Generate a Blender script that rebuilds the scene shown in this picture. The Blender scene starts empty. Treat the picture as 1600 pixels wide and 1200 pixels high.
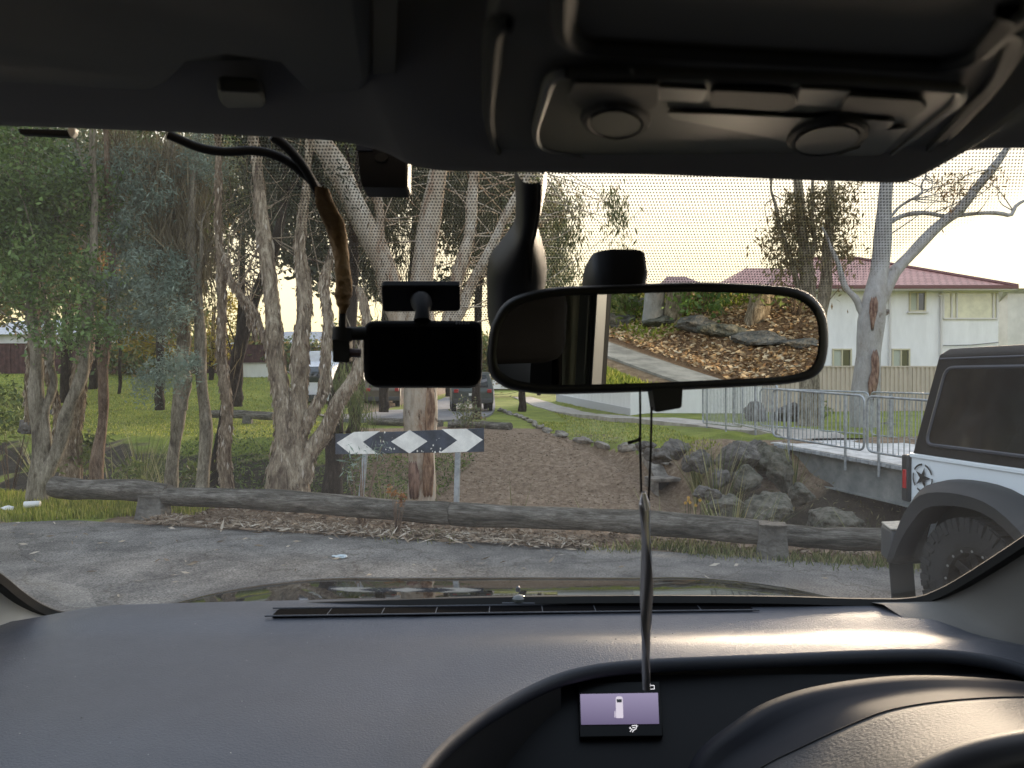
import bpy, math, random
import numpy as np
from mathutils import Vector, Matrix, Euler
R = math.radians
S = bpy.context.scene
COL = S.collection
rng = np.random.default_rng(7)
random.seed(7)

# ---------------------------------------------------------------- camera
F = 1164.0; HZ = 1.65; PITCH = R(-0.49)
CAM = Vector((0, 0, HZ))
cd = bpy.data.cameras.new('camera'); cam = bpy.data.objects.new('camera', cd); COL.objects.link(cam)
cam.location = CAM; cam.rotation_euler = (R(90) + PITCH, 0, 0)
cd.sensor_width = 36; cd.lens = 36 * F / 1600; cd.clip_start = 0.02; cd.clip_end = 3000
cd.dof.use_dof = True; cd.dof.focus_distance = 2.6; cd.dof.aperture_fstop = 20
S.camera = cam
S.render.resolution_x = 1024; S.render.resolution_y = 768

# ---------------------------------------------------------------- sky and sun
SUN_EL = R(6); SUN_AZ = R(24)          # azimuth from +Y (ahead) towards +X
w = bpy.data.worlds.new('World'); S.world = w; w.use_nodes = True
nt = w.node_tree; bg = nt.nodes['Background']
sky = nt.nodes.new('ShaderNodeTexSky'); sky.sky_type = 'NISHITA'; sky.sun_disc = False
sky.sun_elevation = SUN_EL; sky.sun_rotation = SUN_AZ
sky.air_density = 1.0; sky.dust_density = 3.0; sky.ozone_density = 1.2
# sky range compressed to tame the sunward glare: colour / (1 + k * colour)
KSKY = 2.3
mul = nt.nodes.new('ShaderNodeVectorMath'); mul.operation = 'MULTIPLY_ADD'; mul.inputs[1].default_value = (KSKY * .98, KSKY, KSKY * .92); mul.inputs[2].default_value = (1, 1, 1)
dv = nt.nodes.new('ShaderNodeVectorMath'); dv.operation = 'DIVIDE'
nt.links.new(sky.outputs[0], mul.inputs[0]); nt.links.new(sky.outputs[0], dv.inputs[0]); nt.links.new(mul.outputs[0], dv.inputs[1])
# warm band low on the sunward side
tcw = nt.nodes.new('ShaderNodeTexCoord'); spw = nt.nodes.new('ShaderNodeSeparateXYZ'); nt.links.new(tcw.outputs['Generated'], spw.inputs[0])
low = nt.nodes.new('ShaderNodeMapRange'); low.interpolation_type = 'SMOOTHSTEP'; low.inputs[1].default_value = .60; low.inputs[2].default_value = .04; nt.links.new(spw.outputs[2], low.inputs[0])
fw = nt.nodes.new('ShaderNodeMapRange'); fw.interpolation_type = 'SMOOTHSTEP'; fw.inputs[1].default_value = .1; fw.inputs[2].default_value = .9; nt.links.new(spw.outputs[1], fw.inputs[0])
lf = nt.nodes.new('ShaderNodeMath'); lf.operation = 'MULTIPLY'; nt.links.new(low.outputs[0], lf.inputs[0]); nt.links.new(fw.outputs[0], lf.inputs[1])
wm = nt.nodes.new('ShaderNodeMix'); wm.data_type = 'RGBA'; wm.blend_type = 'MULTIPLY'; wm.inputs[7].default_value = (1.0, .885, .54, 1)
nt.links.new(lf.outputs[0], wm.inputs[0]); nt.links.new(dv.outputs[0], wm.inputs[6]); nt.links.new(wm.outputs[2], bg.inputs[0]); bg.inputs[1].default_value = 0.15
sl = bpy.data.lights.new('sun', 'SUN'); sl.energy = 0.5; sl.angle = R(20); sl.color = (1, .80, .58)
so = bpy.data.objects.new('sun', sl); COL.objects.link(so)
sdir = Vector((math.sin(SUN_AZ) * math.cos(SUN_EL), math.cos(SUN_AZ) * math.cos(SUN_EL), math.sin(SUN_EL)))
so.rotation_euler = (-sdir).to_track_quat('-Z', 'Y').to_euler(); so.location = (10, 20, 30)
S.view_settings.view_transform = 'Standard'; S.view_settings.look = 'None'
S.view_settings.exposure = 4.8; S.view_settings.gamma = 1
cy = S.cycles
cy.use_denoising = True; cy.max_bounces = 8; cy.transparent_max_bounces = 12
cy.diffuse_bounces = 4; cy.glossy_bounces = 4; cy.transmission_bounces = 4
cy.caustics_reflective = False; cy.caustics_refractive = False
cy.sample_clamp_indirect = 6

# ---------------------------------------------------------------- projection helpers (photo pixel -> point at a real distance)
_f = Vector((0, math.cos(PITCH), math.sin(PITCH))); _u = Vector((0, -math.sin(PITCH), math.cos(PITCH)))
def ray(px, py):
    return Vector(((px - 800) / F, 0, 0)) + _u * ((600 - py) / F) + _f
def P(px, py, D):
    r = ray(px, py); return CAM + r * (D / r.y)
def PP(px, py, p0, n):
    r = ray(px, py); return CAM + r * ((p0 - CAM).dot(n) / r.dot(n))
def G(px, py, z=0.0):
    r = ray(px, py); return CAM + r * ((z - HZ) / r.z)

# ---------------------------------------------------------------- object helpers
def meta(o, label=None, cat=None, group=None, kind=None):
    if label: o['label'] = label
    if cat: o['category'] = cat
    if group: o['group'] = group
    if kind: o['kind'] = kind
    return o
def thing(name, label, cat, loc=(0, 0, 0), rz=0, group=None):
    o = bpy.data.objects.new(name, None); COL.objects.link(o); o.empty_display_size = .1
    o.location = loc; o.rotation_euler = (0, 0, rz); return meta(o, label, cat, group)
def link_mesh(name, me, m, parent=None, world=True):
    o = bpy.data.objects.new(name, me); COL.objects.link(o)
    if m is not None: me.materials.append(m)
    if parent is not None:
        o.parent = parent
        if world:
            o.matrix_parent_inverse = Matrix.Identity(4)
            mw = pmat(parent); o.matrix_basis = mw.inverted()
    return o
def pmat(o):
    m = o.matrix_basis.copy()
    if o.parent: m = pmat(o.parent) @ m
    return m

class MB:
    def __init__(s): s.v = []; s.f = []
    def add(s, vs, fs):
        b = len(s.v); s.v += [Vector(v) for v in vs]; s.f += [tuple(i + b for i in f) for f in fs]; return s
    def box(s, c, d, M=None, taper=1.0):
        x, y, z = d[0] / 2, d[1] / 2, d[2] / 2; t = taper
        vs = [Vector(p) for p in ((-x, -y, -z), (x, -y, -z), (x, y, -z), (-x, y, -z), (-x * t, -y * t, z), (x * t, -y * t, z), (x * t, y * t, z), (-x * t, y * t, z))]
        if M is not None: vs = [M @ v for v in vs]
        vs = [v + Vector(c) for v in vs]
        return s.add(vs, [(0, 3, 2, 1), (4, 5, 6, 7), (0, 1, 5, 4), (1, 2, 6, 5), (2, 3, 7, 6), (3, 0, 4, 7)])
    def tube(s, pts, rad, n=8, cap=True, jit=0.0, up=None):
        pts = [Vector(p) for p in pts]; m = len(pts)
        if not hasattr(rad, '__len__'): rad = [rad] * m
        rings = []; prev = None
        for i, p in enumerate(pts):
            t = (pts[min(i + 1, m - 1)] - pts[max(i - 1, 0)]).normalized()
            if prev is None:
                a = Vector((0, 0, 1)) if abs(t.z) < .9 else Vector((1, 0, 0))
                if up is not None: a = Vector(up)
                e = t.cross(a).normalized()
            else:
                e = (prev - t * prev.dot(t)).normalized()
            prev = e; g = t.cross(e)
            rings.append([p + (e * math.cos(k * 2 * math.pi / n) + g * math.sin(k * 2 * math.pi / n)) * rad[i] * (1 + random.uniform(-jit, jit)) for k in range(n)])
        b = len(s.v)
        for r_ in rings: s.v += r_
        for i in range(m - 1):
            for k in range(n):
                a = b + i * n + k; c = b + i * n + (k + 1) % n
                s.f.append((a, c, c + n, a + n))
        if cap:
            s.f.append(tuple(b + k for k in range(n))[::-1]); s.f.append(tuple(b + (m - 1) * n + k for k in range(n)))
        return s
    def prism(s, outline, ext):
        o = [Vector(p) for p in outline]; e = Vector(ext); n = len(o); b = len(s.v)
        s.v += o + [p + e for p in o]
        s.f.append(tuple(b + i for i in range(n))); s.f.append(tuple(b + n + i for i in range(n))[::-1])
        for i in range(n): j = (i + 1) % n; s.f.append((b + i, b + n + i, b + n + j, b + j))
        return s
    def face(s, pts): return s.add(pts, [tuple(range(len(pts)))])
    def loft(s, rows, close=False):
        n = len(rows[0]); b = len(s.v)
        for r_ in rows: s.v += [Vector(p) for p in r_]
        for i in range(len(rows) - 1):
            for k in range(n if close else n - 1):
                a = b + i * n + k; c = b + i * n + (k + 1) % n
                s.f.append((a, c, c + n, a + n))
        return s
    def ring(s, c, axis, r0, r1, n=48, a0=0, a1=2 * math.pi, depth=0.0):
        ax = Vector(axis).normalized(); e = ax.orthogonal().normalized(); g = ax.cross(e); c = Vector(c)
        k = n if abs(a1 - a0) < 6.28 else n
        for i in range(n):
            t0 = a0 + (a1 - a0) * i / n; t1 = a0 + (a1 - a0) * (i + 1) / n
            d0 = e * math.cos(t0) + g * math.sin(t0); d1 = e * math.cos(t1) + g * math.sin(t1)
            s.add([c + d0 * r0, c + d0 * r1, c + d1 * r1, c + d1 * r0], [(0, 1, 2, 3)])
        return s
    def lathe(s, c, axis, prof, n=32, e=None):
        ax = Vector(axis).normalized(); e = ax.orthogonal().normalized(); g = ax.cross(e); c = Vector(c)
        rows = []
        for r_, h in prof:
            rows.append([c + ax * h + (e * math.cos(k * 2 * math.pi / n) + g * math.sin(k * 2 * math.pi / n)) * r_ for k in range(n)])
        return s.loft(rows, close=True)
    def build(s, name, m, parent=None, bevel=0, seg=2, smooth=True, kind=None, label=None, angle=40, solid=0, sub=0, recalc=False):
        me = bpy.data.meshes.new(name); me.from_pydata([tuple(v) for v in s.v], [], s.f); me.update()
        if recalc:
            import bmesh
            bm = bmesh.new(); bm.from_mesh(me); bmesh.ops.remove_doubles(bm, verts=bm.verts, dist=1e-6)
            bmesh.ops.recalc_face_normals(bm, faces=bm.faces); bm.to_mesh(me); bm.free()
        if smooth:
            me.polygons.foreach_set('use_smooth', [True] * len(me.polygons))
            try: me.set_sharp_from_angle(angle=R(angle))
            except Exception: pass
        o = link_mesh(name, me, m, parent)
        if sub:
            d = o.modifiers.new('sub', 'SUBSURF'); d.levels = sub; d.render_levels = sub
        if solid:
            d = o.modifiers.new('solid', 'SOLIDIFY'); d.thickness = solid; d.offset = 0
        if bevel:
            d = o.modifiers.new('bevel', 'BEVEL'); d.width = bevel; d.segments = seg; d.limit_method = 'ANGLE'; d.angle_limit = R(35)
        if kind: o['kind'] = kind
        if label: o['label'] = label
        return o

def spline(pts, n):
    """Catmull-Rom through points (any dim) -> n points"""
    p = np.array([list(q) for q in pts], float)
    q = np.vstack([2 * p[0] - p[1], p, 2 * p[-1] - p[-2]]); m = len(p) - 1; out = []
    for t in np.linspace(0, m - 1e-9, n):
        i = int(t); u = t - i; a, b, c, d = q[i:i + 4]
        out.append(.5 * ((2 * b) + (c - a) * u + (2 * a - 5 * b + 4 * c - d) * u * u + (3 * b - a - 3 * c + d) * u ** 3))
    return [tuple(o) for o in out]
def rounded(pts, r, n=5):
    """round the corners of a 2D polygon"""
    out = []; m = len(pts)
    for i in range(m):
        a, b, c = Vector(pts[i - 1]), Vector(pts[i]), Vector(pts[(i + 1) % m])
        rr = r[i] if hasattr(r, '__len__') else r
        p0 = b + (a - b).normalized() * min(rr, (a - b).length * .49); p1 = b + (c - b).normalized() * min(rr, (c - b).length * .49)
        for k in range(n + 1):
            t = k / n; out.append(tuple((1 - t) ** 2 * p0 + 2 * t * (1 - t) * b + t * t * p1))
    return out
def sstep(x, a, b):
    t = np.clip((x - a) / (b - a), 0, 1); return t * t * (3 - 2 * t)

# ---------------------------------------------------------------- materials
def mat(name, col, rough=.6, metal=0, spec=.5, var=0.0, vscale=8, vcol=None, bump=0, bscale=60, coat=0, stretch=None, alpha=None, detail=6, bdetail=4, thr=(.4, .6), coords='Object'):
    m = bpy.data.materials.new(name); m.use_nodes = True; t = m.node_tree; b = t.nodes['Principled BSDF']
    b.inputs['Base Color'].default_value = (*col, 1); b.inputs['Roughness'].default_value = rough
    b.inputs['Metallic'].default_value = metal; b.inputs['Specular IOR Level'].default_value = spec
    b.inputs['Coat Weight'].default_value = coat; b.inputs['Coat Roughness'].default_value = .05
    tc = t.nodes.new('ShaderNodeTexCoord'); src = tc.outputs[coords]
    if stretch:
        mp = t.nodes.new('ShaderNodeMapping'); mp.inputs['Scale'].default_value = stretch
        t.links.new(src, mp.inputs[0]); src = mp.outputs[0]
    if var or vcol:
        no = t.nodes.new('ShaderNodeTexNoise'); no.inputs['Scale'].default_value = vscale; no.inputs['Detail'].default_value = detail
        no.inputs['Roughness'].default_value = .65
        t.links.new(src, no.inputs[0])
        cr = t.nodes.new('ShaderNodeValToRGB'); cr.color_ramp.elements[0].position = thr[0]; cr.color_ramp.elements[1].position = thr[1]
        c2 = vcol if vcol else tuple(min(1, c * (1 + var)) for c in col)
        c1 = col if vcol else tuple(c * (1 - var) for c in col)
        cr.color_ramp.elements[0].color = (*c1, 1); cr.color_ramp.elements[1].color = (*c2, 1)
        t.links.new(no.outputs[0], cr.inputs[0]); t.links.new(cr.outputs[0], b.inputs['Base Color'])
    if bump:
        n2 = t.nodes.new('ShaderNodeTexNoise'); n2.inputs['Scale'].default_value = bscale; n2.inputs['Detail'].default_value = bdetail
        t.links.new(src, n2.inputs[0])
        bp = t.nodes.new('ShaderNodeBump'); bp.inputs['Strength'].default_value = bump; bp.inputs['Distance'].default_value = 1.0 / bscale
        t.links.new(n2.outputs[0], bp.inputs['Height']); t.links.new(bp.outputs[0], b.inputs['Normal'])
    return m
def barkmat(name, lo, mid, hi, plates=9, stretch=(1, 1, .28), bump=.8, peel=.5, crack=True):
    m = bpy.data.materials.new(name); m.use_nodes = True; t = m.node_tree; b = t.nodes['Principled BSDF']; N = t.nodes.new; K = t.links.new
    tc = N('ShaderNodeTexCoord'); mp = N('ShaderNodeMapping'); mp.inputs['Scale'].default_value = stretch; K(tc.outputs['Object'], mp.inputs[0])
    n1 = N('ShaderNodeTexNoise'); n1.inputs['Scale'].default_value = plates; n1.inputs['Detail'].default_value = 10; n1.inputs['Roughness'].default_value = .75; n1.inputs['Distortion'].default_value = .6; K(mp.outputs[0], n1.inputs[0])
    n2 = N('ShaderNodeTexNoise'); n2.inputs['Scale'].default_value = plates * 4; n2.inputs['Detail'].default_value = 8; n2.inputs['Roughness'].default_value = .8; K(mp.outputs[0], n2.inputs[0])
    c = N('ShaderNodeValToRGB'); e = c.color_ramp.elements; e.new(.5); e[0].position = .36; e[0].color = (*lo, 1); e[1].position = peel; e[1].color = (*mid, 1); e[2].position = .66; e[2].color = (*hi, 1); K(n1.outputs[0], c.inputs[0])
    g = N('ShaderNodeValToRGB'); g.color_ramp.elements[0].position = .38; g.color_ramp.elements[1].position = .60; g.color_ramp.elements[0].color = (.38, .34, .30, 1); g.color_ramp.elements[1].color = (1.15, 1.12, 1.1, 1); K(n2.outputs[0], g.inputs[0])
    x = N('ShaderNodeMix'); x.data_type = 'RGBA'; x.blend_type = 'MULTIPLY'; x.inputs[0].default_value = .85 if crack else .35; K(c.outputs[0], x.inputs[6]); K(g.outputs[0], x.inputs[7]); K(x.outputs[2], b.inputs['Base Color'])
    a = N('ShaderNodeMath'); a.operation = 'ADD'; K(n1.outputs[0], a.inputs[0]); K(n2.outputs[0], a.inputs[1])
    bp = N('ShaderNodeBump'); bp.inputs['Strength'].default_value = bump; bp.inputs['Distance'].default_value = .06; K(a.outputs[0], bp.inputs['Height']); K(bp.outputs[0], b.inputs['Normal'])
    b.inputs['Roughness'].default_value = .95; b.inputs['Specular IOR Level'].default_value = .2
    return m
def leafmat(name, cols, rough=.55, trans=.25):
    """cols: list of colours picked along each leaf's own tint"""
    m = bpy.data.materials.new(name); m.use_nodes = True; t = m.node_tree; b = t.nodes['Principled BSDF']
    at = t.nodes.new('ShaderNodeAttribute'); at.attribute_name = 'tint'
    cr = t.nodes.new('ShaderNodeValToRGB'); e = cr.color_ramp.elements
    while len(e) < len(cols): e.new(.5)
    for i, c in enumerate(cols): e[i].position = i / (len(cols) - 1); e[i].color = (*c, 1)
    t.links.new(at.outputs['Fac'], cr.inputs[0]); t.links.new(cr.outputs[0], b.inputs['Base Color'])
    b.inputs['Roughness'].default_value = rough; b.inputs['Specular IOR Level'].default_value = .3
    if trans:
        tr = t.nodes.new('ShaderNodeBsdfTranslucent'); t.links.new(cr.outputs[0], tr.inputs[0])
        mx = t.nodes.new('ShaderNodeMixShader'); mx.inputs[0].default_value = trans
        t.links.new(b.outputs[0], mx.inputs[1]); t.links.new(tr.outputs[0], mx.inputs[2])
        t.links.new(mx.outputs[0], t.nodes['Material Output'].inputs[0])
    return m
def glass(name, tint=(1, 1, 1), dirt=.0, dirtcol=(.5, .5, .5), refl=1.0, rough=.0):
    m = bpy.data.materials.new(name); m.use_nodes = True; t = m.node_tree
    t.nodes.remove(t.nodes['Principled BSDF'])
    tr = t.nodes.new('ShaderNodeBsdfTransparent'); tr.inputs[0].default_value = (*tint, 1)
    gl = t.nodes.new('ShaderNodeBsdfGlossy'); gl.inputs['Roughness'].default_value = rough
    fr = t.nodes.new('ShaderNodeFresnel'); fr.inputs[0].default_value = 1.45
    ml = t.nodes.new('ShaderNodeMath'); ml.operation = 'MULTIPLY'; ml.inputs[1].default_value = refl
    mx = t.nodes.new('ShaderNodeMixShader')
    t.links.new(fr.outputs[0], ml.inputs[0]); t.links.new(ml.outputs[0], mx.inputs[0])
    t.links.new(tr.outputs[0], mx.inputs[1]); t.links.new(gl.outputs[0], mx.inputs[2])
    out = mx
    if dirt:
        df = t.nodes.new('ShaderNodeBsdfTranslucent'); df.inputs[0].default_value = (*dirtcol, 1)
        no = t.nodes.new('ShaderNodeTexNoise'); no.inputs['Scale'].default_value = 7; no.inputs['Detail'].default_value = 5
        tc = t.nodes.new('ShaderNodeTexCoord'); t.links.new(tc.outputs['Object'], no.inputs[0])
        mr = t.nodes.new('ShaderNodeMapRange'); mr.inputs[1].default_value = .3; mr.inputs[2].default_value = .75
        mr.inputs[3].default_value = dirt * .6; mr.inputs[4].default_value = dirt * 1.4
        t.links.new(no.outputs[0], mr.inputs[0])
        m2 = t.nodes.new('ShaderNodeMixShader'); t.links.new(mr.outputs[0], m2.inputs[0])
        t.links.new(mx.outputs[0], m2.inputs[1]); t.links.new(df.outputs[0], m2.inputs[2]); out = m2
    t.links.new(out.outputs[0], t.nodes['Material Output'].inputs[0])
    return m
def emit(name, col, st=1.0):
    m = bpy.data.materials.new(name); m.use_nodes = True; t = m.node_tree; b = t.nodes['Principled BSDF']
    b.inputs['Base Color'].default_value = (0, 0, 0, 1); b.inputs['Emission Color'].default_value = (*col, 1); b.inputs['Emission Strength'].default_value = st
    b.inputs['Roughness'].default_value = .3
    return m

# ---------------------------------------------------------------- leaves
def leaf_mesh(name, C, size, m, parent=None, aspect=.45, droop=0.0, tint=None, szvar=.6, dirs=None, kind=None, label=None):
    C = np.asarray(C, float); n = len(C)
    if dirs is None:
        d = rng.normal(size=(n, 3)); d[:, 2] -= droop * 2.0
    else: d = np.asarray(dirs, float) + rng.normal(size=(n, 3)) * .15
    d /= np.linalg.norm(d, axis=1)[:, None] + 1e-9
    a = rng.normal(size=(n, 3)); s = np.cross(d, a); s /= np.linalg.norm(s, axis=1)[:, None] + 1e-9
    L = size * (1 + szvar * rng.uniform(-1, 1, n))[:, None]; W = L * aspect * .5
    nm = np.cross(d, s)
    v = np.stack([C - d * L * .5, C + s * W + nm * W * .25, C + d * L * .5, C - s * W + nm * W * .25], 1).reshape(-1, 3)
    me = bpy.data.meshes.new(name); me.vertices.add(4 * n); me.vertices.foreach_set('co', v.ravel())
    me.loops.add(4 * n); me.loops.foreach_set('vertex_index', np.arange(4 * n)); me.polygons.add(n)
    me.polygons.foreach_set('loop_start', np.arange(0, 4 * n, 4)); me.polygons.foreach_set('loop_total', np.full(n, 4))
    me.update()
    at = me.attributes.new('tint', 'FLOAT', 'POINT')
    if tint is None: tint = rng.uniform(0, 1, n)
    at.data.foreach_set('value', np.repeat(np.clip(tint, 0, 1), 4).astype(np.float32))
    o = link_mesh(name, me, m, parent)
    if kind: o['kind'] = kind
    if label: o['label'] = label
    return o
def clumps(blobs, per_m2, sub=.28, droop=0.0, leaves=45):
    """blobs: (centre, (rx, ry, rz)) -> leaf positions gathered in uneven sprays, and a tint for each"""
    pts = []; tin = []
    for c, r in blobs:
        c = np.array(c); r = np.array(r)
        nc = max(3, int(per_m2 * (r[0] * r[1] * r[2]) ** (2 / 3) * 4))
        q = rng.normal(size=(nc, 3)); q /= np.linalg.norm(q, axis=1)[:, None]
        q *= rng.uniform(.25, 1.0, (nc, 1)) ** .5 * rng.uniform(.8, 1.15, (nc, 1))
        cc = c + q * r
        k = rng.poisson(leaves, nc) + 3
        idx = np.repeat(np.arange(nc), k)
        g = rng.normal(size=(len(idx), 3)) * sub * .5 * rng.uniform(.6, 1.3, nc)[idx][:, None]
        if droop: g[:, 2] = -np.abs(g[:, 2]) * (1 + 2.5 * droop)
        pts.append(cc[idx] + g)
        tin.append(np.clip(rng.uniform(0, 1, nc)[idx] * .6 + rng.uniform(0, .4, len(idx)), 0, 1))
    return np.vstack(pts), np.concatenate(tin)
# ================================================================ SETTING: terrain
LA = (-4.28, 8.89); LN = (.262, .965); LD = (.965, -.262)
def s_of(x, y): return (x - LA[0]) * LN[0] + (y - LA[1]) * LN[1]
def l_of(x, y): return (x - LA[0]) * LD[0] + (y - LA[1]) * LD[1]
def vnoise(x, y, sc, seed=0):
    """smooth value noise, cheap and vectorised"""
    x = np.asarray(x, float) * sc + 37.1 * seed; y = np.asarray(y, float) * sc + 91.7 * seed
    xi = np.floor(x); yi = np.floor(y); u = x - xi; v = y - yi; u = u * u * (3 - 2 * u); v = v * v * (3 - 2 * v)
    h = lambda a, b: (np.sin(a * 127.1 + b * 311.7 + seed * 17.3) * 43758.5453) % 1.0
    return (h(xi, yi) * (1 - u) * (1 - v) + h(xi + 1, yi) * u * (1 - v) + h(xi, yi + 1) * (1 - u) * v + h(xi + 1, yi + 1) * u * v)
def fbm(x, y, sc, o=4, seed=0):
    return sum(vnoise(x, y, sc * 2 ** i, seed + i) * .5 ** i for i in range(o)) / sum(.5 ** i for i in range(o)) - .5
def height(x, y):
    x = np.asarray(x, float); y = np.asarray(y, float)
    s = s_of(x, y) + fbm(x, y, .5, 3, 5) * .8
    L = sstep(-x, 1.5, 3.5); Rr = sstep(x, 2.6, 4.2)
    Cc = np.clip(1 - L - Rr, 0, 1)
    depth = 1.35 * L + 1.25 * Cc + 2.2 * Rr
    b0 = 5.2 * L + 3.2 * Cc + 5.0 * Rr; b1 = 10.0 * L + 13.0 * Cc + 8.0 * Rr
    a1 = 3.4 * L + 3.0 * Cc + 3.2 * Rr
    g = sstep(s, .5, a1)
    t = np.clip((s - b0) / (b1 - b0), 0, 1); up = t * t * (3 - 2 * t) * .7 + t * .3
    gul = -depth * np.clip(g - up, 0, 1)
    gul = gul * sstep(40 - np.abs(x), 0, 8)
    far = sstep(s, 6, 9)
    z = gul + far * (.3 * sstep(x, 2.5, 5.5))
    z = z + 1.95 * sstep(y, 24, 50) * sstep(-x, 4, 14) * far
    rough = fbm(x, y, 1.3, 5, 2) * .35 * sstep(s, .6, 2) * (1 - sstep(s, 10, 14)) + fbm(x, y, .3, 3, 9) * .12 * far * sstep(y, 12, 20)
    z = z + rough
    # gutter worn into the dirt, running down to the drain
    gx = 3.35 - (y - 15) * .30
    ch = np.exp(-((x - gx) / .38) ** 2) * sstep(y, 12.5, 13.5) * (1 - sstep(y, 19, 22))
    z = z - ch * .28
    # wooded bank behind the car on the driver's side
    bk = np.clip(x - 5.65, 0, 14) * (1 - sstep(y, -3.2, -.6))
    z = z + (bk * .34 + fbm(x, y, .9, 4, 3) * .35 * sstep(bk, .3, 1.5)) 
    z = z - .03 * (1 - sstep(s, .2, .5)) * sstep(5.4 - x, 0, .2)
    return z

def hit(px, py):
    """where the line of sight through a pixel meets the terrain"""
    r = ray(px, py); t = 4.0
    for _ in range(4000):
        p = CAM + r * t
        if p.z < float(height(p.x, p.y)): return p
        t += .05 if t < 30 else .2
    return p
kpx = [(778, 642), (812, 652), (840, 668), (862, 678), (892, 688), (925, 696), (960, 702), (1000, 706), (1022, 718), (1048, 740)]
_kp = sorted([(p.y, p.x) for p in (hit(*q) for q in kpx)]); KY = [a for a, b in _kp]; KX = [b for a, b in _kp]
def build_terrain():
    def axis(lo, hi, n, dense, c=0):
        u = np.linspace(-1, 1, n); return c + np.sign(u) * (np.abs(u) * dense + np.abs(u) ** 5 * (np.where(u > 0, hi - c, c - lo) - dense))
    xs = np.unique(np.concatenate([axis(-700, 700, 420, 26)])); ys = np.unique(np.concatenate([np.linspace(-26, 30, 330), 30 + (np.linspace(0, 1, 90)[1:] ** 2.6) * 870, -26 - (np.linspace(0, 1, 30)[1:] ** 2.5) * 400]))
    X, Y = np.meshgrid(xs, ys); Z = height(X, Y); nx, ny = len(xs), len(ys)
    me = bpy.data.meshes.new('ground'); v = np.stack([X, Y, Z], -1).reshape(-1, 3)
    i = np.arange((ny - 1) * (nx - 1)); r, c = i // (nx - 1), i % (nx - 1); a = r * nx + c
    q = np.stack([a, a + 1, a + nx + 1, a + nx], 1)
    me.vertices.add(len(v)); me.vertices.foreach_set('co', v.ravel()); me.loops.add(q.size); me.loops.foreach_set('vertex_index', q.ravel())
    me.polygons.add(len(q)); me.polygons.foreach_set('loop_start', np.arange(0, q.size, 4)); me.polygons.foreach_set('loop_total', np.full(len(q), 4))
    me.polygons.foreach_set('use_smooth', np.ones(len(q), bool)); me.update()
    # zone weights: what each patch of ground is made of
    x, y = X.ravel(), Y.ravel(); s = s_of(x, y)
    nz = fbm(x, y, .8, 4, 11)
    left = sstep(-x / np.maximum(y, 5), .17, .25)
    edge = 9.2 + nz * 3 - left * .8 + 4.3 * (1 - left) * (1 - sstep(x, .6, 2.6))
    xk = np.interp(y, KY, KX) + nz * .15
    right = x > xk
    edge = np.where((~right) & (-x / np.maximum(y, 5) < .22 + nz * .1), 99, edge); edge = np.where(right, 4.5, edge)
    grass = sstep(s, edge, edge + 1.0)
    grass = np.where((~right) & (x > -6) & (y > 24.5 + nz * 3), 1, grass)
    grass = np.where(right & (x > 3.4) & (y < 16.5 + nz * 2), .12, grass)
    grass = np.maximum(grass, sstep(nz, .10, .22) * left * sstep(s, 5.0, 7) * .8)
    # near-left verge, the strip by the path behind the car, top of bank
    grass = np.maximum(grass, sstep(-x, 4.6, 5.0) * (s > -.6) * (s < 1.6))
    back = (y < 1) & (x > 2.2)
    grass = np.where(back, np.where(x < 4.2, 1, 0), grass)
    grass = np.where(back & ((x > 8.6 + nz * 2) | ((y < -8.9 + nz) & (x > 5.5))), .9, grass)
    litter = sstep(s, .3, .8) * (1 - sstep(s, 4.5, 7)); litter = np.where(back & (x > 5.2), 1, litter)
    soil = left * sstep(s, 1, 3) * (1 - grass)                       # darker soil in the gully
    soil = np.maximum(soil, sstep(x, 2.4, 3.6) * sstep(s, 1, 3) * (1 - sstep(s, 6.5, 8)))
    soil = np.where(back, .15, soil)
    colr = np.stack([grass, litter, soil, np.ones_like(x)], 1).astype(np.float32)
    at = me.color_attributes.new('zone', 'FLOAT_COLOR', 'POINT'); at.data.foreach_set('color', colr.ravel())
    m = bpy.data.materials.new('ground_mix'); m.use_nodes = True; t = m.node_tree; b = t.nodes['Principled BSDF']; N = t.nodes.new; K = t.links.new
    tc = N('ShaderNodeTexCoord'); an = N('ShaderNodeAttribute'); an.attribute_name = 'zone'; sep = N('ShaderNodeSeparateColor'); K(an.outputs['Color'], sep.inputs[0])
    def nz_(sc, det=8, ro=.6, st=None):
        n = N('ShaderNodeTexNoise'); n.inputs['Scale'].default_value = sc; n.inputs['Detail'].default_value = det; n.inputs['Roughness'].default_value = ro
        if st:
            mp = N('ShaderNodeMapping'); mp.inputs['Scale'].default_value = st; K(tc.outputs['Object'], mp.inputs[0]); K(mp.outputs[0], n.inputs[0])
        else: K(tc.outputs['Object'], n.inputs[0])
        return n.outputs[0]
    def ramp(src, stops):
        c = N('ShaderNodeValToRGB'); e = c.color_ramp.elements
        while len(e) < len(stops): e.new(.5)
        for i, (p, q) in enumerate(stops): e[i].position = p; e[i].color = (*q, 1)
        K(src, c.inputs[0]); return c.outputs[0]
    def mix(f, a_, b_):
        x_ = N('ShaderNodeMix'); x_.data_type = 'RGBA'; K(f, x_.inputs[0]); K(a_, x_.inputs[6]); K(b_, x_.inputs[7]); return x_.outputs[2]
    def pert(ch, sc, amp=.7):
        a1 = N('ShaderNodeMath'); a1.operation = 'MULTIPLY_ADD'; K(nz_(sc, 6), a1.inputs[0]); a1.inputs[1].default_value = amp; K(ch, a1.inputs[2])
        mr = N('ShaderNodeMapRange'); mr.inputs[1].default_value = .5 * amp + .35; mr.inputs[2].default_value = .5 * amp + .65; K(a1.outputs[0], mr.inputs[0]); return mr.outputs[0]
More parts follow.
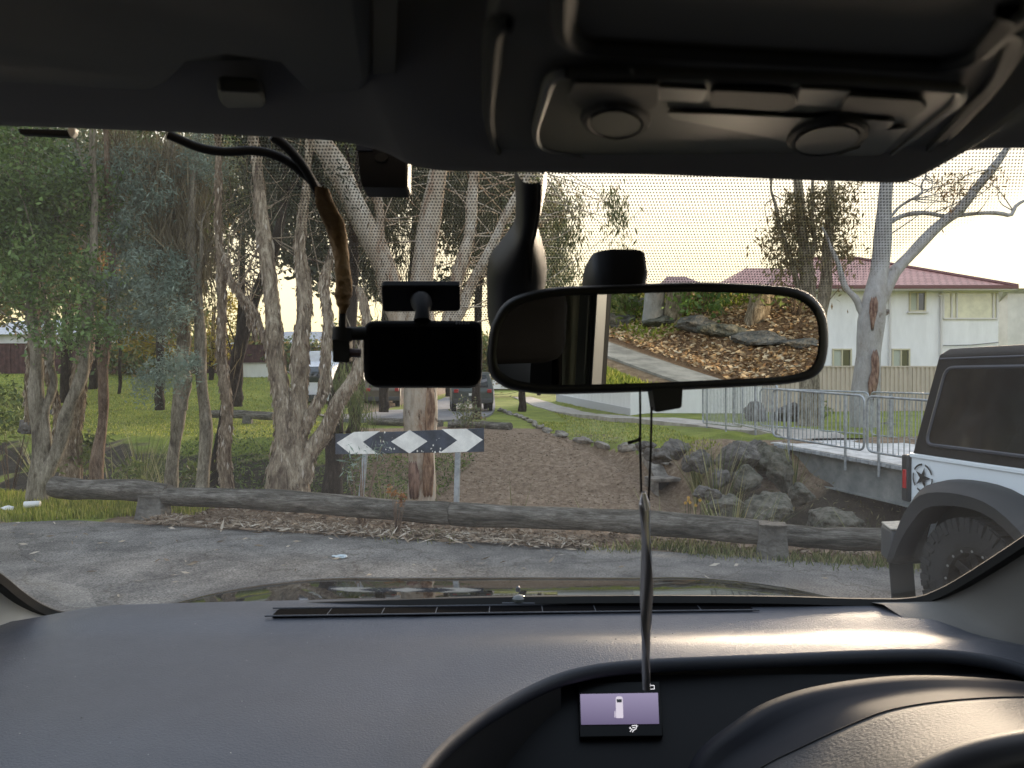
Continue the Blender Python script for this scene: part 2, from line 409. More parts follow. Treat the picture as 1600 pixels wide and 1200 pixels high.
    dirt = ramp(nz_(7, 11, .82), [(.3, (.065, .045, .031)), (.47, (.19, .135, .09)), (.58, (.29, .22, .155)), (.75, (.46, .38, .28))])
    soilc = ramp(nz_(5, 9, .75), [(.3, (.022, .019, .014)), (.55, (.055, .046, .034)), (.75, (.11, .09, .065))])
    lit = ramp(nz_(28, 8, .8), [(.3, (.05, .03, .018)), (.5, (.17, .10, .058)), (.62, (.29, .18, .10)), (.75, (.46, .34, .23))])
    gr = ramp(nz_(.7, 9, .72), [(.3, (.20, .19, .05)), (.45, (.20, .25, .05)), (.6, (.32, .36, .07)), (.8, (.38, .34, .13))])
    gr2 = ramp(nz_(30, 6, .8, (1, .4, 1)), [(.3, (.35, .35, .3)), (.7, (1.0, 1.0, 1.0))])
    mg = N('ShaderNodeMix'); mg.data_type = 'RGBA'; mg.blend_type = 'MULTIPLY'; mg.inputs[0].default_value = .75; K(gr, mg.inputs[6]); K(gr2, mg.inputs[7])
    c = mix(pert(sep.outputs[1], 4), dirt, lit); c = mix(pert(sep.outputs[2], 2), c, soilc); c = mix(pert(sep.outputs[0], 2.5), c, mg.outputs[2])
    K(c, b.inputs['Base Color']); b.inputs['Roughness'].default_value = .95; b.inputs['Specular IOR Level'].default_value = .15
    bp = N('ShaderNodeBump'); bp.inputs['Strength'].default_value = .7; bp.inputs['Distance'].default_value = .05; K(nz_(14, 8, .7), bp.inputs['Height']); K(bp.outputs[0], b.inputs['Normal'])
    link_mesh('ground', me, m)['kind'] = 'structure'
build_terrain()

# car park asphalt, a sheet over the ground up to the barrier
M_asph = mat('asphalt', (.10, .096, .092), .92, spec=.25, vcol=(.24, .228, .208), vscale=1.6, detail=12, thr=(.3, .75), bump=.6, bscale=140)
def build_asphalt():
    # stones and worn patches: second fine noise multiplied in
    t = M_asph.node_tree; b = t.nodes['Principled BSDF']; lk = b.inputs['Base Color'].links[0]; src = lk.from_socket
    tc = [n for n in t.nodes if n.type == 'TEX_COORD'][0]
    n = t.nodes.new('ShaderNodeTexNoise'); n.inputs['Scale'].default_value = 70; n.inputs['Detail'].default_value = 4; t.links.new(tc.outputs['Object'], n.inputs[0])
    c = t.nodes.new('ShaderNodeValToRGB'); c.color_ramp.elements[0].position = .35; c.color_ramp.elements[1].position = .68
    c.color_ramp.elements[0].color = (.5, .5, .5, 1); c.color_ramp.elements[1].color = (1.7, 1.65, 1.6, 1); t.links.new(n.outputs[0], c.inputs[0])
    x = t.nodes.new('ShaderNodeMix'); x.data_type = 'RGBA'; x.blend_type = 'MULTIPLY'; x.inputs[0].default_value = .9
    t.links.new(src, x.inputs[6]); t.links.new(c.outputs[0], x.inputs[7])
    v = t.nodes.new('ShaderNodeTexVoronoi'); v.feature = 'DISTANCE_TO_EDGE'; v.inputs['Scale'].default_value = .75; dn = t.nodes.new('ShaderNodeTexNoise'); dn.inputs['Scale'].default_value = 2.5; dn.inputs['Detail'].default_value = 8
    ad = t.nodes.new('ShaderNodeMix'); ad.data_type = 'RGBA'; ad.blend_type = 'LINEAR_LIGHT'; ad.inputs[0].default_value = .35; t.links.new(tc.outputs['Object'], dn.inputs[0]); t.links.new(tc.outputs['Object'], ad.inputs[6]); t.links.new(dn.outputs['Color'], ad.inputs[7]); t.links.new(ad.outputs[2], v.inputs['Vector'])
    cr = t.nodes.new('ShaderNodeValToRGB'); cr.color_ramp.elements[0].position = .004; cr.color_ramp.elements[1].position = .014; cr.color_ramp.elements[0].color = (.72, .70, .67, 1); cr.color_ramp.elements[1].color = (1, 1, 1, 1); t.links.new(v.outputs['Distance'], cr.inputs[0])
    st = t.nodes.new('ShaderNodeTexNoise'); st.inputs['Scale'].default_value = .8; st.inputs['Detail'].default_value = 9; st.inputs['Roughness'].default_value = .7; t.links.new(tc.outputs['Object'], st.inputs[0])
    sr = t.nodes.new('ShaderNodeValToRGB'); sr.color_ramp.elements[0].position = .40; sr.color_ramp.elements[1].position = .56; sr.color_ramp.elements[0].color = (.82, .82, .82, 1); sr.color_ramp.elements[1].color = (1.05, 1.05, 1.05, 1); t.links.new(st.outputs[0], sr.inputs[0])
    y1 = t.nodes.new('ShaderNodeMix'); y1.data_type = 'RGBA'; y1.blend_type = 'MULTIPLY'; y1.inputs[0].default_value = 1; t.links.new(x.outputs[2], y1.inputs[6]); t.links.new(cr.outputs[0], y1.inputs[7])
    y2 = t.nodes.new('ShaderNodeMix'); y2.data_type = 'RGBA'; y2.blend_type = 'MULTIPLY'; y2.inputs[0].default_value = 1; t.links.new(y1.outputs[2], y2.inputs[6]); t.links.new(sr.outputs[0], y2.inputs[7]); t.links.new(y2.outputs[2], b.inputs['Base Color'])
    mb = MB(); rows = []
    for l in np.linspace(-14, 11, 120):
        e = -.32 + .22 * float(fbm(l, 3, .7, 4, 4)) - .9 * float(sstep(-l, .6, 2.6)) + .12 * float(sstep(l, 1.5, 5))
        row = []
        for k in range(24):
            q = -22 + (22 + e) * (k / 23) ** .6
            x_, y_ = LA[0] + LD[0] * l + LN[0] * q, LA[1] + LD[1] * l + LN[1] * q
            row.append((x_, y_, .004 + .015 * float(fbm(x_, y_, .35, 2, 6)) * (k < 23) - (.03 if k == 23 else 0)))
        rows.append(row)
    # behind the car only a narrow lane is asphalt
    mb.loft(rows); o = mb.build('car_park', M_asph, kind='structure', recalc=True)
    import bmesh
    bm = bmesh.new(); bm.from_mesh(o.data)
    kill = [f for f in bm.faces if (f.calc_center_median().x > 2.9 and f.calc_center_median().y < -2.2)]
    bmesh.ops.delete(bm, geom=kill, context='FACES'); bm.to_mesh(o.data); bm.free()
build_asphalt()

def ribbon(name, pts, width, m, lift=.012, n=60, kerb=None, kind='structure', zadd=0):
    c = spline(pts, n); rows = []
    for i, p in enumerate(c):
        a = Vector(c[max(i - 1, 0)]); b_ = Vector(c[min(i + 1, n - 1)]); d = (b_ - a); d.z = 0; d.normalize(); s = Vector((d.y, -d.x, 0))
        w_ = width if not callable(width) else width(i / (n - 1)); z = float(height(p[0], p[1])) + lift + zadd
        q = Vector((p[0], p[1], z))
        rows.append([q - s * w_ / 2 - Vector((0, 0, .2)), q - s * w_ / 2, q - s * w_ / 6, q + s * w_ / 6, q + s * w_ / 2, q + s * w_ / 2 - Vector((0, 0, .2))])
    return MB().loft(rows).build(name, m, kind=kind, recalc=True)
M_conc = mat('concrete', (.30, .28, .25), .9, var=.25, vscale=3, bump=.3, bscale=50, detail=9)
M_conc2 = mat('path_concrete', (.36, .33, .29), .9, var=.2, vscale=2, bump=.3, bscale=40, detail=9)
M_road = mat('road_asphalt', (.16, .16, .165), .9, var=.15, vscale=1.2)
# footpath across the lawn to the bridge
ribbon('footpath', [(7.0, 15.6, 0), (6.6, 18.4, 0), (4.9, 24.2, 0), (3.6, 30, 0), (2.2, 42, 0), (.8, 62, 0)], lambda t: 1.5, M_conc2, lift=.05)
# road where the far cars stand
ribbon('road', [(-7.5, 29.5, 0), (-5.6, 30.6, 0), (-4.2, 33, 0), (-4.7, 60, 0), (-6.0, 110, 0)], lambda t: 6.6 if t > .35 else 5.0, M_road, lift=.06)
# path behind the car seen in the mirror
ribbon('footpath_behind', [(5.5, -1.6, 0), (5.0, -4.5, 0), (4.75, -7, 0), (4.7, -10, 0), (4.9, -16, 0)], .58, M_conc, lift=.03)

# ---- worn kerb stones running down the lawn edge to the drain
M_kerb = mat('kerb_stone', (.22, .20, .17), .95, var=.4, vscale=6, bump=.6, bscale=30)
from mathutils import noise as mnoise
def rock_mesh(c, r, seed=0, n=3, flat=.7):
    import bmesh
    bm = bmesh.new(); bmesh.ops.create_icosphere(bm, subdivisions=n + 2, radius=1)
    rg = random.Random(seed); off = Vector((rg.uniform(0, 50), rg.uniform(0, 50), rg.uniform(0, 50)))
    cuts = [Vector((rg.gauss(0, 1), rg.gauss(0, 1), rg.gauss(0, 1))).normalized() for _ in range(9)]
    for v in bm.verts:
        p = v.co.copy()
        for c_ in cuts:
            d = p.dot(c_)
            if d > .55: p -= c_ * (d - .55) * .9
        k = 1 + .22 * mnoise.fractal(p * 1.6 + off, .9, 2.1, 5) + .10 * abs(mnoise.noise(p * 4 + off))
        v.co = Vector((p.x * r[0], p.y * r[1], p.z * r[2])) * k + Vector(c)
    vs = [v.co.copy() for v in bm.verts]; fs = [[v.index for v in f.verts] for f in bm.faces]; bm.free(); return vs, fs
def rock(name, c, r, m, label, cat='rock', group=None, seed=0, rz=0):
    vs, fs = rock_mesh((0, 0, 0), r, seed); o = MB().add(vs, fs).build(name, m, angle=50)
    o.location = c; o.rotation_euler = (0, 0, rz); meta(o, label, cat, group); return o
M_rock = mat('rock', (.045, .042, .038), .95, vcol=(.20, .185, .165), vscale=6, detail=12, thr=(.35, .7), bump=.9, bscale=12)
M_rock2 = mat('mossy_rock', (.035, .038, .024), .95, vcol=(.16, .15, .12), vscale=6, detail=12, thr=(.35, .6), bump=.9, bscale=12)
kp = [hit(*q) for q in kpx]
kcount = 0
for i in range(len(kp) - 1):
    a, b_ = kp[i], kp[i + 1]; L_ = (b_ - a).length; n = max(1, int(L_ / 1.3))
    for j in range(n):
        p0 = a.lerp(b_, j / n); p1 = a.lerp(b_, (j + .94) / n); d = p1 - p0; ln = max(.25, d.length)
        c = (p0 + p1) / 2; c.z = float(height(c.x, c.y)) + .05
        vs, fs = rock_mesh((0, 0, 0), (ln / 2, .13, .13), seed=200 + kcount, n=2)
        o = MB().add(vs, fs).build('kerb_stone', M_kerb, angle=50); o.location = c; o.rotation_euler = (0, 0, math.atan2(d.y, d.x)); kcount += 1
        meta(o, 'rough grey stone in the worn edging between lawn and dirt slope', 'edging stone', 'stones of the worn lawn edging')

ribbon('gutter', [tuple(hit(990, 704) + Vector((.25, 0, 0))), tuple(hit(1020, 725) + Vector((.1, 0, 0))), tuple(hit(1050, 756))], lambda t: .32 + .35 * t, M_kerb, lift=.02, n=24)
# drain pipe mouth below the gutter
def drain():
    c = hit(1050, 762); r0 = thing('drain_pipe', 'dark open concrete drain mouth at the foot of the worn gutter', 'drain', c)
    rz = Matrix.Rotation(.25, 4, 'Z'); cc = c + Vector((0, .1, .06))
    MB().box(cc + Vector((0, 0, .12)), (1.0, .5, .07), rz).build('slab', M_kerb, r0, bevel=.015)
    for sx in (-.44, .44): MB().box(cc + rz @ Vector((sx, .02, -.10)), (.12, .46, .36), rz).build('side_wall', M_kerb, r0, bevel=.01)
    MB().box(cc + rz @ Vector((0, .12, -.10)), (.76, .1, .36), rz).build('dark_opening', mat('opening_shade_black', (.008, .009, .008), .4), r0)  # black box stands in for the shade inside the drain mouth
drain()
# ================================================================ barrier logs, sign, bridge, buildings, far vehicles
def lp(px):   # depth of the barrier line at a pixel column
    a = (px - 800) / F; return (8.579 - 1.121) / (a * .262 + .965)
M_log = barkmat('weathered_log', (.065, .063, .055), (.19, .18, .155), (.42, .40, .36), 9, stretch=(.16, 1, 1), bump=.9, peel=.5)
M_logend = mat('cut_log_end', (.10, .09, .075), .95, var=.4, vscale=20, bump=.5)
M_post = mat('barrier_post', (.075, .07, .062), .95, vcol=(.20, .19, .165), vscale=5, detail=10, thr=(.35, .7), bump=.8, bscale=25)
def log(p0, p1, r0, r1, name, label, cat, group=None, mtl=None, seed=1, n=40, kinks=None):
    p0, p1 = Vector(p0), Vector(p1); L_ = (p1 - p0).length; rg = random.Random(seed)
    o = thing(name, label, cat, p0, 0, group)
    rot = (p1 - p0).to_track_quat('X', 'Z').to_matrix().to_4x4(); rot.translation = p0; o.matrix_basis = rot
    k = 26; rows = []; ph = [rg.uniform(0, 6) for _ in range(8)]
    for i in range(n + 1):
        t = i / n; r_ = r0 + (r1 - r0) * t
        r_ *= 1 + .05 * math.sin(t * 9 + ph[0]) + .03 * math.sin(t * 23 + ph[1])
        oy = .018 * math.sin(t * 5 + ph[2]); oz = .018 * math.sin(t * 6 + ph[3])
        if i in (0, n): r_ *= .94
        row = []
        for j in range(k):
            a = j * 2 * math.pi / k; q = 1 + .035 * math.sin(a * 3 + ph[4] + t * 3) + .02 * math.sin(a * 7 + ph[5] + t * 8) + (.05 * (math.sin(a * 2 + 1 + ph[6]) > .93)) * -1 + rg.uniform(-.008, .008)
            row.append((t * L_, oy + math.cos(a) * r_ * q, oz + math.sin(a) * r_ * q))
        rows.append(row)
    mb = MB().loft(rows, close=True); b = mb.build('timber', mtl or M_log, None, angle=60); b.parent = o
    for e, x in ((0, -.001), (n, L_ + .001)):
        c = MB(); rr = rows[e]; c.add([(x, 0, 0)] + [(x, p[1] * .99, p[2] * .99) for p in rr], [(0, 1 + j, 1 + (j + 1) % k) if e else (0, 1 + (j + 1) % k, 1 + j) for j in range(k)])
        q = c.build('end_face', M_logend, None, smooth=False); q.parent = o
    return o
def on_line(px, cy, off=0):
    D = lp(px); p = P(px, cy, D); return p + Vector((LN[0], LN[1], 0)) * off
log(on_line(84, 760), on_line(262, 771), .135, .118, 'barrier_log', 'short weathered grey log with a rounded cut end, first of the barrier beside the grass', 'log', 'logs of the car park barrier', seed=3, n=24)
log(on_line(250, 774, -.0), on_line(705, 799), .112, .122, 'barrier_log', 'long grey barrier log running behind the paper bark leaves, in front of the clustered trunks', 'log', 'logs of the car park barrier', seed=5)
log(on_line(696, 799, .0), on_line(1216, 832), .118, .115, 'barrier_log', 'mossy grey barrier log between the arrow board and the hanging strip, above weedy grass', 'log', 'logs of the car park barrier', seed=8)
log(on_line(1205, 834), on_line(1470, 850), .105, .10, 'barrier_log', 'grey barrier log whose end disappears behind the white off-road vehicle', 'log', 'logs of the car park barrier', seed=11, n=24)
def post(px, topy, boty, w, label, off=0.0):
    D = lp(px) - off; p = P(px, topy, D); r0 = thing('barrier_post', label, 'post', (p.x, p.y, 0), math.atan2(LD[1], LD[0]), 'stub posts under the barrier logs')
    b = MB().box((0, 0, p.z / 2 - .1), (w * 1.3, .24, p.z + .2), taper=.68).build('post_body', M_post, None, bevel=.015); b.parent = r0
    n = MB()
    for s in (-1, 1): n.box((s * .05, -.135, p.z - .05), (.012, .03, .012))
    b2 = MB().box((0, -.0, p.z - .005), (w * .95, .2, .012)).build('cap', M_logend, None); b2.parent = r0
post(240, 774, 808, .34, 'tapered grey stub post under the first barrier log near the grass', .06)
post(1207, 818, 862, .25, 'dark grey stub post under the log next to the off-road vehicle', .14)

# ---- hazard board
M_signd = mat('board_dark_paint', (.035, .045, .065), .45, var=.35, vscale=6, detail=8)
M_signw = mat('board_reflective', (.80, .79, .74), .35, var=.12, vscale=5, detail=8)
M_galv = mat('galvanised_steel', (.36, .39, .41), .5, metal=.55, var=.2, vscale=9, bump=.1)
def hazard():
    TL, TR, BL, BR = P(524, 678, 8.95), P(756, 669, 8.25), P(524, 710, 8.95), P(756, 706, 8.25)
    ex = (TR - TL).normalized(); nrm = ex.cross(Vector((0, 0, 1))).normalized()    # faces the car
    if nrm.y > 0: nrm = -nrm
    r0 = thing('hazard_board', 'low dark blue-grey hazard board with two cream chevrons and a diamond, on two steel posts', 'sign', ((TL.x + TR.x) / 2, (TL.y + TR.y) / 2, 0))
    MB().prism([TL, TR, BR, BL], -nrm * .012).build('board', M_signd, r0, bevel=.003, recalc=True)
    def q(px, py): return PP(px, py, TL + nrm * .001, nrm)
    for nm, pts in (('chevron', [(526, 692), (553, 675), (594, 673.5), (567, 690.5), (590, 709), (548, 709.5)]), ('diamond', [(611, 690), (640, 672), (668, 689.5), (640, 708.5)]), ('chevron', [(690, 670.5), (729, 670), (754.5, 687), (729, 706), (687, 707.5), (714.5, 688)])):
        MB().prism([q(*p) for p in pts], nrm * .0025).build(nm, M_signw, r0, recalc=True, smooth=False)
    rg = random.Random(4); sp = MB()
    for k in range(26):
        c = q(rg.choice([rg.uniform(594, 625), rg.uniform(668, 690), rg.uniform(600, 680)]), rg.choice([rg.uniform(700, 707), rg.uniform(675, 707)])) + nrm * .0015
        rr = rg.uniform(.003, .011); sp.add([c + ex * math.cos(a) * rr + Vector((0, 0, 1)) * math.sin(a) * rr * 1.2 for a in [i * .785 for i in range(8)]], [tuple(range(8))])
    sp.build('flaked_paint', M_signw, r0, smooth=False)['kind'] = 'stuff'
    for (a, b_) in (((570, 708), (562, 772)), ((714, 705), (711, 790))):
        t = q(*a) - nrm * .02 + Vector((0, 0, .15)); bo = q(*b_) - nrm * .02; bo = t + (bo - t) * 1.5
        MB().prism([t - ex * .03, t + ex * .03, bo + ex * .03, bo - ex * .03], -nrm * .035).build('post', M_galv, r0, recalc=True, bevel=.003)
hazard()

# ---- footbridge
M_deck = mat('bridge_concrete', (.55, .54, .52), .85, var=.2, vscale=4, bump=.2)
M_gird = mat('bridge_girder_steel', (.17, .185, .185), .6, metal=.1, vcol=(.34, .35, .33), vscale=3, detail=9, thr=(.35, .7))
def bridge():
    A = Vector((5.32, 15.0, .36)); B = Vector((6.39, 12.0, .25)); d = (B - A); d.z = 0; d.normalize(); s = Vector((-d.y, d.x, 0))
    if s.x < 0: s = -s
    C = A + d * 9.5; A0 = A - d * .15; dz = Vector((0, 0, 1)); W = 2.6
    slope = (.25 - .36) / 3.18
    def pt(t, o, z): return A + d * t + s * o + dz * (slope * t + z)
    r0 = thing('footbridge', 'steel footbridge with a pale deck and dark girder crossing the gully', 'bridge', A - dz * .6)
    def bar(name, t0, t1, o0, o1, z0, z1, m):
        vs = [pt(t, o, z) for t in (t0, t1) for o in (o0, o1) for z in (z0, z1)]
        return MB().add(vs, [(0, 1, 3, 2), (4, 6, 7, 5), (0, 4, 5, 1), (2, 3, 7, 6), (0, 2, 6, 4), (1, 5, 7, 3)]).build(name, m, r0, smooth=False, recalc=True)
    bar('deck', -.1, 10, -.05, W, -.09, -.02, M_deck)
    bar('girder', 0, 10, .06, .16, -.66, -.13, M_gird); bar('girder', 0, 10, W - .16, W - .06, -.66, -.13, M_gird)
    bar('flange', 0, 10, -.02, .22, -.69, -.662, M_gird); bar('flange', 0, 10, -.02, .24, -.128, -.092, M_gird)
    te = MB(); rws = []
    for k in range(220): rws.append([pt(k * .045, -.045, -.10), pt(k * .045, -.085 if k % 2 else -.05, -.10), pt(k * .045, -.085 if k % 2 else -.05, -.045), pt(k * .045, -.045, -.04)])
    te.loft(rws); te.build('deck_edge_grating', M_galv, r0, smooth=False)
    bar('cross_beam', 0, .1, .16, W - .16, -.5, -.2, M_gird); bar('cross_beam', 3, 3.1, .16, W - .16, -.5, -.2, M_gird); bar('cross_beam', 6, 6.1, .16, W - .16, -.5, -.2, M_gird)
    bar('abutment', -.5, .35, -.3, W + .3, -2.2, -.70, M_conc)
def railing_panel(p0, p1, label, n_bars=None, h=1.06, low=.12, legs=(.3, .75), drop=.28, r=.021):
    """a rounded galvanised frame with balusters"""
    p0, p1 = Vector(p0), Vector(p1); L_ = (p1 - p0).length
    o = thing('railing_panel', label, 'railing', p0, 0, 'galvanised railing panels of the footbridge')
    ux = (p1 - p0).normalized(); uz = Vector((0, 0, 1))
    def q(t, z): return p0 + ux * t + uz * z
    path = rounded([(0, low), (L_, low), (L_, h), (0, h)], .13, 6); path = path + [path[0]]
    MB().tube([q(*p) for p in path], r, 8, cap=False).build('frame', M_galv, o)
    n = n_bars or int(L_ / .105); bars = MB()
    for k in range(1, n):
        t = L_ * k / n; bars.tube([q(t, low), q(t, h)], .0085, 5, cap=False)
    bars.build('balusters', M_galv, o)
    for f_ in legs:
        t = L_ * f_; MB().tube([q(t, h * .99), q(t, low), q(t, -drop)], .024, 8).build('post', M_galv, o)
    return o
bridge()
A = Vector((5.32, 15.0, .36)); d_ = Vector((.336, -.942, -.0346)); s_ = Vector((.942, .336, 0))
railing_panel(A + d_ * .0 - s_ * .08, A + d_ * 2.35 - s_ * .08, 'long railing panel at the near edge of the footbridge where the path meets the deck', legs=(.2, .82))
railing_panel(A + d_ * 2.42 - s_ * .08, A + d_ * 4.9 - s_ * .08, 'railing panel at the near edge of the footbridge, partly behind the off-road vehicle', legs=(.1, .8))
railing_panel(P(1098, 664, 20.5), P(1160, 671, 17.6), 'railing panel beside the footpath with a rounded left end', legs=(.12, .62), low=.06, drop=.1)
railing_panel(P(1146, 665, 18.2), P(1214, 681, 15.3), 'railing panel overlapping the first one, between footpath and deck', legs=(.55,), low=.06, drop=.1)
railing_panel(P(1188, 668, 20.2), P(1357, 683, 17.6), 'far side railing panel in front of the grey boulders and big gum trunk', legs=(.25, .6), low=.06, drop=.1)
railing_panel(P(1361, 683, 17.5), P(1500, 700, 14.8), 'far side railing panel between the big gum trunk and the off-road vehicle', legs=(.25, .75), low=.06, drop=.1)

# ---- colorbond fence and low white wall
M_fence = mat('cream_steel_fence', (.50, .43, .36), .6, var=.05, vscale=2)
def corrugated(name, p0, p1, h, z0, m, label, rib=.2, depth=.045, cat='fence', post_every=2.4, capm=None):
    p0, p1 = Vector(p0), Vector(p1); L_ = (p1 - p0).length; ux = (p1 - p0).normalized(); n = Vector((ux.y, -ux.x, 0))
    if n.y > 0: n = -n
    o = thing(name, label, cat, p0)
    rows = [[], []]; k = int(L_ / rib)
    for i in range(k):
        for (f_, dd) in ((0, 0), (.42, 0), (.52, depth), (.90, depth)):
            t = (i + f_) * rib; q = p0 + ux * t + n * dd
            zb = float(height(q.x, q.y)) + z0; rows[0].append((q.x, q.y, zb)); rows[1].append((q.x, q.y, zb + h))
    MB().loft(rows).build('sheeting', m, o, smooth=False)
    cap = MB(); pts = [Vector(r_) for r_ in rows[1][::8]] + [Vector(rows[1][-1])]
    rws = [[p - n * .01 + Vector((0, 0, -.02)), p - n * .01 + Vector((0, 0, .04)), p + n * (depth + .02) + Vector((0, 0, .04)), p + n * (depth + .02) + Vector((0, 0, -.02))] for p in pts]
    cap.loft(rws).build('top_rail', capm or m, o, smooth=False)
    for i in range(int(L_ / post_every) + 1):
        q = p0 + ux * i * post_every + n * (depth + .01); z = float(height(q.x, q.y)) + z0
        MB().box((q.x, q.y, z + h / 2), (.06, .03, h + .02)).build('fence_post', capm or m, o)
    return o
corrugated('steel_fence', (4.47, 28.6, 0), (24, 31.8, 0), 1.85, -.05, M_fence, 'long cream ribbed steel fence between the white house and the footbridge')
M_wht = mat('white_render', (.80, .805, .81), .85, var=.09, stretch=(1, 1, .25), thr=(.3, .7), vscale=2.2, bump=.15, bscale=30)
def whitewall():
    o = thing('garage', 'low white rendered outbuilding beside the footpath, left of the cream fence', 'building', (4.3, 28, .3))
    a = Vector((4.42, 27.8, 0)); b_ = Vector((3.1, 52, 0)); off = Vector((5, .3, 0))
    v = [a, b_, b_ + off, a + off]; MB().prism([(p.x, p.y, 0) for p in v], (0, 0, 3.1)).build('wall', M_wht, o, smooth=False, recalc=True)
    MB().prism([(p.x + sx, p.y + sy, 3.102) for p, sx, sy in zip(v, (-.25, -.25, .25, .25), (-.25, .25, .25, -.25))], (0, 0, .16)).build('roof', mat('grey_metal_roof', (.35, .36, .38), .5), o, smooth=False, recalc=True)
    # plinth and a corner trim
    MB().prism([(a.x - .03, a.y - .02, 0), (b_.x - .03, b_.y, 0), (b_.x + .0, b_.y, 0), (a.x + .0, a.y - .02, 0)], (0, 0, .5)).build('plinth', mat('grey_plinth', (.45, .46, .48), .85), o, smooth=False, recalc=True)
whitewall()

# ---- two storey house
def house():
    D0 = 36.0; x0, x1 = P(1165, 500, D0).x, P(1560, 500, D0).x; zt = P(1400, 450, D0).z; D1 = 47
    M_tile = bpy.data.materials.new('roof_tiles'); M_tile.use_nodes = True; t = M_tile.node_tree; b = t.nodes['Principled BSDF']
    tc = t.nodes.new('ShaderNodeTexCoord'); br = t.nodes.new('ShaderNodeTexBrick'); br.offset = .5
    mp = t.nodes.new('ShaderNodeMapping'); mp.inputs['Scale'].default_value = (1, 1, 1); t.links.new(tc.outputs['UV'], mp.inputs[0]); t.links.new(mp.outputs[0], br.inputs[0])
    br.inputs['Color1'].default_value = (.42, .21, .18, 1); br.inputs['Color2'].default_value = (.50, .27, .235, 1); br.inputs['Mortar'].default_value = (.18, .08, .07, 1)
    br.inputs['Scale'].default_value = 1; br.inputs['Mortar Size'].default_value = .03; br.inputs['Brick Width'].default_value = .34; br.inputs['Row Height'].default_value = .36
    t.links.new(br.outputs[0], b.inputs['Base Color']); b.inputs['Roughness'].default_value = .6
    o = thing('two_storey_house', 'white two storey house with a dull red hipped tile roof and corner balcony', 'house', (18, 40, .3))
    MB().add([(x0, D0, 0), (x1, D0, 0), (x1, D1, 0), (x0, D1, 0), (x0, D0, zt), (x1, D0, zt), (x1, D1, zt), (x0, D1, zt)], [(0, 1, 5, 4), (1, 2, 6, 5), (2, 3, 7, 6), (3, 0, 4, 7), (4, 5, 6, 7)]).build('wall', M_wht, o, smooth=False)
    def roofm(name, c, ridge, parent):
        """c: four eave corners (front-left, front-right, back-right, back-left); ridge: two points"""
        mb = MB(); A_, B_, C_, D_ = [Vector(p) for p in c]; r1, r2 = Vector(ridge[0]), Vector(ridge[1])
        faces = [[A_, B_, r2, r1], [B_, C_, r2], [C_, D_, r1, r2], [D_, A_, r1]]
        me_uv = []
        for f_ in faces:
            mb.face(f_); ux = (f_[1] - f_[0]).normalized(); n = ux.cross(f_[2] - f_[0]).normalized(); uy = n.cross(ux)
            me_uv += [((p - f_[0]).dot(ux), (p - f_[0]).dot(uy)) for p in f_]
        ob = mb.build(name, M_tile, parent, smooth=False); uv = ob.data.uv_layers.new(name='UVMap')
        for i, u_ in enumerate(me_uv): uv.data[i].uv = u_
        return ob
    e = .75; ze = zt - .02
    ef = P(1590, 455, D0 - e); xr = ef.x
    c = [(P(1198, 446, D0 - e).x, D0 - e, ze), (xr, D0 - e, ze), (xr, D1 + e, ze), (P(1198, 446, D0 - e).x, D1 + e, ze)]
    rz = P(1290, 405, 41.5).z
    rid = [(P(1258, 405, 41.5).x, 41.5, rz), (P(1342, 406, 41.5).x, 41.5, rz)]
    rf = roofm('roof', c, rid, o)
    # lower wing to the left
    zl = P(1180, 447, 36.8).z
    xl0, xl1 = P(1140, 440, 37).x, P(1250, 440, 37).x
    c2 = [(xl0 - .6, 35.9, zl - .05), (xl1, 35.9, zl - .05), (xl1, 44, zl - .05), (xl0 - .6, 44, zl - .05)]
    rz2 = P(1200, 419, 40).z
    roofm('wing_roof', c2, [(P(1165, 419, 40).x, 40, rz2), (xl1, 40, rz2)], o)
    MB().box(((xl0 + x0) / 2 + .2, 40.3, zl / 2 - .2), (abs(x0 - xl0) + .4, 7.6, zl - .4)).build('wing_wall', M_wht, o, smooth=False)
    Mf = mat('fascia_red_brown', (.14, .05, .05), .5); Mg = mat('gutter_white', (.62, .60, .58), .5)
    MB().box(((c[0][0] + xr) / 2, D0 - e - .03, ze - .02), (xr - c[0][0], .06, .16)).build('fascia', Mf, o)
    MB().box((xr + .03, (D0 + D1) / 2, ze - .02), (.06, D1 - D0 + 2 * e, .16)).build('fascia', Mf, o)
    MB().box(((c[0][0] + xr) / 2, D0 - e / 2, ze - .13), (xr - c[0][0] - .05, e, .05)).build('soffit', Mg, o)
    # ridge cappings
    for a_, b_ in ((c[0], rid[0]), (c[1], rid[1]), (rid[0], rid[1]), (c[2], rid[1])):
        MB().tube([Vector(a_) + Vector((0, 0, .03)), Vector(b_) + Vector((0, 0, .03))], .11, 6).build('ridge_capping', Mf, rf)
    M_gw = mat('window_glass_dark', (.05, .055, .05), .08, spec=.8); M_fr = mat('cream_window_frame', (.52, .48, .33), .5); M_cur = mat('pale_curtain', (.42, .46, .38), .8)
    def win(px0, py0, px1, py1, D=D0):
        a, b_ = P(px0, py0, D), P(px1, py1, D); w, h = b_.x - a.x, a.z - b_.z; cx, cz = (a.x + b_.x) / 2, (a.z + b_.z) / 2
        f_ = MB()
        for (dx, dz, ww, hh) in ((0, h / 2 - .03, w, .07), (0, -h / 2 + .03, w, .07), (-w / 2 + .035, 0, .07, h - .14), (w / 2 - .035, 0, .07, h - .14), (0, 0, .06, h - .14)): f_.box((cx + dx, D - .03, cz + dz), (ww, .1, hh))
        fo = f_.build('window', M_fr, o)
        MB().box((cx - w / 4, D - .008, cz), (w / 2 - .1, .012, h - .14)).build('curtain', M_cur, fo); MB().box((cx + w / 4, D - .008, cz), (w / 2 - .1, .012, h - .14)).build('pane', M_gw, fo)
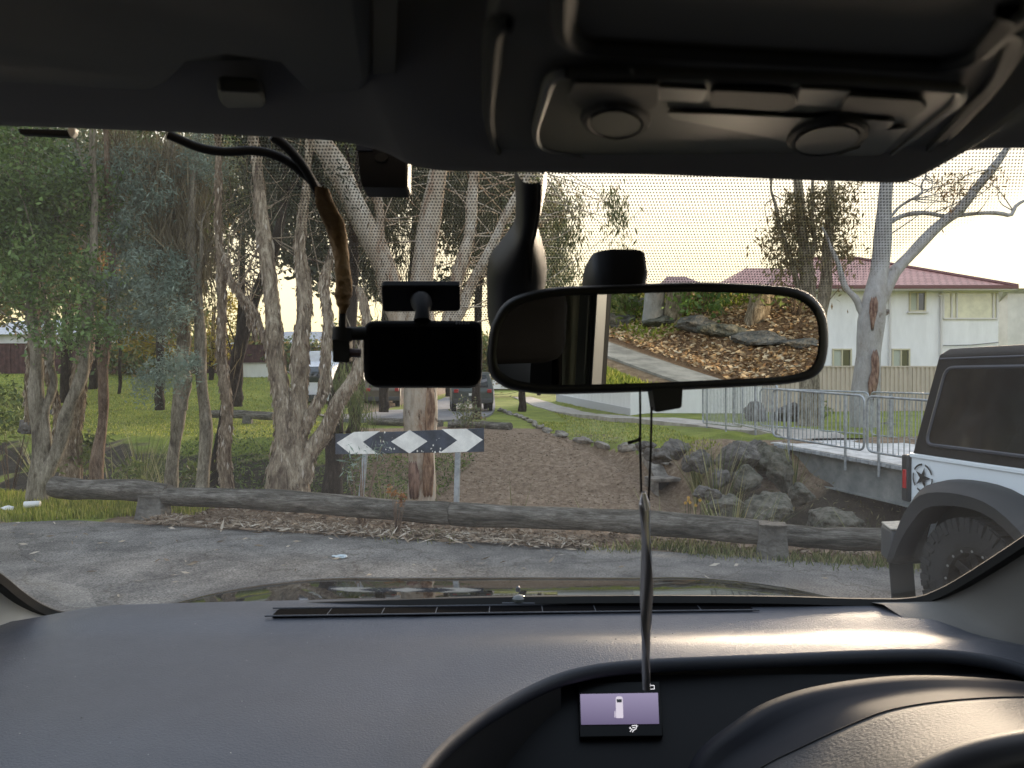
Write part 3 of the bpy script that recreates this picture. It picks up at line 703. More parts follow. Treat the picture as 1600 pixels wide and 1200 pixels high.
        MB().box((cx, D - .06, cz - h / 2 - .04), (w + .16, .14, .07)).build('sill', Mg, fo)
    win(1420, 456, 1446, 487); win(1393, 545, 1421, 576); win(1300, 545, 1330, 576)
    # downpipes
    for px in (1391, 1471):
        a = P(px, 452, D0 - .1); MB().tube([a, (a.x, a.y, .4)], .055, 8).build('downpipe', Mg, o)
    MB().tube([P(1474, 452, D0 - .35), P(1472, 458, D0 - .1), P(1468, 462, D0 - .12)], .06, 8).build('downpipe', Mg, o)
    # corner balcony: flat pane, the glow of the opening put into its pale yellow
    a, b_ = P(1474, 458, D0), P(1558, 498, D0)
    M_yel = mat('balcony_glazing', (.62, .60, .42), .12, spec=.9, var=.1, vscale=2)
    MB().box(((a.x + b_.x) / 2, D0 - .012, (a.z + b_.z) / 2), (b_.x - a.x, .02, a.z - b_.z)).build('balcony_glazing', M_yel, o)
    mf = MB()
    for px in (1474, 1487, 1495, 1552, 1558): q = P(px, 480, D0 - .05); mf.box((q.x, D0 - .05, (a.z + b_.z) / 2), (.07, .07, a.z - b_.z))
    mf.box(((a.x + b_.x) / 2, D0 - .05, b_.z), (b_.x - a.x, .08, .07)); mf.build('balcony_frame', Mg, o)
    q0 = P(1474, 540, D0 - .1); q1 = P(1560, 535, D0 - .1)
    MB().tube([q0, q0.lerp(q1, .5) + Vector((0, 0, -.05)), q1], .025, 6).build('cable', mat('grey_cable', (.2, .2, .2), .6), o)
    ant = MB(); q = P(1474, 441, 37); ant.box(q, (.35, .2, .25)); ant.build('roof_vent', M_wht, o, bevel=.03)
house()
def far_house(name, label, x0, x1, y0, y1, h, wallc, roofc, rh=1.6, z0=0):
    o = thing(name, label, 'house', ((x0 + x1) / 2, y0, z0)); mw = mat(name + '_wall', wallc, .8, var=.08, vscale=1); mr = mat(name + '_roof', roofc, .6, var=.15, vscale=3)
    MB().box(((x0 + x1) / 2, (y0 + y1) / 2, z0 + h / 2), (x1 - x0, y1 - y0, h)).build('wall', mw, o, smooth=False)
    e = .6; ym = (y0 + y1) / 2; i = min((x1 - x0) * .25, (y1 - y0) / 2); z = z0 + h + .003
    MB().add([(x0 - e, y0 - e, z), (x1 + e, y0 - e, z), (x1 + e, y1 + e, z), (x0 - e, y1 + e, z), (x0 + i, ym, z + rh), (x1 - i, ym, z + rh)], [(0, 1, 5, 4), (1, 2, 5), (2, 3, 4, 5), (3, 0, 4), (0, 3, 2, 1)]).build('roof', mr, o, smooth=False)
    n = int((x1 - x0) / 3.2)
    for k in range(n):
        x = x0 + (k + .5) * (x1 - x0) / n; MB().box((x, y0 - .02, z0 + h * .55), (1.3, .06, 1.1)).build('window', mat('far_window', (.06, .07, .08), .2), o)
far_house('distant_house', 'far pale house with a grey roof seen between the clustered trunks', -24, -9, 62, 72, 3.2, (.68, .68, .70), (.30, .31, .33), z0=1.0)
far_house('distant_house', 'far cream house with a terracotta roof beyond the brown paling fence', -46, -30, 60, 70, 3.2, (.6, .6, .62), (.42, .43, .45), z0=1.9)
far_house('distant_house', 'far white house at the end of the road behind the hanging camera', -8, 4, 96, 108, 3.4, (.7, .69, .66), (.30, .18, .15), z0=.2)
def roof_bit(px0, px1, pyt, D, label, rc):
    x0, x1 = P(px0, 440, D).x, P(px1, 440, D).x; h = P(800, 452, D).z; far_house('distant_house', label, x0, x1, D, D + 9, h - .3, (.6, .58, .55), rc, rh=P(800, pyt, D + 4).z - h + .3, z0=.3)
roof_bit(1044, 1104, 436, 66, 'far house of which only a brown roof tip shows above the rear-view mirror', (.22, .12, .11))
roof_bit(1575, 1680, 520, 55, 'grey roofed neighbour house below the palm, right of the white house', (.38, .38, .38))
corrugated('paling_fence', (-44, 46, 0), (-16, 50, 0), 2.0, -.1, mat('brown_paling', (.075, .035, .032), .8, var=.3, vscale=4), 'dark red-brown fence at the top of the lawn behind the trees', rib=.25, depth=.02)
def low_wall():
    o = thing('garden_wall', 'low pale blue-white garden wall beyond the lawn, left of the clustered trunks', 'wall', P(396, 582, 44)); a, b_ = P(374, 588, 44), P(420, 588, 43)
    MB().box(((a.x + b_.x) / 2, 44, a.z + .25), (b_.x - a.x, .25, 1.0)).build('wall_face', M_wht, o, bevel=.02)
    MB().box(((a.x + b_.x) / 2, 44, a.z + .78), (b_.x - a.x + .1, .34, .06)).build('coping', M_conc, o)
low_wall()
# far logs
for a, b_, r_, lb in (((576, 659), (690, 662), .125, 'dark log lying across the end of the road behind the arrow board'), ((700, 664), (742, 664), .125, 'short dark log between the two others behind the central gum'), ((744, 664), (797, 667), .135, 'pale brown short log ending at the worn edging stones')):
    Z = .10; p0, p1 = G(*a, Z), G(*b_, Z); p0.z = float(height(p0.x, p0.y)) + .1; p1.z = float(height(p1.x, p1.y)) + .1; log(p0, p1, r_, r_, 'distant_log', lb, 'log', 'logs across the road end', seed=int(a[0]), n=14)
p0, p1 = P(328, 646, 27), P(428, 650, 26.5)
log(p0, p1, .15, .15, 'distant_log', 'dark log on a stub post beyond the gully, left of the clustered trunks', 'log', 'logs across the road end', seed=77, n=14)
MB().box((P(387, 656, 26.6).x, 26.6, P(387, 658, 26.6).z), (.35, .25, .35), taper=.8).build('distant_stub_post', M_post); meta(bpy.data.objects['distant_stub_post'], 'low stub post carrying the dark log beyond the gully', 'post')

# ---- far vehicles
M_tyre = mat('tyre_rubber', (.018, .018, .019), .85, bump=.3, bscale=60)
def far_car(name, label, cat, loc, rz, L_, W, H, bodyc, kind='suv', glassm=None):
    o = thing(name, label, cat, loc, rz, None); M_ = Matrix.Translation(loc) @ Matrix.Rotation(rz, 4, 'Z')
    mb = mat(name + '_paint', bodyc, .5, coat=.1, var=.08, vscale=3); gl = mat(name + '_glass', (.03, .04, .05), .08, spec=.9)
    if kind == 'suv': prof = [(0, .35), (0, .95), (.25, 1.05), (1.0, 1.15), (1.55, H - .08), (1.8, H), (L_ - .5, H), (L_ - .15, 1.1), (L_, .95), (L_, .4)]
    else: prof = [(0, .45), (0, 1.3), (.25, 2.1), (1.6, 2.35), (1.75, H), (L_, H), (L_, .6)]
    # width tapers above the belt
    n = len(prof); vs = []
    for s in (-1, 1):
        for (x, z) in prof: vs.append(M_ @ Vector((x - L_ / 2, s * W / 2 * (1 if z < 1.2 or kind != 'suv' else .84), z)))
    MB().add(vs, [tuple(range(n))[::-1], tuple(range(n, 2 * n))] + [(i, (i + 1) % n, n + (i + 1) % n, n + i) for i in range(n)]).build('body', mb, o, bevel=.05, recalc=True)
    if kind == 'suv':
        for s in (-1, 1):
            MB().add([M_ @ Vector((x - L_ / 2, s * (W / 2 * k + .012), z)) for (x, z, k) in ((1.35, 1.18, .985), (1.75, H - .15, .86), (L_ - .65, H - .15, .86), (L_ - .4, 1.18, .985))], [(0, 1, 2, 3)]).build('side_window', gl, o, solid=.01)
        MB().add([M_ @ Vector(p) for p in ((L_ / 2 - .16, -W * .38, 1.14), (L_ / 2 - .16, W * .38, 1.14), (L_ / 2 - .42, W * .34, H - .14), (L_ / 2 - .42, -W * .34, H - .14))], [(0, 1, 2, 3)]).build('rear_window', gl, o, solid=.02)
        MB().add([M_ @ Vector(p) for p in ((-L_ / 2 + 1.02, -W * .38, 1.17), (-L_ / 2 + 1.02, W * .38, 1.17), (-L_ / 2 + 1.5, W * .34, H - .12), (-L_ / 2 + 1.5, -W * .34, H - .12))], [(0, 1, 2, 3)]).build('windscreen', gl, o, solid=.02)
        for s in (-1, 1): MB().box(M_ @ Vector((L_ / 2 + .01, s * W * .4, .98)), (.2, .2, .16)).build('tail_lamp', mat('tail_lamp_red', (.4, .02, .02), .3), o, bevel=.02)
        MB().box(M_ @ Vector((L_ / 2 + .00, 0, .82)), (.36, .05, .11)).build('number_plate', M_signw, o)
        MB().prism([M_ @ Vector(p) for p in ((L_ / 2 - .1, -W / 2 + .05, .42), (L_ / 2 - .1, W / 2 - .05, .42), (L_ / 2 + .1, W / 2 - .05, .42), (L_ / 2 + .1, -W / 2 + .05, .42))], (0, 0, .2)).build('rear_bumper', mat('grey_bumper', (.06, .06, .06), .6), o, bevel=.03, recalc=True)
    else:
        MB().add([M_ @ Vector(p) for p in ((-L_ / 2 - .01, -W * .42, 1.35), (-L_ / 2 - .01, W * .42, 1.35), (-L_ / 2 + .22, W * .42, 2.1), (-L_ / 2 + .22, -W * .42, 2.1))], [(0, 1, 2, 3)]).build('windscreen', gl, o, solid=.02)
        MB().box(M_ @ Vector((-L_ / 2 - .02, 0, .62)), (.6, .6, .3)).build('grille', gl, o)
        for s in (-1, 1): MB().box(M_ @ Vector((-L_ / 2 - .02, s * W * .38, .85)), (.3, .3, .2)).build('headlight', M_signw, o, bevel=.02)
    for s in (-1, 1):
        for x in (.85, L_ - .9):
            wo = MB().lathe(M_ @ Vector((x - L_ / 2, s * (W / 2 - .1), .37)), M_.to_3x3() @ Vector((0, s, 0)), [(.2, -.12), (.37, -.1), (.38, .0), (.37, .1), (.22, .12), (.20, .09), (.001, .08)], 24).build('wheel', M_tyre, o)
            MB().lathe(M_ @ Vector((x - L_ / 2, s * (W / 2 + .0), .37)), M_.to_3x3() @ Vector((0, s, 0)), [(.21, .0), (.19, .025), (.05, .01), (.001, .03)], 20).build('rim', M_galv, wo)
c = G(731, 644, .06); far_car('parked_suv', 'dark green-grey four wheel drive at the road end, seen from behind', 'car', (c.x, c.y + 2.1, .06), R(-84), 4.6, 1.9, 1.85, (.055, .065, .055))
c = G(508, 640, .06); far_car('parked_truck', 'white truck with a dark grille parked beyond the clustered trunks', 'truck', (c.x, c.y + 1.0, .08), R(83), 5.2, 2.0, 2.9, (.72, .74, .78), 'truck')
c = G(582, 640, .06); far_car('parked_car', 'bronze car half hidden behind the drooping foliage and the hanging camera', 'car', (c.x - .1, c.y + 3.0, .06), R(-78), 4.4, 1.8, 1.6, (.10, .08, .05))
# ================================================================ trees and plants
M_barkp = barkmat('paperbark', (.09, .06, .042), (.32, .255, .18), (.66, .57, .44), 7, peel=.5)
M_barkg = barkmat('flaky_gum_bark', (.11, .08, .06), (.38, .32, .235), (.68, .61, .48), 8, peel=.5)
M_barks = barkmat('smooth_gum_bark', (.28, .17, .11), (.48, .41, .32), (.60, .57, .50), 2.6, (1, 1, .35), .35, .46, crack=False)
M_barkw = barkmat('pale_gum_bark', (.16, .13, .11), (.34, .33, .32), (.42, .43, .44), 1.6, (1, 1, .5), .35, .44, crack=False)
M_barkr = barkmat('slim_brown_bark', (.10, .065, .045), (.23, .165, .12), (.33, .26, .20), 10, bump=.5)
M_barkgr = barkmat('grey_bark', (.10, .088, .07), (.28, .255, .195), (.45, .42, .34), 7, bump=.6)
M_barkd = barkmat('dark_bark', (.018, .014, .011), (.045, .036, .028), (.09, .075, .06), 8)
L_green = leafmat('glossy_green_leaves', [(0.038, 0.066, 0.023), (0.086, 0.146, 0.041), (0.155, 0.248, 0.065), (0.275, 0.379, 0.130)], rough=.35)
L_blue = leafmat('blue_green_needles', [(.11, .155, .12), (.175, .235, .185), (.25, .32, .255), (.34, .41, .33)], rough=.6)
L_brown = leafmat('dry_drooping_needles', [(0.083, 0.068, 0.038), (0.180, 0.150, 0.090), (0.255, 0.217, 0.135), (0.345, 0.300, 0.195)], rough=.7)
L_dark = leafmat('dark_needles', [(0.022, 0.030, 0.018), (0.044, 0.054, 0.031), (0.062, 0.072, 0.044), (0.094, 0.096, 0.062)], rough=.7)
L_olive = leafmat('olive_gum_leaves', [(0.072, 0.100, 0.046), (0.134, 0.162, 0.082), (0.216, 0.234, 0.126), (0.360, 0.270, 0.144)], rough=.5)
L_back = leafmat('mixed_woodland_leaves', [(0.048, 0.075, 0.026), (0.094, 0.140, 0.048), (0.169, 0.206, 0.066), (0.300, 0.188, 0.075), (0.206, 0.263, 0.094)], rough=.6)
L_yel = leafmat('yellow_autumn_leaves', [(.10, .10, .02), (.24, .20, .03), (.40, .31, .04)], rough=.6, trans=.4)
L_rust = leafmat('rusty_leaves', [(.12, .05, .02), (.28, .13, .04), (.42, .22, .08)], rough=.7)
L_weed = leafmat('weed_leaves', [(0.041, 0.066, 0.019), (0.095, 0.132, 0.034), (0.176, 0.228, 0.061), (0.270, 0.288, 0.122)], rough=.6)
L_strap = leafmat('strap_leaves', [(.05, .08, .02), (.12, .15, .04), (.24, .24, .09), (.42, .38, .20)], rough=.6)
L_bark = leafmat('shed_bark_strips', [(.10, .07, .045), (.22, .16, .11), (.36, .29, .21), (.5, .44, .36)], rough=.9, trans=0)
L_grass = leafmat('grass_blades', [(0.113, 0.148, 0.020), (0.227, 0.271, 0.041), (0.356, 0.394, 0.068), (0.535, 0.468, 0.149)], rough=.6, trans=.35)

def stem(mb, pts, D, ws, n=22, sides=14, jit=.03, wob=.02, drop=0.5):
    """pts: photo pixels; D: depth or list of depths; ws: widths in photo pixels"""
    Ds = D if hasattr(D, '__len__') else [D] * len(pts); W = ws if len(ws) == len(pts) else list(np.interp(np.linspace(0, 1, len(pts)), np.linspace(0, 1, len(ws)), ws))
    p4 = [(*P(p[0], p[1], d), w / 2 * d / F) for p, d, w in zip(pts, Ds, W)]
    if drop: a = p4[0]; b = p4[1]; p4 = [(a[0] - (b[0] - a[0]) * .2, a[1], a[2] - drop, a[3] * 1.12)] + p4
    q = spline(p4, n); rg = random.Random(int(pts[0][0] * 7 + pts[-1][1]))
    ph = [rg.uniform(0, 6) for _ in range(4)]
    P3 = [Vector((x + wob * math.sin(i * .9 + ph[0]) * (i > 1), y + wob * math.sin(i * .7 + ph[1]), z)) for i, (x, y, z, r) in enumerate(q)]
    rr = [max(.004, r) * (1 + .07 * math.sin(i * 1.3 + ph[2]) + rg.uniform(-jit, jit)) for i, (x, y, z, r) in enumerate(q)]
    mb.tube(P3, rr, sides, jit=jit); mb.skel = list(zip(P3, rr)); return P3
def B(cx, cy, rx, ry, D, dz=None):
    return (tuple(P(cx, cy, D)), (rx * D / F, dz if dz else (rx + ry) * .5 * D / F, ry * D / F))
def twigs(parent, m, starts, C, n, r=.008, name='twigs', sag=.1):
    mb = MB(); rg = random.Random(len(C) + n)
    for k in range(n):
        e = Vector(C[rg.randrange(len(C))]); s = min((starts[rg.randrange(len(starts))] for _ in range(6)), key=lambda p: (p - e).length)
        mid = s.lerp(e, .5) + Vector((rg.gauss(0, 1), rg.gauss(0, 1), rg.gauss(0, 1))) * (e - s).length * .1
        mb.tube([Vector(p) for p in spline([s, mid, e], 7)], [r * (1.6 - 1.3 * i / 6) for i in range(7)], 5, cap=False)
    return mb.build(name, m, parent)
def tree(label, stems, bark, D, crown=None, lm=None, size=.09, aspect=.42, per=26, sub=.28, droop=0, leaves=45, ntw=14, twr=.008, group=None, name='tree', cat='tree', extra=None):
    """stems: list of (px points, widths[, depths])"""
    p0 = P(stems[0][0][0][0], stems[0][0][0][1], D); o = thing(name, label, cat, (p0.x, p0.y, float(height(p0.x, p0.y))), 0, group)
    nodes = []
    for i, st in enumerate(stems):
        mb = MB(); q = stem(mb, st[0], st[2] if len(st) > 2 else D, st[1], drop=.9 if i == 0 or (len(st) > 3 and st[3]) else 0); nodes += q[4:]
        part = mb.build('trunk' if i == 0 else 'limb', bark, o)
        if bark in (M_barkp, M_barkg, M_barks) and D < 14:
            sk = mb.skel; nf = int(36 * len(sk) * (1.0 if bark is not M_barks else .35)); ii = rng.integers(0, len(sk) - 1, nf); u = rng.uniform(0, 1, nf); a = rng.uniform(0, 6.283, nf)
            A0 = np.array([[*p, r] for p, r in sk]); q = A0[ii] * (1 - u)[:, None] + A0[ii + 1] * u[:, None]; rr_ = q[:, 3] * rng.uniform(.98, 1.10, nf)
            C = np.stack([q[:, 0] + np.cos(a) * rr_, q[:, 1] + np.sin(a) * rr_, q[:, 2]], 1); dd = np.stack([np.cos(a) * .18, np.sin(a) * .18, -np.ones(nf)], 1)
            leaf_mesh('bark_flakes', C, .10, L_bark, part, aspect=.22, dirs=dd)['kind'] = 'stuff'
        e0 = mb.skel[-1][0]; up = (mb.skel[-1][0] - mb.skel[-3][0]).normalized()
        if D < 22 and st[0][-1][1] < 330 and e0.z > 3.2:
            tm = MB(); cc = []
            for k in range(3):
                e1 = e0 + (up + Vector((random.uniform(-.5, .5), random.uniform(-.5, .5), .3))).normalized() * (1.5 if D < 14 else 2.2); cc.append(e1)
                tm.tube([Vector(p) for p in spline([e0 - up * .1, e0.lerp(e1, .5) + Vector((random.uniform(-.1, .1), 0, 0)), e1], 6)], [mb.skel[-1][1] * f_ for f_ in (.8, .65, .5, .38, .28, .18)], 7)
            tm.build('upper_branches', bark, o)
            C, t = clumps([(tuple(c_ + Vector((0, 0, .15))), (.55, .55, .4)) for c_ in cc], 14, .3, 0, 30); leaf_mesh('upper_crown', C, max(size, .09), lm or L_olive, o, aspect=max(aspect, .2), tint=t)
    for (bl, m_, sz, asp, pr, sb, dr, lv) in ([(crown, lm, size, aspect, per, sub, droop, leaves)] if crown else []) + (extra or []):
        C, t = clumps(bl, pr, sb, dr, lv); dd = None
        if dr >= 1: dd = np.tile([0, 0, -1.0], (len(C), 1)) + rng.normal(size=(len(C), 3)) * .25
        leaf_mesh('crown', C, sz, m_, o, aspect=asp, droop=dr, tint=t, dirs=dd)
        if ntw: twigs(o, bark, nodes, C, ntw, twr)
    return o

# --- near row, from the left
tree('clump of three crooked trunks beside the grass verge, under glossy dark green leaves',
     [([(60, 770), (62, 690), (60, 620), (55, 550), (48, 470), (40, 380), (30, 250)], [34, 25, 22, 19, 17, 14, 10]),
      ([(62, 765), (82, 715), (104, 655), (122, 600), (134, 540), (142, 450), (150, 300)], [26, 22, 20, 18, 16, 14, 9]),
      ([(72, 720), (73, 650), (82, 590), (80, 540), (70, 470)], [12, 12, 11, 10, 8])], M_barkgr, 9.9,
     [B(30, 250, 100, 80, 9.6), B(10, 380, 90, 90, 9.8), B(90, 440, 80, 60, 9.7), B(110, 520, 75, 28, 9.5), B(50, 330, 90, 60, 10), B(-60, 300, 90, 160, 10.2), B(130, 330, 50, 60, 10.2)],
     L_green, size=.062, aspect=.5, per=44, sub=.28, ntw=40, twr=.007)
tree('stout shaggy paper bark tree with a split trunk just behind the three crooked trunks',
     [([(112, 700), (118, 640), (126, 590), (134, 540), (138, 470), (140, 380)], [30, 24, 24, 22, 20, 16]), ([(48, 660), (50, 600), (52, 560), (55, 480), (60, 400)], [18, 18, 18, 16, 12]),
      ([(88, 700), (90, 640), (78, 600), (74, 560), (78, 500)], [13, 12, 11, 9, 7])], M_barkp, 12.4,
     [B(60, 300, 160, 120, 13.5), B(150, 250, 90, 70, 13.5)], L_olive, size=.10, per=14, sub=.4, ntw=20)
tree('slim reddish brown trunk standing by itself left of the blue-green foliage',
     [([(152, 765), (156, 700), (158, 650), (163, 590), (170, 520), (174, 430), (172, 330), (165, 200)], [20, 18, 14, 15, 14, 12, 10, 7])], M_barkr, 10.3,
     [B(170, 260, 70, 50, 11.5)], L_brown, size=.25, aspect=.05, per=14, sub=.3, droop=1, ntw=24, twr=.006)
tree('shaggy barked tree carrying dense clumps of blue-green feathery foliage',
     [([(268, 765), (274, 700), (277, 650), (283, 590), (287, 500), (285, 400), (275, 300), (262, 200)], [20, 18, 20, 20, 16, 15, 14, 11]),
      ([(287, 640), (292, 590), (290, 520), (293, 470)], [14, 12, 10, 8])], M_barkgr, 10.8,
     [B(185, 345, 34, 28, 10.3), B(200, 375, 40, 30, 10.3), B(240, 420, 56, 40, 10.3), B(195, 450, 44, 34, 10.1), B(250, 480, 52, 44, 10.2), B(215, 500, 50, 28, 10.2), B(110, 265, 30, 40, 10.5), B(215, 270, 60, 35, 10.6), B(320, 250, 34, 50, 10.6), B(262, 580, 44, 24, 10.0), B(232, 600, 24, 22, 10.0), B(290, 565, 30, 14, 10.0), B(240, 310, 50, 30, 10.4)],
     L_blue, size=.06, aspect=.22, per=60, sub=.17, leaves=70, ntw=40, twr=.006,
     extra=[([B(265, 250, 46, 60, 10.9), B(285, 330, 30, 90, 10.9), B(220, 230, 60, 30, 11), B(320, 380, 22, 50, 10.9)], L_brown, .34, .035, 30, .3, 1, 60)])
tree('smooth grey pole-like trunk between the blue-green foliage and the flaky thin trunk',
     [([(318, 775), (319, 700), (320, 640), (316, 570), (309, 500), (302, 430), (300, 330), (305, 220)], [22, 20, 18, 17, 17, 15, 12, 9]), ([(320, 590), (313, 520), (312, 440), (316, 350)], [9, 8, 7, 5])], M_barkgr, 10.6,
     [B(330, 260, 60, 60, 12), B(300, 430, 30, 40, 12)], L_olive, size=.08, per=18, sub=.3, ntw=20)
tree('thin flaky cream and brown trunk leaning slightly, left of the dark leaning trunk',
     [([(358, 772), (352, 700), (352, 640), (349, 570), (347, 500), (343, 420), (342, 330), (340, 220)], [22, 20, 17, 15, 14, 12, 10, 8]), ([(352, 420), (385, 480), (398, 530)], [5, 7, 6])], M_barkp, 10.4,
     [B(360, 360, 50, 40, 12), B(400, 450, 40, 20, 13)], L_dark, size=.08, aspect=.3, per=12, sub=.3, ntw=24, twr=.005)
tree('dark trunk leaning right behind the thin flaky trunk',
     [([(338, 720), (350, 660), (362, 600), (378, 530), (400, 460), (430, 380), (450, 300)], [17, 17, 19, 21, 19, 15, 12])], M_barkd, 15.5,
     [B(440, 340, 60, 60, 16), B(360, 400, 60, 40, 17)], L_dark, size=.12, aspect=.3, per=8, sub=.5, ntw=30, twr=.012)
tree('large multi-stemmed tree with pale flaky bark, directly behind the barrier log',
     [([(452, 775), (450, 720), (446, 670), (440, 610), (430, 550), (424, 480), (418, 400), (405, 300), (392, 200)], [66, 58, 34, 30, 26, 24, 22, 18, 14]),
      ([(458, 760), (464, 700), (464, 640), (470, 570), (474, 500), (473, 430), (470, 370), (480, 260)], [42, 36, 28, 26, 24, 22, 16, 10]),
      ([(470, 750), (486, 706), (510, 668), (536, 620), (560, 572), (575, 520), (560, 450)], [34, 28, 25, 22, 20, 15, 10]),
      ([(462, 700), (492, 640), (508, 590), (512, 520), (508, 450), (520, 380)], [22, 18, 17, 15, 15, 9]),
      ([(440, 600), (420, 545), (398, 490), (362, 440), (350, 400)], [12, 11, 10, 7, 4])], M_barkg, 10.0,
     [B(440, 270, 70, 50, 11.5), B(520, 330, 40, 60, 11.8), B(380, 300, 60, 60, 12)], L_dark, size=.08, aspect=.3, per=14, sub=.28, ntw=40, twr=.006)
tree('dark rough trunk wrapped in weeping green foliage beside the arrow board',
     [([(520, 780), (520, 720), (524, 660), (532, 600), (545, 540), (552, 440), (550, 320)], [34, 28, 28, 26, 22, 18, 14]), ([(545, 700), (556, 640), (560, 590), (566, 520)], [16, 20, 18, 14])], M_barkd, 12.6,
     [B(556, 600, 26, 26, 11.8), B(568, 640, 18, 20, 11.8), B(540, 580, 20, 22, 11.8)], leafmat('weeping_foliage', [(.05, .07, .02), (.09, .13, .04), (.14, .18, .06), (.20, .24, .09)]), size=.16, aspect=.06, per=50, sub=.2, droop=1, leaves=45, ntw=14)
# central gum: forks below the camera into a fan of stems
tree('big smooth gum with peeling orange-brown bark rising right behind the arrow board',
     [([(658, 790), (658, 740), (658, 690), (658, 640), (656, 590), (655, 530), (658, 470), (664, 400), (672, 330), (690, 230), (700, 150)], [44, 42, 46, 52, 54, 50, 42, 34, 32, 27, 24]),
      ([(650, 590), (640, 540), (620, 480), (600, 420), (570, 350), (535, 280), (500, 220), (470, 170)], [34, 34, 34, 36, 36, 36, 34, 30]),
      ([(668, 590), (690, 530), (706, 480), (722, 410), (735, 350), (742, 270), (748, 200)], [24, 22, 22, 20, 18, 16, 14]),
      ([(672, 580), (706, 510), (735, 450), (765, 390), (800, 320), (835, 250)], [18, 18, 17, 15, 13, 11]),
      ([(620, 480), (600, 400), (590, 320), (575, 230)], [16, 15, 13, 10])], M_barks, 12.2,
     [B(640, 300, 60, 60, 14.5), B(740, 320, 40, 70, 14.5), B(560, 280, 50, 60, 14.5), B(610, 390, 36, 40, 14.5), B(735, 260, 60, 30, 14.5)],
     L_dark, size=.2, aspect=.08, per=22, sub=.4, droop=1, leaves=40, ntw=60, twr=.008,
     extra=[([B(862, 300, 26, 40, 13), B(880, 350, 22, 40, 13), B(865, 410, 22, 35, 13), B(892, 425, 14, 25, 13), B(900, 300, 18, 22, 13), B(965, 292, 18, 26, 12.6), B(975, 320, 12, 16, 12.6)], L_olive, .10, .22, 34, .22, 1, 40)])
# --- right side gums
tree('pair of thin grey gum stems with sparse drooping leaves in front of the tiled roof',
     [([(1262, 690), (1264, 640), (1265, 560), (1262, 470), (1257, 390), (1250, 320), (1240, 230)], [44, 34, 28, 24, 18, 14, 10]), ([(1268, 560), (1285, 480), (1293, 400), (1296, 330), (1302, 240)], [22, 20, 16, 13, 9]),
      ([(1260, 500), (1240, 420), (1215, 340), (1205, 290)], [10, 8, 6, 3]), ([(1258, 420), (1272, 380), (1268, 320), (1275, 250)], [9, 8, 6, 4])], M_barkgr, 21,
     [B(1232, 320, 26, 30, 21), B(1225, 370, 22, 24, 21), B(1245, 400, 24, 16, 21), B(1282, 300, 26, 26, 21), B(1300, 340, 22, 26, 21), B(1310, 375, 16, 18, 21), B(1255, 345, 20, 24, 21), B(1310, 290, 18, 20, 21)], leafmat('thin_gum_leaves', [(.10, .10, .05), (.17, .15, .08), (.25, .18, .10)]), size=.17, aspect=.28, per=22, sub=.5, droop=.6, leaves=30, ntw=60, twr=.012)
tree('large pale gum with a brown scar and long bare limb, before the white house',
     [([(1352, 690), (1351, 640), (1354, 580), (1360, 520), (1368, 460), (1376, 400), (1382, 340), (1386, 280), (1392, 200)], [46, 42, 40, 37, 35, 26, 24, 19, 15]),
      ([(1372, 470), (1398, 425), (1432, 388), (1468, 352), (1500, 325), (1530, 290), (1560, 250), (1590, 200)], [26, 19, 17, 16, 15, 14, 11, 8]),
      ([(1393, 345), (1415, 336), (1445, 333), (1480, 338), (1520, 334), (1555, 333), (1580, 336), (1590, 320), (1610, 308)], [9, 7, 7, 6, 6, 6, 6, 5, 3]),
      ([(1350, 492), (1338, 470), (1322, 448), (1308, 410), (1296, 380), (1285, 355)], [13, 10, 9, 7, 5, 3]),
      ([(1392, 338), (1412, 318), (1436, 305), (1441, 290), (1446, 270)], [4, 4, 4, 3, 2]), ([(1376, 498), (1384, 490), (1387, 487)], [6, 5, 8])], M_barkw, 20.4,
     [B(1470, 275, 26, 12, 20), B(1505, 268, 24, 10, 20), B(1548, 266, 16, 10, 20), B(1490, 295, 10, 14, 20)], leafmat('sparse_gum_leaves', [(.10, .09, .04), (.2, .15, .07), (.34, .2, .1)]), size=.15, aspect=.25, per=10, sub=.4, droop=.5, leaves=22, ntw=26, twr=.012)
# brown bark strips on the pale gum: a scar and peeling base
def bark_patch(parent_name_px, D, rows, m, parent):
    """rows: (py, x_left, x_right) pixels on the face of a trunk"""
    mb = MB(); R_ = []
    for (py, a, b_) in rows:
        r_ = []
        for k in range(7):
            f_ = k / 6; q = P(a + (b_ - a) * f_, py + (2 if k % 2 else -2), D); q.y -= .035 * math.sin(math.pi * f_); r_.append(q)
        R_.append(r_)
    return mb.loft(R_).build('peeling_bark', m, parent, solid=.012)
gum = [o for o in COL.objects if o.get('label', '').startswith('large pale gum')][0]
M_scar = mat('red_brown_scar', (.09, .04, .03), .9, vcol=(.30, .19, .14), vscale=7, stretch=(2, 2, .6), thr=(.4, .6), bump=.7, bscale=25)
bark_patch('', 20.06, [(465, 1362, 1369), (475, 1359, 1372), (490, 1358, 1371), (503, 1360, 1367), (515, 1361, 1364)], M_scar, gum)
bark_patch('', 20.02, [(548, 1365, 1370), (560, 1361, 1373), (580, 1362, 1374), (600, 1356, 1372), (625, 1358, 1366)], M_scar, gum)
cg = [o for o in COL.objects if o.get('label', '').startswith('big smooth gum')][0]
M_scar2 = mat('orange_brown_peel', (.14, .075, .045), .9, vcol=(.46, .31, .20), vscale=6, stretch=(2, 2, .5), thr=(.4, .6), bump=.7, bscale=25)
bark_patch('', 11.92, [(600, 668, 677), (640, 665, 680), (690, 664, 676), (740, 660, 678), (775, 662, 676)], M_scar2, cg)
bark_patch('', 11.93, [(722, 640, 650), (745, 638, 656), (778, 640, 654)], M_scar, cg)

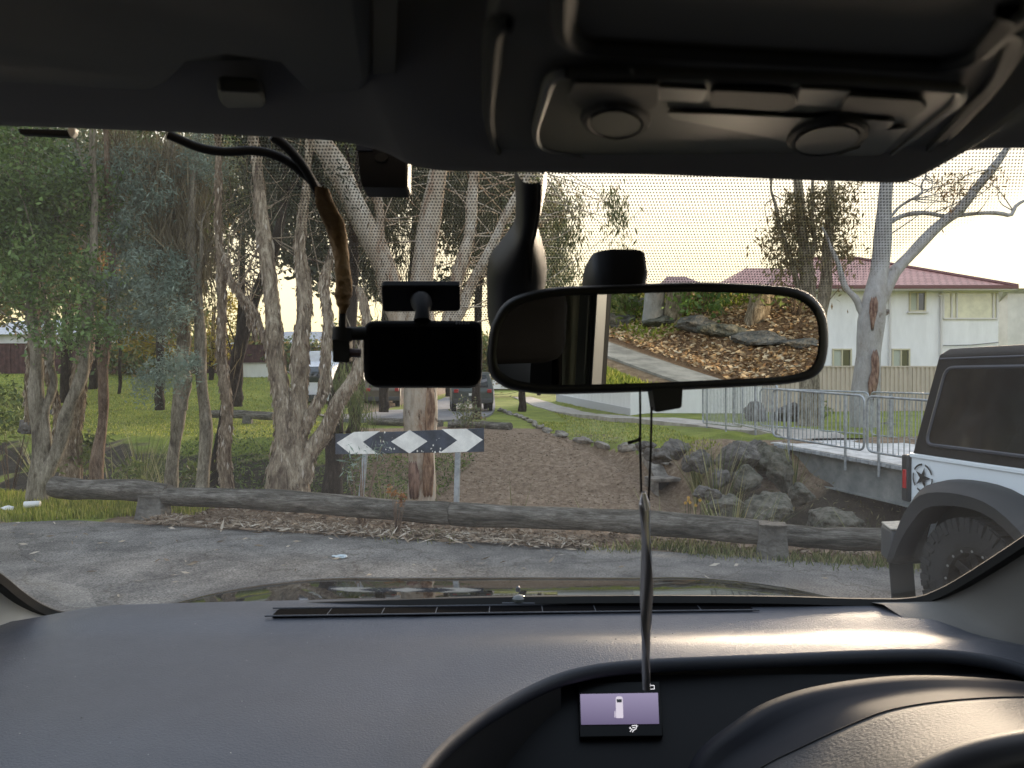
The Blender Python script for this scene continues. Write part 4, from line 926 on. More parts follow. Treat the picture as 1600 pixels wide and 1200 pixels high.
# --- trees between and beyond: each its own crown and trunk
back = [
    # label, trunk px, widths, D, crown blobs, leaf, size
    ('tall dense dark tree at the far left behind the crooked trunks', [(-60, 640), (-58, 500), (-50, 300)], [26, 20, 14], 22, [B(-60, 260, 150, 140, 22), B(20, 420, 90, 90, 22), B(0, 200, 90, 80, 22)], L_back, .17),
    ('black trunked tree standing on the lawn with brownish leaves', [(103, 603), (104, 560), (106, 480), (110, 350)], [17, 16, 16, 12], 33, [B(80, 330, 90, 90, 33), B(140, 430, 60, 50, 33), B(40, 450, 50, 40, 33)], L_back, .22),
    ('dark tree on the lawn leaning right, behind the slim reddish trunk', [(146, 592), (148, 560), (156, 520), (165, 460), (160, 380)], [14, 12, 11, 9, 6], 38, [B(170, 380, 80, 70, 38), B(200, 470, 60, 40, 38)], L_back, .24),
    ('small spindly tree on the lawn with yellow-green leaves', [(187, 597), (188, 560), (186, 520), (190, 470)], [5, 5, 4, 3], 36, [B(190, 505, 46, 30, 36), B(232, 520, 40, 36, 37)], L_yel, .16),
    ('yellow autumn tree glimpsed between the two smooth grey trunks', [(330, 590), (332, 540), (335, 480)], [8, 7, 5], 42, [B(332, 530, 22, 44, 42), B(372, 490, 20, 30, 42)], L_yel, .16),
    ('rust leaved tree seen through gaps left of the blue-green foliage', [(120, 600), (125, 520), (130, 400)], [10, 9, 7], 29, [B(130, 385, 50, 46, 29), B(60, 400, 46, 40, 29), B(160, 330, 46, 30, 29)], L_rust, .13),
    ('brown-green weeping tree behind the shaggy foliage tree', [(250, 600), (252, 500), (250, 330)], [14, 12, 9], 26, [B(250, 300, 100, 110, 26), B(180, 230, 90, 50, 25), B(260, 470, 60, 60, 27)], L_back, .18),
    ('dense tree rising above the pole-like trunks', [(372, 600), (375, 520), (380, 350)], [14, 12, 9], 30, [B(380, 270, 100, 70, 30), B(330, 350, 44, 40, 30)], L_back, .2),
    ('dark weeping tree behind the multi-stemmed trunk', [(470, 600), (472, 520), (468, 350)], [16, 14, 10], 24, [B(450, 330, 70, 80, 24), B(520, 270, 70, 60, 24), B(500, 410, 40, 40, 24), B(580, 410, 26, 60, 24)], L_dark, .2),
    ('tall dark casuarina behind the central gum', [(640, 610), (642, 480), (650, 320)], [16, 14, 10], 27, [B(640, 250, 100, 60, 27), B(560, 330, 50, 50, 27), B(700, 330, 50, 50, 27)], L_dark, .22),
    ('dark casuarina between the gum fork and the mirror mount', [(745, 610), (748, 480), (750, 320)], [14, 12, 9], 23, [B(750, 290, 70, 60, 23), B(760, 390, 44, 50, 23), B(700, 450, 30, 24, 23)], L_dark, .2),
    ('grey-green gum behind the mirror mount', [(842, 600), (842, 500), (845, 350)], [6, 6, 5], 60, [B(850, 350, 34, 60, 60), B(862, 430, 30, 30, 60), B(800, 300, 50, 60, 60)], L_olive, .18),
    ('broad dark canopied tree filling the gap above the gum fork', [(600, 608), (602, 500), (604, 330)], [15, 12, 9], 29, [B(600, 240, 90, 50, 29), B(500, 225, 80, 50, 29), B(690, 270, 60, 60, 29), B(590, 320, 40, 40, 29), B(430, 250, 60, 50, 29)], L_dark, .22),
    ('low leafy tree at the road side beyond the parked truck', [(560, 600), (560, 560), (558, 520)], [8, 7, 5], 48, [B(555, 540, 50, 34, 48), B(480, 560, 60, 26, 50)], L_back, .26),
    ('rounded far tree behind the low garden wall', [(400, 590), (400, 560), (400, 530)], [7, 6, 4], 52, [B(400, 545, 40, 26, 52), B(440, 560, 40, 24, 55)], L_back, .28),
    ('bushy far tree left of the yellow one on the lawn edge', [(250, 590), (250, 560), (250, 520)], [9, 8, 5], 45, [B(260, 545, 56, 34, 45), B(200, 560, 40, 26, 46)], L_back, .26),
    ('dark hedge-like tree at the road end behind the parked four wheel drive', [(700, 605), (700, 570), (700, 520)], [8, 7, 5], 62, [B(690, 560, 60, 30, 62), B(760, 560, 60, 34, 64), B(820, 575, 50, 24, 66)], L_back, .3),
    ('thin trunked young tree hidden mostly by the rear-view mirror beside the path', [(816, 628), (816, 590), (817, 540)], [12, 8, 6], 36, [B(820, 500, 30, 30, 36)], L_olive, .16),
]
for lb, pts, ws, D, cr, lm, sz in back:
    tree(lb, [(pts, ws)], M_barkd, D, cr, lm, size=sz, aspect=.5, per=7.5 if D > 25 else 10, sub=.75 if D > 25 else .55, leaves=42, ntw=10, twr=.02, group='trees beyond the gully', name='background_tree')
# right edge: palm and its neighbours, beyond the house
def palm():
    c = P(1585, 500, 58); o = thing('palm_tree', 'small palm silhouetted against the yellow sky right of the white house', 'palm', (c.x, c.y, .3))
    MB().tube([(c.x, c.y, 0), (c.x + .1, c.y, c.z)], [.2, .14], 8).build('trunk', M_barkgr, o)
    for k in range(18):
        a = k * 2 * math.pi / 18 + .2; el = .9 - .25 * (k % 4); mb = MB(); pts = []
        for i in range(9):
            t = i / 8; r_ = 1.6 * t; pts.append(Vector((c.x + math.cos(a) * r_, c.y + math.sin(a) * r_, c.z + el * t * 1.3 - 1.5 * t * t)))
        mb.tube(pts, [.03 - .003 * i for i in range(9)], 4)
        for i in range(1, 9):
            for s in (-1, 1):
                p = pts[i]; d = (pts[i] - pts[i - 1]).normalized(); sd = d.cross(Vector((0, 0, 1))).normalized() * s
                for j in (0, .5):
                    b0 = p - d * j * .2; mb.add([b0, b0 + sd * .38 + Vector((0, 0, -.22)) + d * .1, b0 + d * .05], [(0, 1, 2)])
        mb.build('frond', L_dark, o, smooth=False)
palm()
for lb, cr in (('dark bushy trees below the palm at the edge of the white house', [B(1575, 515, 22, 10, 62), B(1610, 505, 30, 16, 62)]),):
    tree(lb, [([(1600, 560), (1600, 530), (1600, 505)], [6, 5, 4])], M_barkd, 62, cr, L_dark, size=.3, aspect=.5, per=4, sub=.8, ntw=4, twr=.03, name='background_tree', group='trees beyond the gully')
# a distant tree line closing the horizon all round, one mass
def treeline():
    pts = []; tt = []
    for k in range(260):
        a = k / 260 * 2 * math.pi; x_, y_ = math.sin(a), math.cos(a)
        R_ = 130 + 18 * math.sin(a * 7); hh = 3.2 + 1.6 * math.sin(a * 13) + 1.5 * math.sin(a * 5)
        if abs(math.degrees(math.atan2(x_, y_))) < 80 and x_ > 0: hh *= .55
        C, t = clumps([((x_ * R_, y_ * R_, hh * .6 + (1.9 if x_ < -.1 and y_ > 0 else .2)), (3.6, 2.5, hh))], 1.1, 1.6, 0, 22); pts.append(C); tt.append(t)
    leaf_mesh('distant_foliage', np.vstack(pts), 1.1, L_back, aspect=.7, tint=np.concatenate(tt), kind='stuff', label='far wooded skyline beyond the houses and lawn')
treeline()

# --- ground cover
def on_ground(x, y, dz=0): return np.stack([x, y, height(x, y) + dz], 1)
def gully_weeds():
    n = 24000; l = rng.uniform(-7, 1.0, n); s = rng.uniform(.9, 9.5, n); x = LA[0] + LD[0] * l + LN[0] * s; y = LA[1] + LD[1] * l + LN[1] * s
    k = fbm(x, y, .9, 3, 21) + .35 * sstep(s, 4, 7) - .05; keep = k > .06; x, y = x[keep], y[keep]; n = len(x)
    C = on_ground(x, y, 0); C[:, 2] += rng.uniform(0, .28, n)
    leaf_mesh('undergrowth', C, .085, L_weed, aspect=.35, tint=rng.uniform(0, 1, n) * .8, kind='stuff', label='weeds and low leafy growth down the gully bank')
gully_weeds()
def bank_weeds():
    n = 5200; l = rng.uniform(7.4, 13, n); s = rng.uniform(1.2, 7.5, n); x = LA[0] + LD[0] * l + LN[0] * s; y = LA[1] + LD[1] * l + LN[1] * s
    k = fbm(x, y, 1.4, 3, 44) > .0; x, y = x[k], y[k]; C = on_ground(x, y, 0); C[:, 2] += rng.uniform(0, .16, len(x))
    leaf_mesh('rock_weeds', C, .08, leafmat('dry_weeds', [(.05, .05, .025), (.13, .12, .06), (.24, .21, .11), (.30, .27, .16)]), aspect=.2, tint=rng.uniform(0, 1, len(x)), kind='stuff', label='dry weeds and twigs among the rocks by the footbridge')
bank_weeds()
def blades(name, x, y, h, m, label, lean=.35, wid=.012, seed=1, tint=None):
    n = len(x); z = height(x, y); a = rng.uniform(0, 6.283, n); H = h * rng.uniform(.5, 1.2, n); ln = rng.uniform(0, lean, n) * H; b_ = rng.uniform(0, 6.283, n)
    base = np.stack([x, y, z - .01], 1); sx = np.stack([np.cos(a), np.sin(a), np.zeros(n)], 1) * wid * .5; tip = base + np.stack([np.cos(b_) * ln, np.sin(b_) * ln, H], 1)
    mid = base * .45 + tip * .55; mid[:, 2] += H * .08
    v = np.stack([base - sx, base + sx, mid + sx * .7, tip, mid - sx * .7], 1).reshape(-1, 3)
    me = bpy.data.meshes.new(name); me.vertices.add(5 * n); me.vertices.foreach_set('co', v.ravel()); me.loops.add(5 * n); me.loops.foreach_set('vertex_index', np.arange(5 * n)); me.polygons.add(n)
    me.polygons.foreach_set('loop_start', np.arange(0, 5 * n, 5)); me.polygons.foreach_set('loop_total', np.full(n, 5)); me.update()
    at = me.attributes.new('tint', 'FLOAT', 'POINT'); tt = rng.uniform(0, 1, n) if tint is None else tint; at.data.foreach_set('value', np.repeat(tt, 5).astype(np.float32))
    o = link_mesh(name, me, m); o['kind'] = 'stuff'; o['label'] = label
def grass():
    # verge at the near left
    n = 16000; l = rng.uniform(-4.5, .35, n); s = rng.uniform(-.75, 1.3, n); q = fbm(l, s, 2.5, 3, 8); lim = -.75 + .75 * sstep(l, -2.2, .3)
    kp_ = (s > lim + q * .5); l, s = l[kp_], s[kp_]
    blades('verge_grass', LA[0] + LD[0] * l + LN[0] * s, LA[1] + LD[1] * l + LN[1] * s, .11, L_grass, 'bright green grass verge beside the end of the barrier log')
    # sparse tufts in front of and under the log
    n = 5200; l = rng.uniform(2.6, 9.5, n); s = rng.normal(-.08, .16, n); k = fbm(l, s, 1.6, 3, 15) > .0; l, s = l[k], s[k]
    blades('log_side_weeds', LA[0] + LD[0] * l + LN[0] * s, LA[1] + LD[1] * l + LN[1] * s, .10, L_strap, 'dry yellow-green weeds along the foot of the barrier logs', lean=.9, wid=.012)
    # lawn
    n = 110000; y = rng.uniform(15.5, 46, n) ; x = rng.uniform(-1, 1, n) * (y * .75) ; s = s_of(x, y)
    left = -x / y > .24; onl = (s > 9.6) & left; rt = (x > np.interp(y, KY, KX) + .2) & (s > 5)& (x < 4.4)
    road = (x > -7.6) & (y > 27.3) & (x < 2.0)
    path = np.abs(x - np.interp(y, [15.6, 18.4, 24.2, 30, 42, 62], [7.0, 6.6, 4.9, 3.6, 2.2, .8])) < .9
    kp_ = (onl | rt) & ~road & ~path; x, y = x[kp_], y[kp_]
    blades('lawn_grass', x, y, .075, L_grass, 'short mown lawn grass beyond the gully', wid=.03, lean=.8)
    # strip by the path behind the car
    n = 30000; x = rng.uniform(2.4, 4.3, n); y = rng.uniform(-16, -2.4, n); k = x < np.interp(y, [-16, -10, -7, -4.5, -1.6], [4.2, 4.0, 4.05, 4.3, 4.8]); x, y = x[k], y[k]
    blades('verge_grass_behind', x, y, .08, L_grass, 'green grass strip beside the path behind the car', wid=.014, lean=.8)
    n = 26000; x = rng.uniform(5.6, 16, n); y = rng.uniform(-18, -3, n); k = (x > 8.8) | (y < -9.1); x, y = x[k], y[k]
    blades('bank_grass', x, y, .10, L_grass, 'grass on top of the bank behind the car', wid=.05, lean=.8)
grass()
def litter():
    # bark strips heaped at the foot of the log
    n = 4200; l = rng.uniform(.2, 5.3, n); s = rng.normal(-.20, .11, n) - .02
    k = (fbm(l, s, 1.2, 3, 31) + .18 * (l > 1.2) > -.05); l, s = l[k], s[k]; x, y = LA[0] + LD[0] * l + LN[0] * s, LA[1] + LD[1] * l + LN[1] * s
    C = np.stack([x, y, np.full(len(x), .012) + rng.uniform(0, .035, len(x))], 1); d = rng.normal(size=(len(x), 3)) * [1, 1, .18]
    leaf_mesh('bark_litter', C, .13, L_bark, aspect=.13, dirs=d, kind='stuff', label='curled bark strips and dry leaves heaped against the barrier log')
    n = 9000; l = rng.uniform(.3, 10.5, n); s = rng.uniform(-.15, 1.3, n); x, y = LA[0] + LD[0] * l + LN[0] * s, LA[1] + LD[1] * l + LN[1] * s; d = rng.normal(size=(n, 3)) * [1, 1, .2]
    leaf_mesh('leaf_litter', on_ground(x, y, .015), .06, L_bark, aspect=.3, dirs=d, tint=rng.uniform(0, .8, n), kind='stuff', label='dead leaves and bark crumbs on the soil behind the barrier logs')
    n = 420; x = rng.uniform(-6, 4, n); y = rng.uniform(3, 9, n); k = s_of(x, y) < -.4; x, y = x[k], y[k]
    d = rng.normal(size=(len(x), 3)) * [1, 1, .05]
    leaf_mesh('fallen_leaves', np.stack([x, y, np.full(len(x), .022)], 1), .07, L_bark, aspect=.25, dirs=d, tint=rng.uniform(.5, 1, len(x)), kind='stuff', label='scattered dry leaves on the asphalt')
    n = 15000; x = rng.uniform(-4.5, 2.9, n); y = rng.uniform(10, 22, n); d = rng.normal(size=(n, 3)) * [1, 1, .15]
    leaf_mesh('slope_litter', on_ground(x, y, .012), .05, L_bark, aspect=.3, dirs=d, tint=rng.uniform(0, .75, n), kind='stuff', label='small twigs and leaves strewn over the dirt slope')
    n = 42000; x = rng.uniform(5.25, 11, n); y = rng.uniform(-16, -1.5, n); d = rng.normal(size=(n, 3)) * [1, 1, .25]
    leaf_mesh('bank_litter', on_ground(x, y, .02), .075, leafmat('bank_leaf_litter', [(.16, .09, .05), (.34, .21, .11), (.52, .36, .20), (.66, .54, .38)], trans=0), aspect=.4, dirs=d, kind='stuff', label='thick brown leaf litter on the bank behind the car')
litter()
def strap_plant(c, h, n, label, seed, m=L_strap, spread=1.0, group='strap leaved plants near the drain'):
    rg = random.Random(seed); o = thing('strap_leaved_plant', label, 'plant', c, 0, group); mb = MB(); tints = []
    for k in range(n):
        a = rg.uniform(0, 6.28); sp = rg.uniform(.15, 1) * spread; H = h * rg.uniform(.6, 1.1); w_ = rg.uniform(.008, .016); rows = []
        for i in range(7):
            t = i / 6; r_ = sp * H * .9 * t ** 1.4; z = H * (t - .45 * sp * t * t); q = Vector(c) + Vector((math.cos(a) * r_, math.sin(a) * r_, z)); sd = Vector((-math.sin(a), math.cos(a), 0)) * w_ * (1 - t ** 2)
            rows.append([q - sd, q + sd])
        mb.loft(rows); tints += [rg.random()] * 14
    ob = mb.build('leaves', m, o); at = ob.data.attributes.new('tint', 'FLOAT', 'POINT'); at.data.foreach_set('value', np.array(tints, np.float32)); return o
for i, (px, D, tip, n, lb) in enumerate([(1120, 12.9, 690, 80, 'tall arching plant with yellowed straps in front of the big rocks'), (1088, 14.6, 672, 60, 'upright straw coloured plant among the small grey rocks'), (1140, 10.4, 745, 60, 'arching green plant with yellow flowers behind the barrier log'),
        (1100, 9.6, 765, 34, 'short green upright plant at the drain mouth'), (1180, 10.8, 775, 30, 'thin plant with long straps reaching over the low boulder'), (1035, 10.4, 762, 18, 'few thin reeds standing in the drain puddle'),
        (803, 10.4, 730, 9, 'lone thin reeds on the dirt slope behind the log'), (935, 9.6, 770, 16, 'low sprout on the dirt slope beside the hanging strip'), (1240, 13.6, 690, 34, 'yellowed blades hanging by the bridge abutment'), (1330, 10.8, 800, 24, 'pale grass clump in the dark under the bridge'), (1400, 10, 790, 24, 'thin grass clump beside the rear bumper of the white off-road vehicle'),
        (60, 17, 655, 60, 'leafy green tuft on the far bank behind the crooked trunks'), (222, 15.2, 660, 110, 'large arching grass clump on the gully side below the lawn'), (262, 14, 690, 70, 'grass clump next to the shaggy trunk base'), (180, 13.5, 700, 50, 'small grass clump behind the slim reddish trunk'), (600, 13.5, 735, 30, 'ragged grass tuft under the arrow board')]):
    q = P(px, tip, D); g = float(height(q.x, q.y)); strap_plant((q.x, q.y, g), max(.2, q.z - g) * 1.15, n, lb, 50 + i, spread=.55 if i in (0, 1) else .8)
def flowers():
    o = thing('wild_flowers', 'small cluster of yellow flowers beside the drain', 'flowers', hit(1085, 785)); c0 = P(1085, 782, 9.3); M_f = mat('yellow_petals', (.75, .42, .03), .6); rg = random.Random(3)
    for k in range(6):
        c = c0 + Vector((rg.uniform(-.10, .10), rg.uniform(-.1, .1), rg.uniform(-.07, .05))); mb = MB()
        for j in range(6):
            a = j * 1.047; mb.add([c, c + Vector((math.cos(a - .3) * .015, -.005, math.sin(a - .3) * .015)), c + Vector((math.cos(a) * .024, -.008, math.sin(a) * .024)), c + Vector((math.cos(a + .3) * .015, -.005, math.sin(a + .3) * .015))], [(0, 1, 2, 3)])
        mb.build('blossom', M_f, o, smooth=False); MB().tube([c, c + Vector((.02, .02, -.35))], .003, 4).build('stalk', L_weed, o)
flowers()
# small shrubs
def shrub(label, blobs, lm, size, per, sub, aspect=.4, droop=0, cat='shrub', stemr=.01, base=None, leaves=40):
    c = Vector(blobs[0][0]); o = thing('shrub', label, cat, (c.x, c.y, float(height(c.x, c.y)))); C, t = clumps(blobs, per, sub, droop, leaves)
    leaf_mesh('foliage', C, size, lm, o, aspect=aspect, tint=t); g = Vector((c.x, c.y, float(height(c.x, c.y)) - .1)); mb = MB(); rg = random.Random(len(C))
    for k in range(9):
        e = Vector(C[rg.randrange(len(C))]); mb.tube([g, g.lerp(e, .5) + Vector((0, 0, .05)), e], [stemr, stemr * .7, stemr * .3], 5)
    mb.build('stem', M_barkr, o); return o
shrub('grey-green wispy shrub in front of the parked four wheel drive', [B(735, 648, 22, 18, 20), B(725, 635, 12, 12, 20)], L_olive, .08, 24, .2)
shrub('blue-green leafy sprig hanging over the lower left corner of the arrow board', [B(565, 715, 26, 14, 8.3), B(545, 735, 16, 14, 8.4), B(590, 700, 10, 8, 8.3)], L_blue, .09, 34, .12, aspect=.16, leaves=9)
shrub('rusty brown dead sprig standing in front of the barrier log', [B(620, 768, 12, 10, 7.75), B(628, 780, 6, 8, 7.75)], L_rust, .05, 34, .05, leaves=9, stemr=.006)
shrub('bright leafy bush behind the short barrier log left of the slim trunk', [B(125, 710, 30, 20, 12.5), B(140, 690, 16, 12, 12.5)], L_weed, .10, 34, .2)
shrub('dark green shrub on the gully side between the two trunks', [B(200, 735, 30, 16, 11.5), B(300, 745, 20, 14, 11.5)], L_weed, .08, 24, .2)
shrub('leafy weeds on the far bank at the left edge', [B(15, 620, 30, 22, 17), B(40, 655, 34, 16, 16), B(-20, 660, 40, 26, 16)], L_weed, .12, 20, .3)
shrub('small dark shrub behind the footbridge railing near the fence', [B(1290, 650, 12, 16, 24)], L_weed, .10, 22, .25)
# rocks
for i, (px, py, D, r_, m_, lb) in enumerate([
    (1152, 724, 13.8, (.44, .4, .42), M_rock, 'big rounded grey boulder beneath the start of the footbridge'), (1200, 722, 14.2, (.42, .4, .50), M_rock2, 'big mossy boulder against the bridge abutment'), (1210, 795, 11.6, (.48, .4, .26), M_rock2, 'dark boulder low in the gully below the bridge girder'),
    (1172, 752, 12.9, (.30, .26, .26), M_rock2, 'broken rock wedged between the big boulder and the low one'), (1128, 748, 13.0, (.26, .22, .22), M_rock, 'squarish rock at the foot of the arching plant'), (1222, 742, 13.4, (.30, .24, .40), M_rock2, 'tall stained rock against the bridge girder'),
    (1182, 700, 14.6, (.28, .24, .22), M_rock, 'rock perched at the end of the bridge deck'), (1248, 772, 12.4, (.34, .28, .24), M_rock2, 'dark wet rock under the bridge girder'), (1100, 770, 12.0, (.24, .2, .16), M_rock, 'small pale rock behind the yellow flowers'),
    (1060, 700, 15.4, (.38, .3, .24), M_rock, 'small angular rock beside the worn edging'), (1090, 722, 14.2, (.3, .3, .25), M_rock, 'grey rock at the foot of the straw coloured plant'), (1032, 712, 14.6, (.3, .25, .2), M_rock, 'flat rock near the gutter'), (1010, 700, 15.6, (.26, .2, .16), M_rock, 'little rock at the lower corner of the lawn'),
    (1300, 815, 11.2, (.5, .4, .3), M_rock2, 'shadowed boulder under the footbridge'), (1140, 790, 11.8, (.4, .3, .2), M_rock2, 'low earthy rock behind the yellow flowers'),
    (1183, 648, 23.5, (.58, .45, .46), M_rock, 'round boulder behind the railing by the cream fence'), (1232, 648, 23.2, (.62, .45, .46), M_rock, 'second round boulder by the cream fence, next to the thin gum stems'), (1255, 652, 22.8, (.45, .4, .4), M_rock, 'pale boulder between the round one and the small shrub'), (1385, 668, 21.5, (.8, .4, .22), M_rock, 'long flat rock behind the far railing right of the big gum'), (1165, 662, 23.6, (.4, .3, .16), M_rock, 'low flat stone left of the round boulders'),
    (45, 668, 15, (.3, .2, .22), M_rock, 'pale rock on the far bank behind the crooked trunks'), (88, 645, 17, (.25, .2, .08), M_rock, 'thin pale slab on the edge of the lawn')]):
    c = P(px, py, D); rock('boulder', c, r_, m_, lb, 'rock', None, 60 + i, i * 1.1)
# white litter
def trash():
    c = G(38, 789, .06); o = meta(MB().tube([c, c + Vector((.17, .05, .01))], [.045, .035], 12).build('discarded_cup', mat('white_paper', (.75, .75, .74), .6), bevel=.004), 'crumpled white cup lying in the verge grass', 'litter')
    c = G(14, 793, .05); rock('crumpled_paper', c, (.09, .05, .03), bpy.data.materials['white_paper'], 'small crumpled white paper at the edge of the grass', 'litter', seed=5)
    c = G(533, 871, .012); o = thing('ring_pull_lid', 'small pale blue plastic ring lid lying on the asphalt', 'litter', c)
    ml = mat('pale_plastic', (.50, .58, .62), .35)
    MB().lathe(c, (0, 0, 1), [(.028, 0), (.050, 0), (.056, .010), (.050, .016), (.030, .010), (.028, 0)], 24).build('ring', ml, o); MB().tube([c + Vector((-.05, 0, .01)), c + Vector((-.085, .01, .012))], [.010, .007], 8).build('tab', ml, o)
    c = P(409, 803, 8.3); rock('pale_stone', (c.x, c.y, .02), (.09, .05, .03), M_rock, 'pale chip of stone among the bark litter', 'stone', seed=9)
trash()

# ---------------- the bank behind the car (seen in the mirror)
def rg_pt(az, r_):  # plan point as seen from the mirror
    a = R(az); return (.11 + math.sin(a) * r_, .56 - math.cos(a) * r_)
for i, (az, r_, s_, lb) in enumerate([(27.5, 11.6, (1.1, .6, .42), 'long grey rock ledge on the bank behind the car, by the grassy slope'), (31.2, 11.0, (.75, .5, .42), 'lichen covered rock in the middle of the bank'), (34, 10.3, (.7, .5, .45), 'sandy block of rock below the leafy bush'),
        (36.5, 9.8, (.9, .5, .38), 'broad dark rock on the bank'), (39.2, 9.3, (.9, .5, .34), 'mossy rock lower down the bank'), (29.4, 12.4, (.8, .5, .35), 'rock half buried near the thick gum trunk'), (41.8, 8.9, (.6, .4, .25), 'small rock at the low end of the ledge')]):
    x, y = rg_pt(az, r_ + .75); rock('ledge_rock', (x, y, float(height(x, y)) + .02), (s_[0] * .5, s_[1] * .5, s_[2] * .38), M_rock2 if i % 2 else M_rock, lb, 'rock', None, 120 + i, .9)
def mtree(az, r_, w, lean, label, bark, h=6, cr=True):
    x, y = rg_pt(az, r_); z = float(height(x, y)); o = thing('bank_tree', label, 'tree', (x, y, z))
    p = [Vector((x, y, z - .4)), Vector((x, y, z + .2)), Vector((x + lean * .5, y, z + 1.5)), Vector((x + lean, y + lean * .2, z + 3)), Vector((x + lean * 1.6, y, z + h))]
    q = spline([(*a, b_) for a, b_ in zip(p, [w * 1.5, w * 1.15, w, w * .9, w * .6])], 20); MB().tube([a[:3] for a in q], [a[3] for a in q], 14, jit=.05).build('trunk', bark, o)
    C, t = clumps([((x + lean * 1.6, y, z + h), (2.2, 2.2, 1.6))], 8, .5); leaf_mesh('crown', C, .13, L_olive, o, tint=t); return o
mtree(30.4, 11.9, .15, 0, 'thick pale blue-grey gum trunk on the bank behind the car', M_barkw)
mtree(32.2, 11.9, .17, .2, 'brown gum trunk beside the pale one on the bank behind the car', M_barkg)
mtree(38.4, 10.9, .14, .9, 'leaning pinkish gum trunk higher on the bank behind the car', M_barkp)
mtree(41.5, 14, .18, .3, 'dark trunk at the top of the bank behind the car', M_barkd)
def mshrub(az, r_, s_, lm, label, dz=.5, size=.1, per=22):
    x, y = rg_pt(az, r_); z = float(height(x, y)); shrub(label, [((x, y, z + dz), s_)], lm, size, per, .25)
mshrub(34.3, 11.6, (.65, .6, .55), L_green, 'leafy dark green bush on the bank behind the car')
mshrub(38, 15, (1.3, 1, .9), L_rust, 'reddish bush at the top of the bank behind the car', .9, .12, 14)
mshrub(36, 16.5, (1.8, 1, 1.2), L_weed, 'light green bush at the top of the bank behind the car', .8, .14, 12)
mshrub(41, 10.9, (.8, .8, .8), L_weed, 'olive bush at the right side of the bank behind the car', .9, .1, 16)
mshrub(28.6, 12.6, (.7, .6, .35), L_weed, 'low green shrub on the grassy part of the bank behind the car', .3)
mshrub(43, 13, (1.2, 1.2, 1.5), L_back, 'dark tall shrub at the edge of the bank behind the car', 1.4, .14, 12)
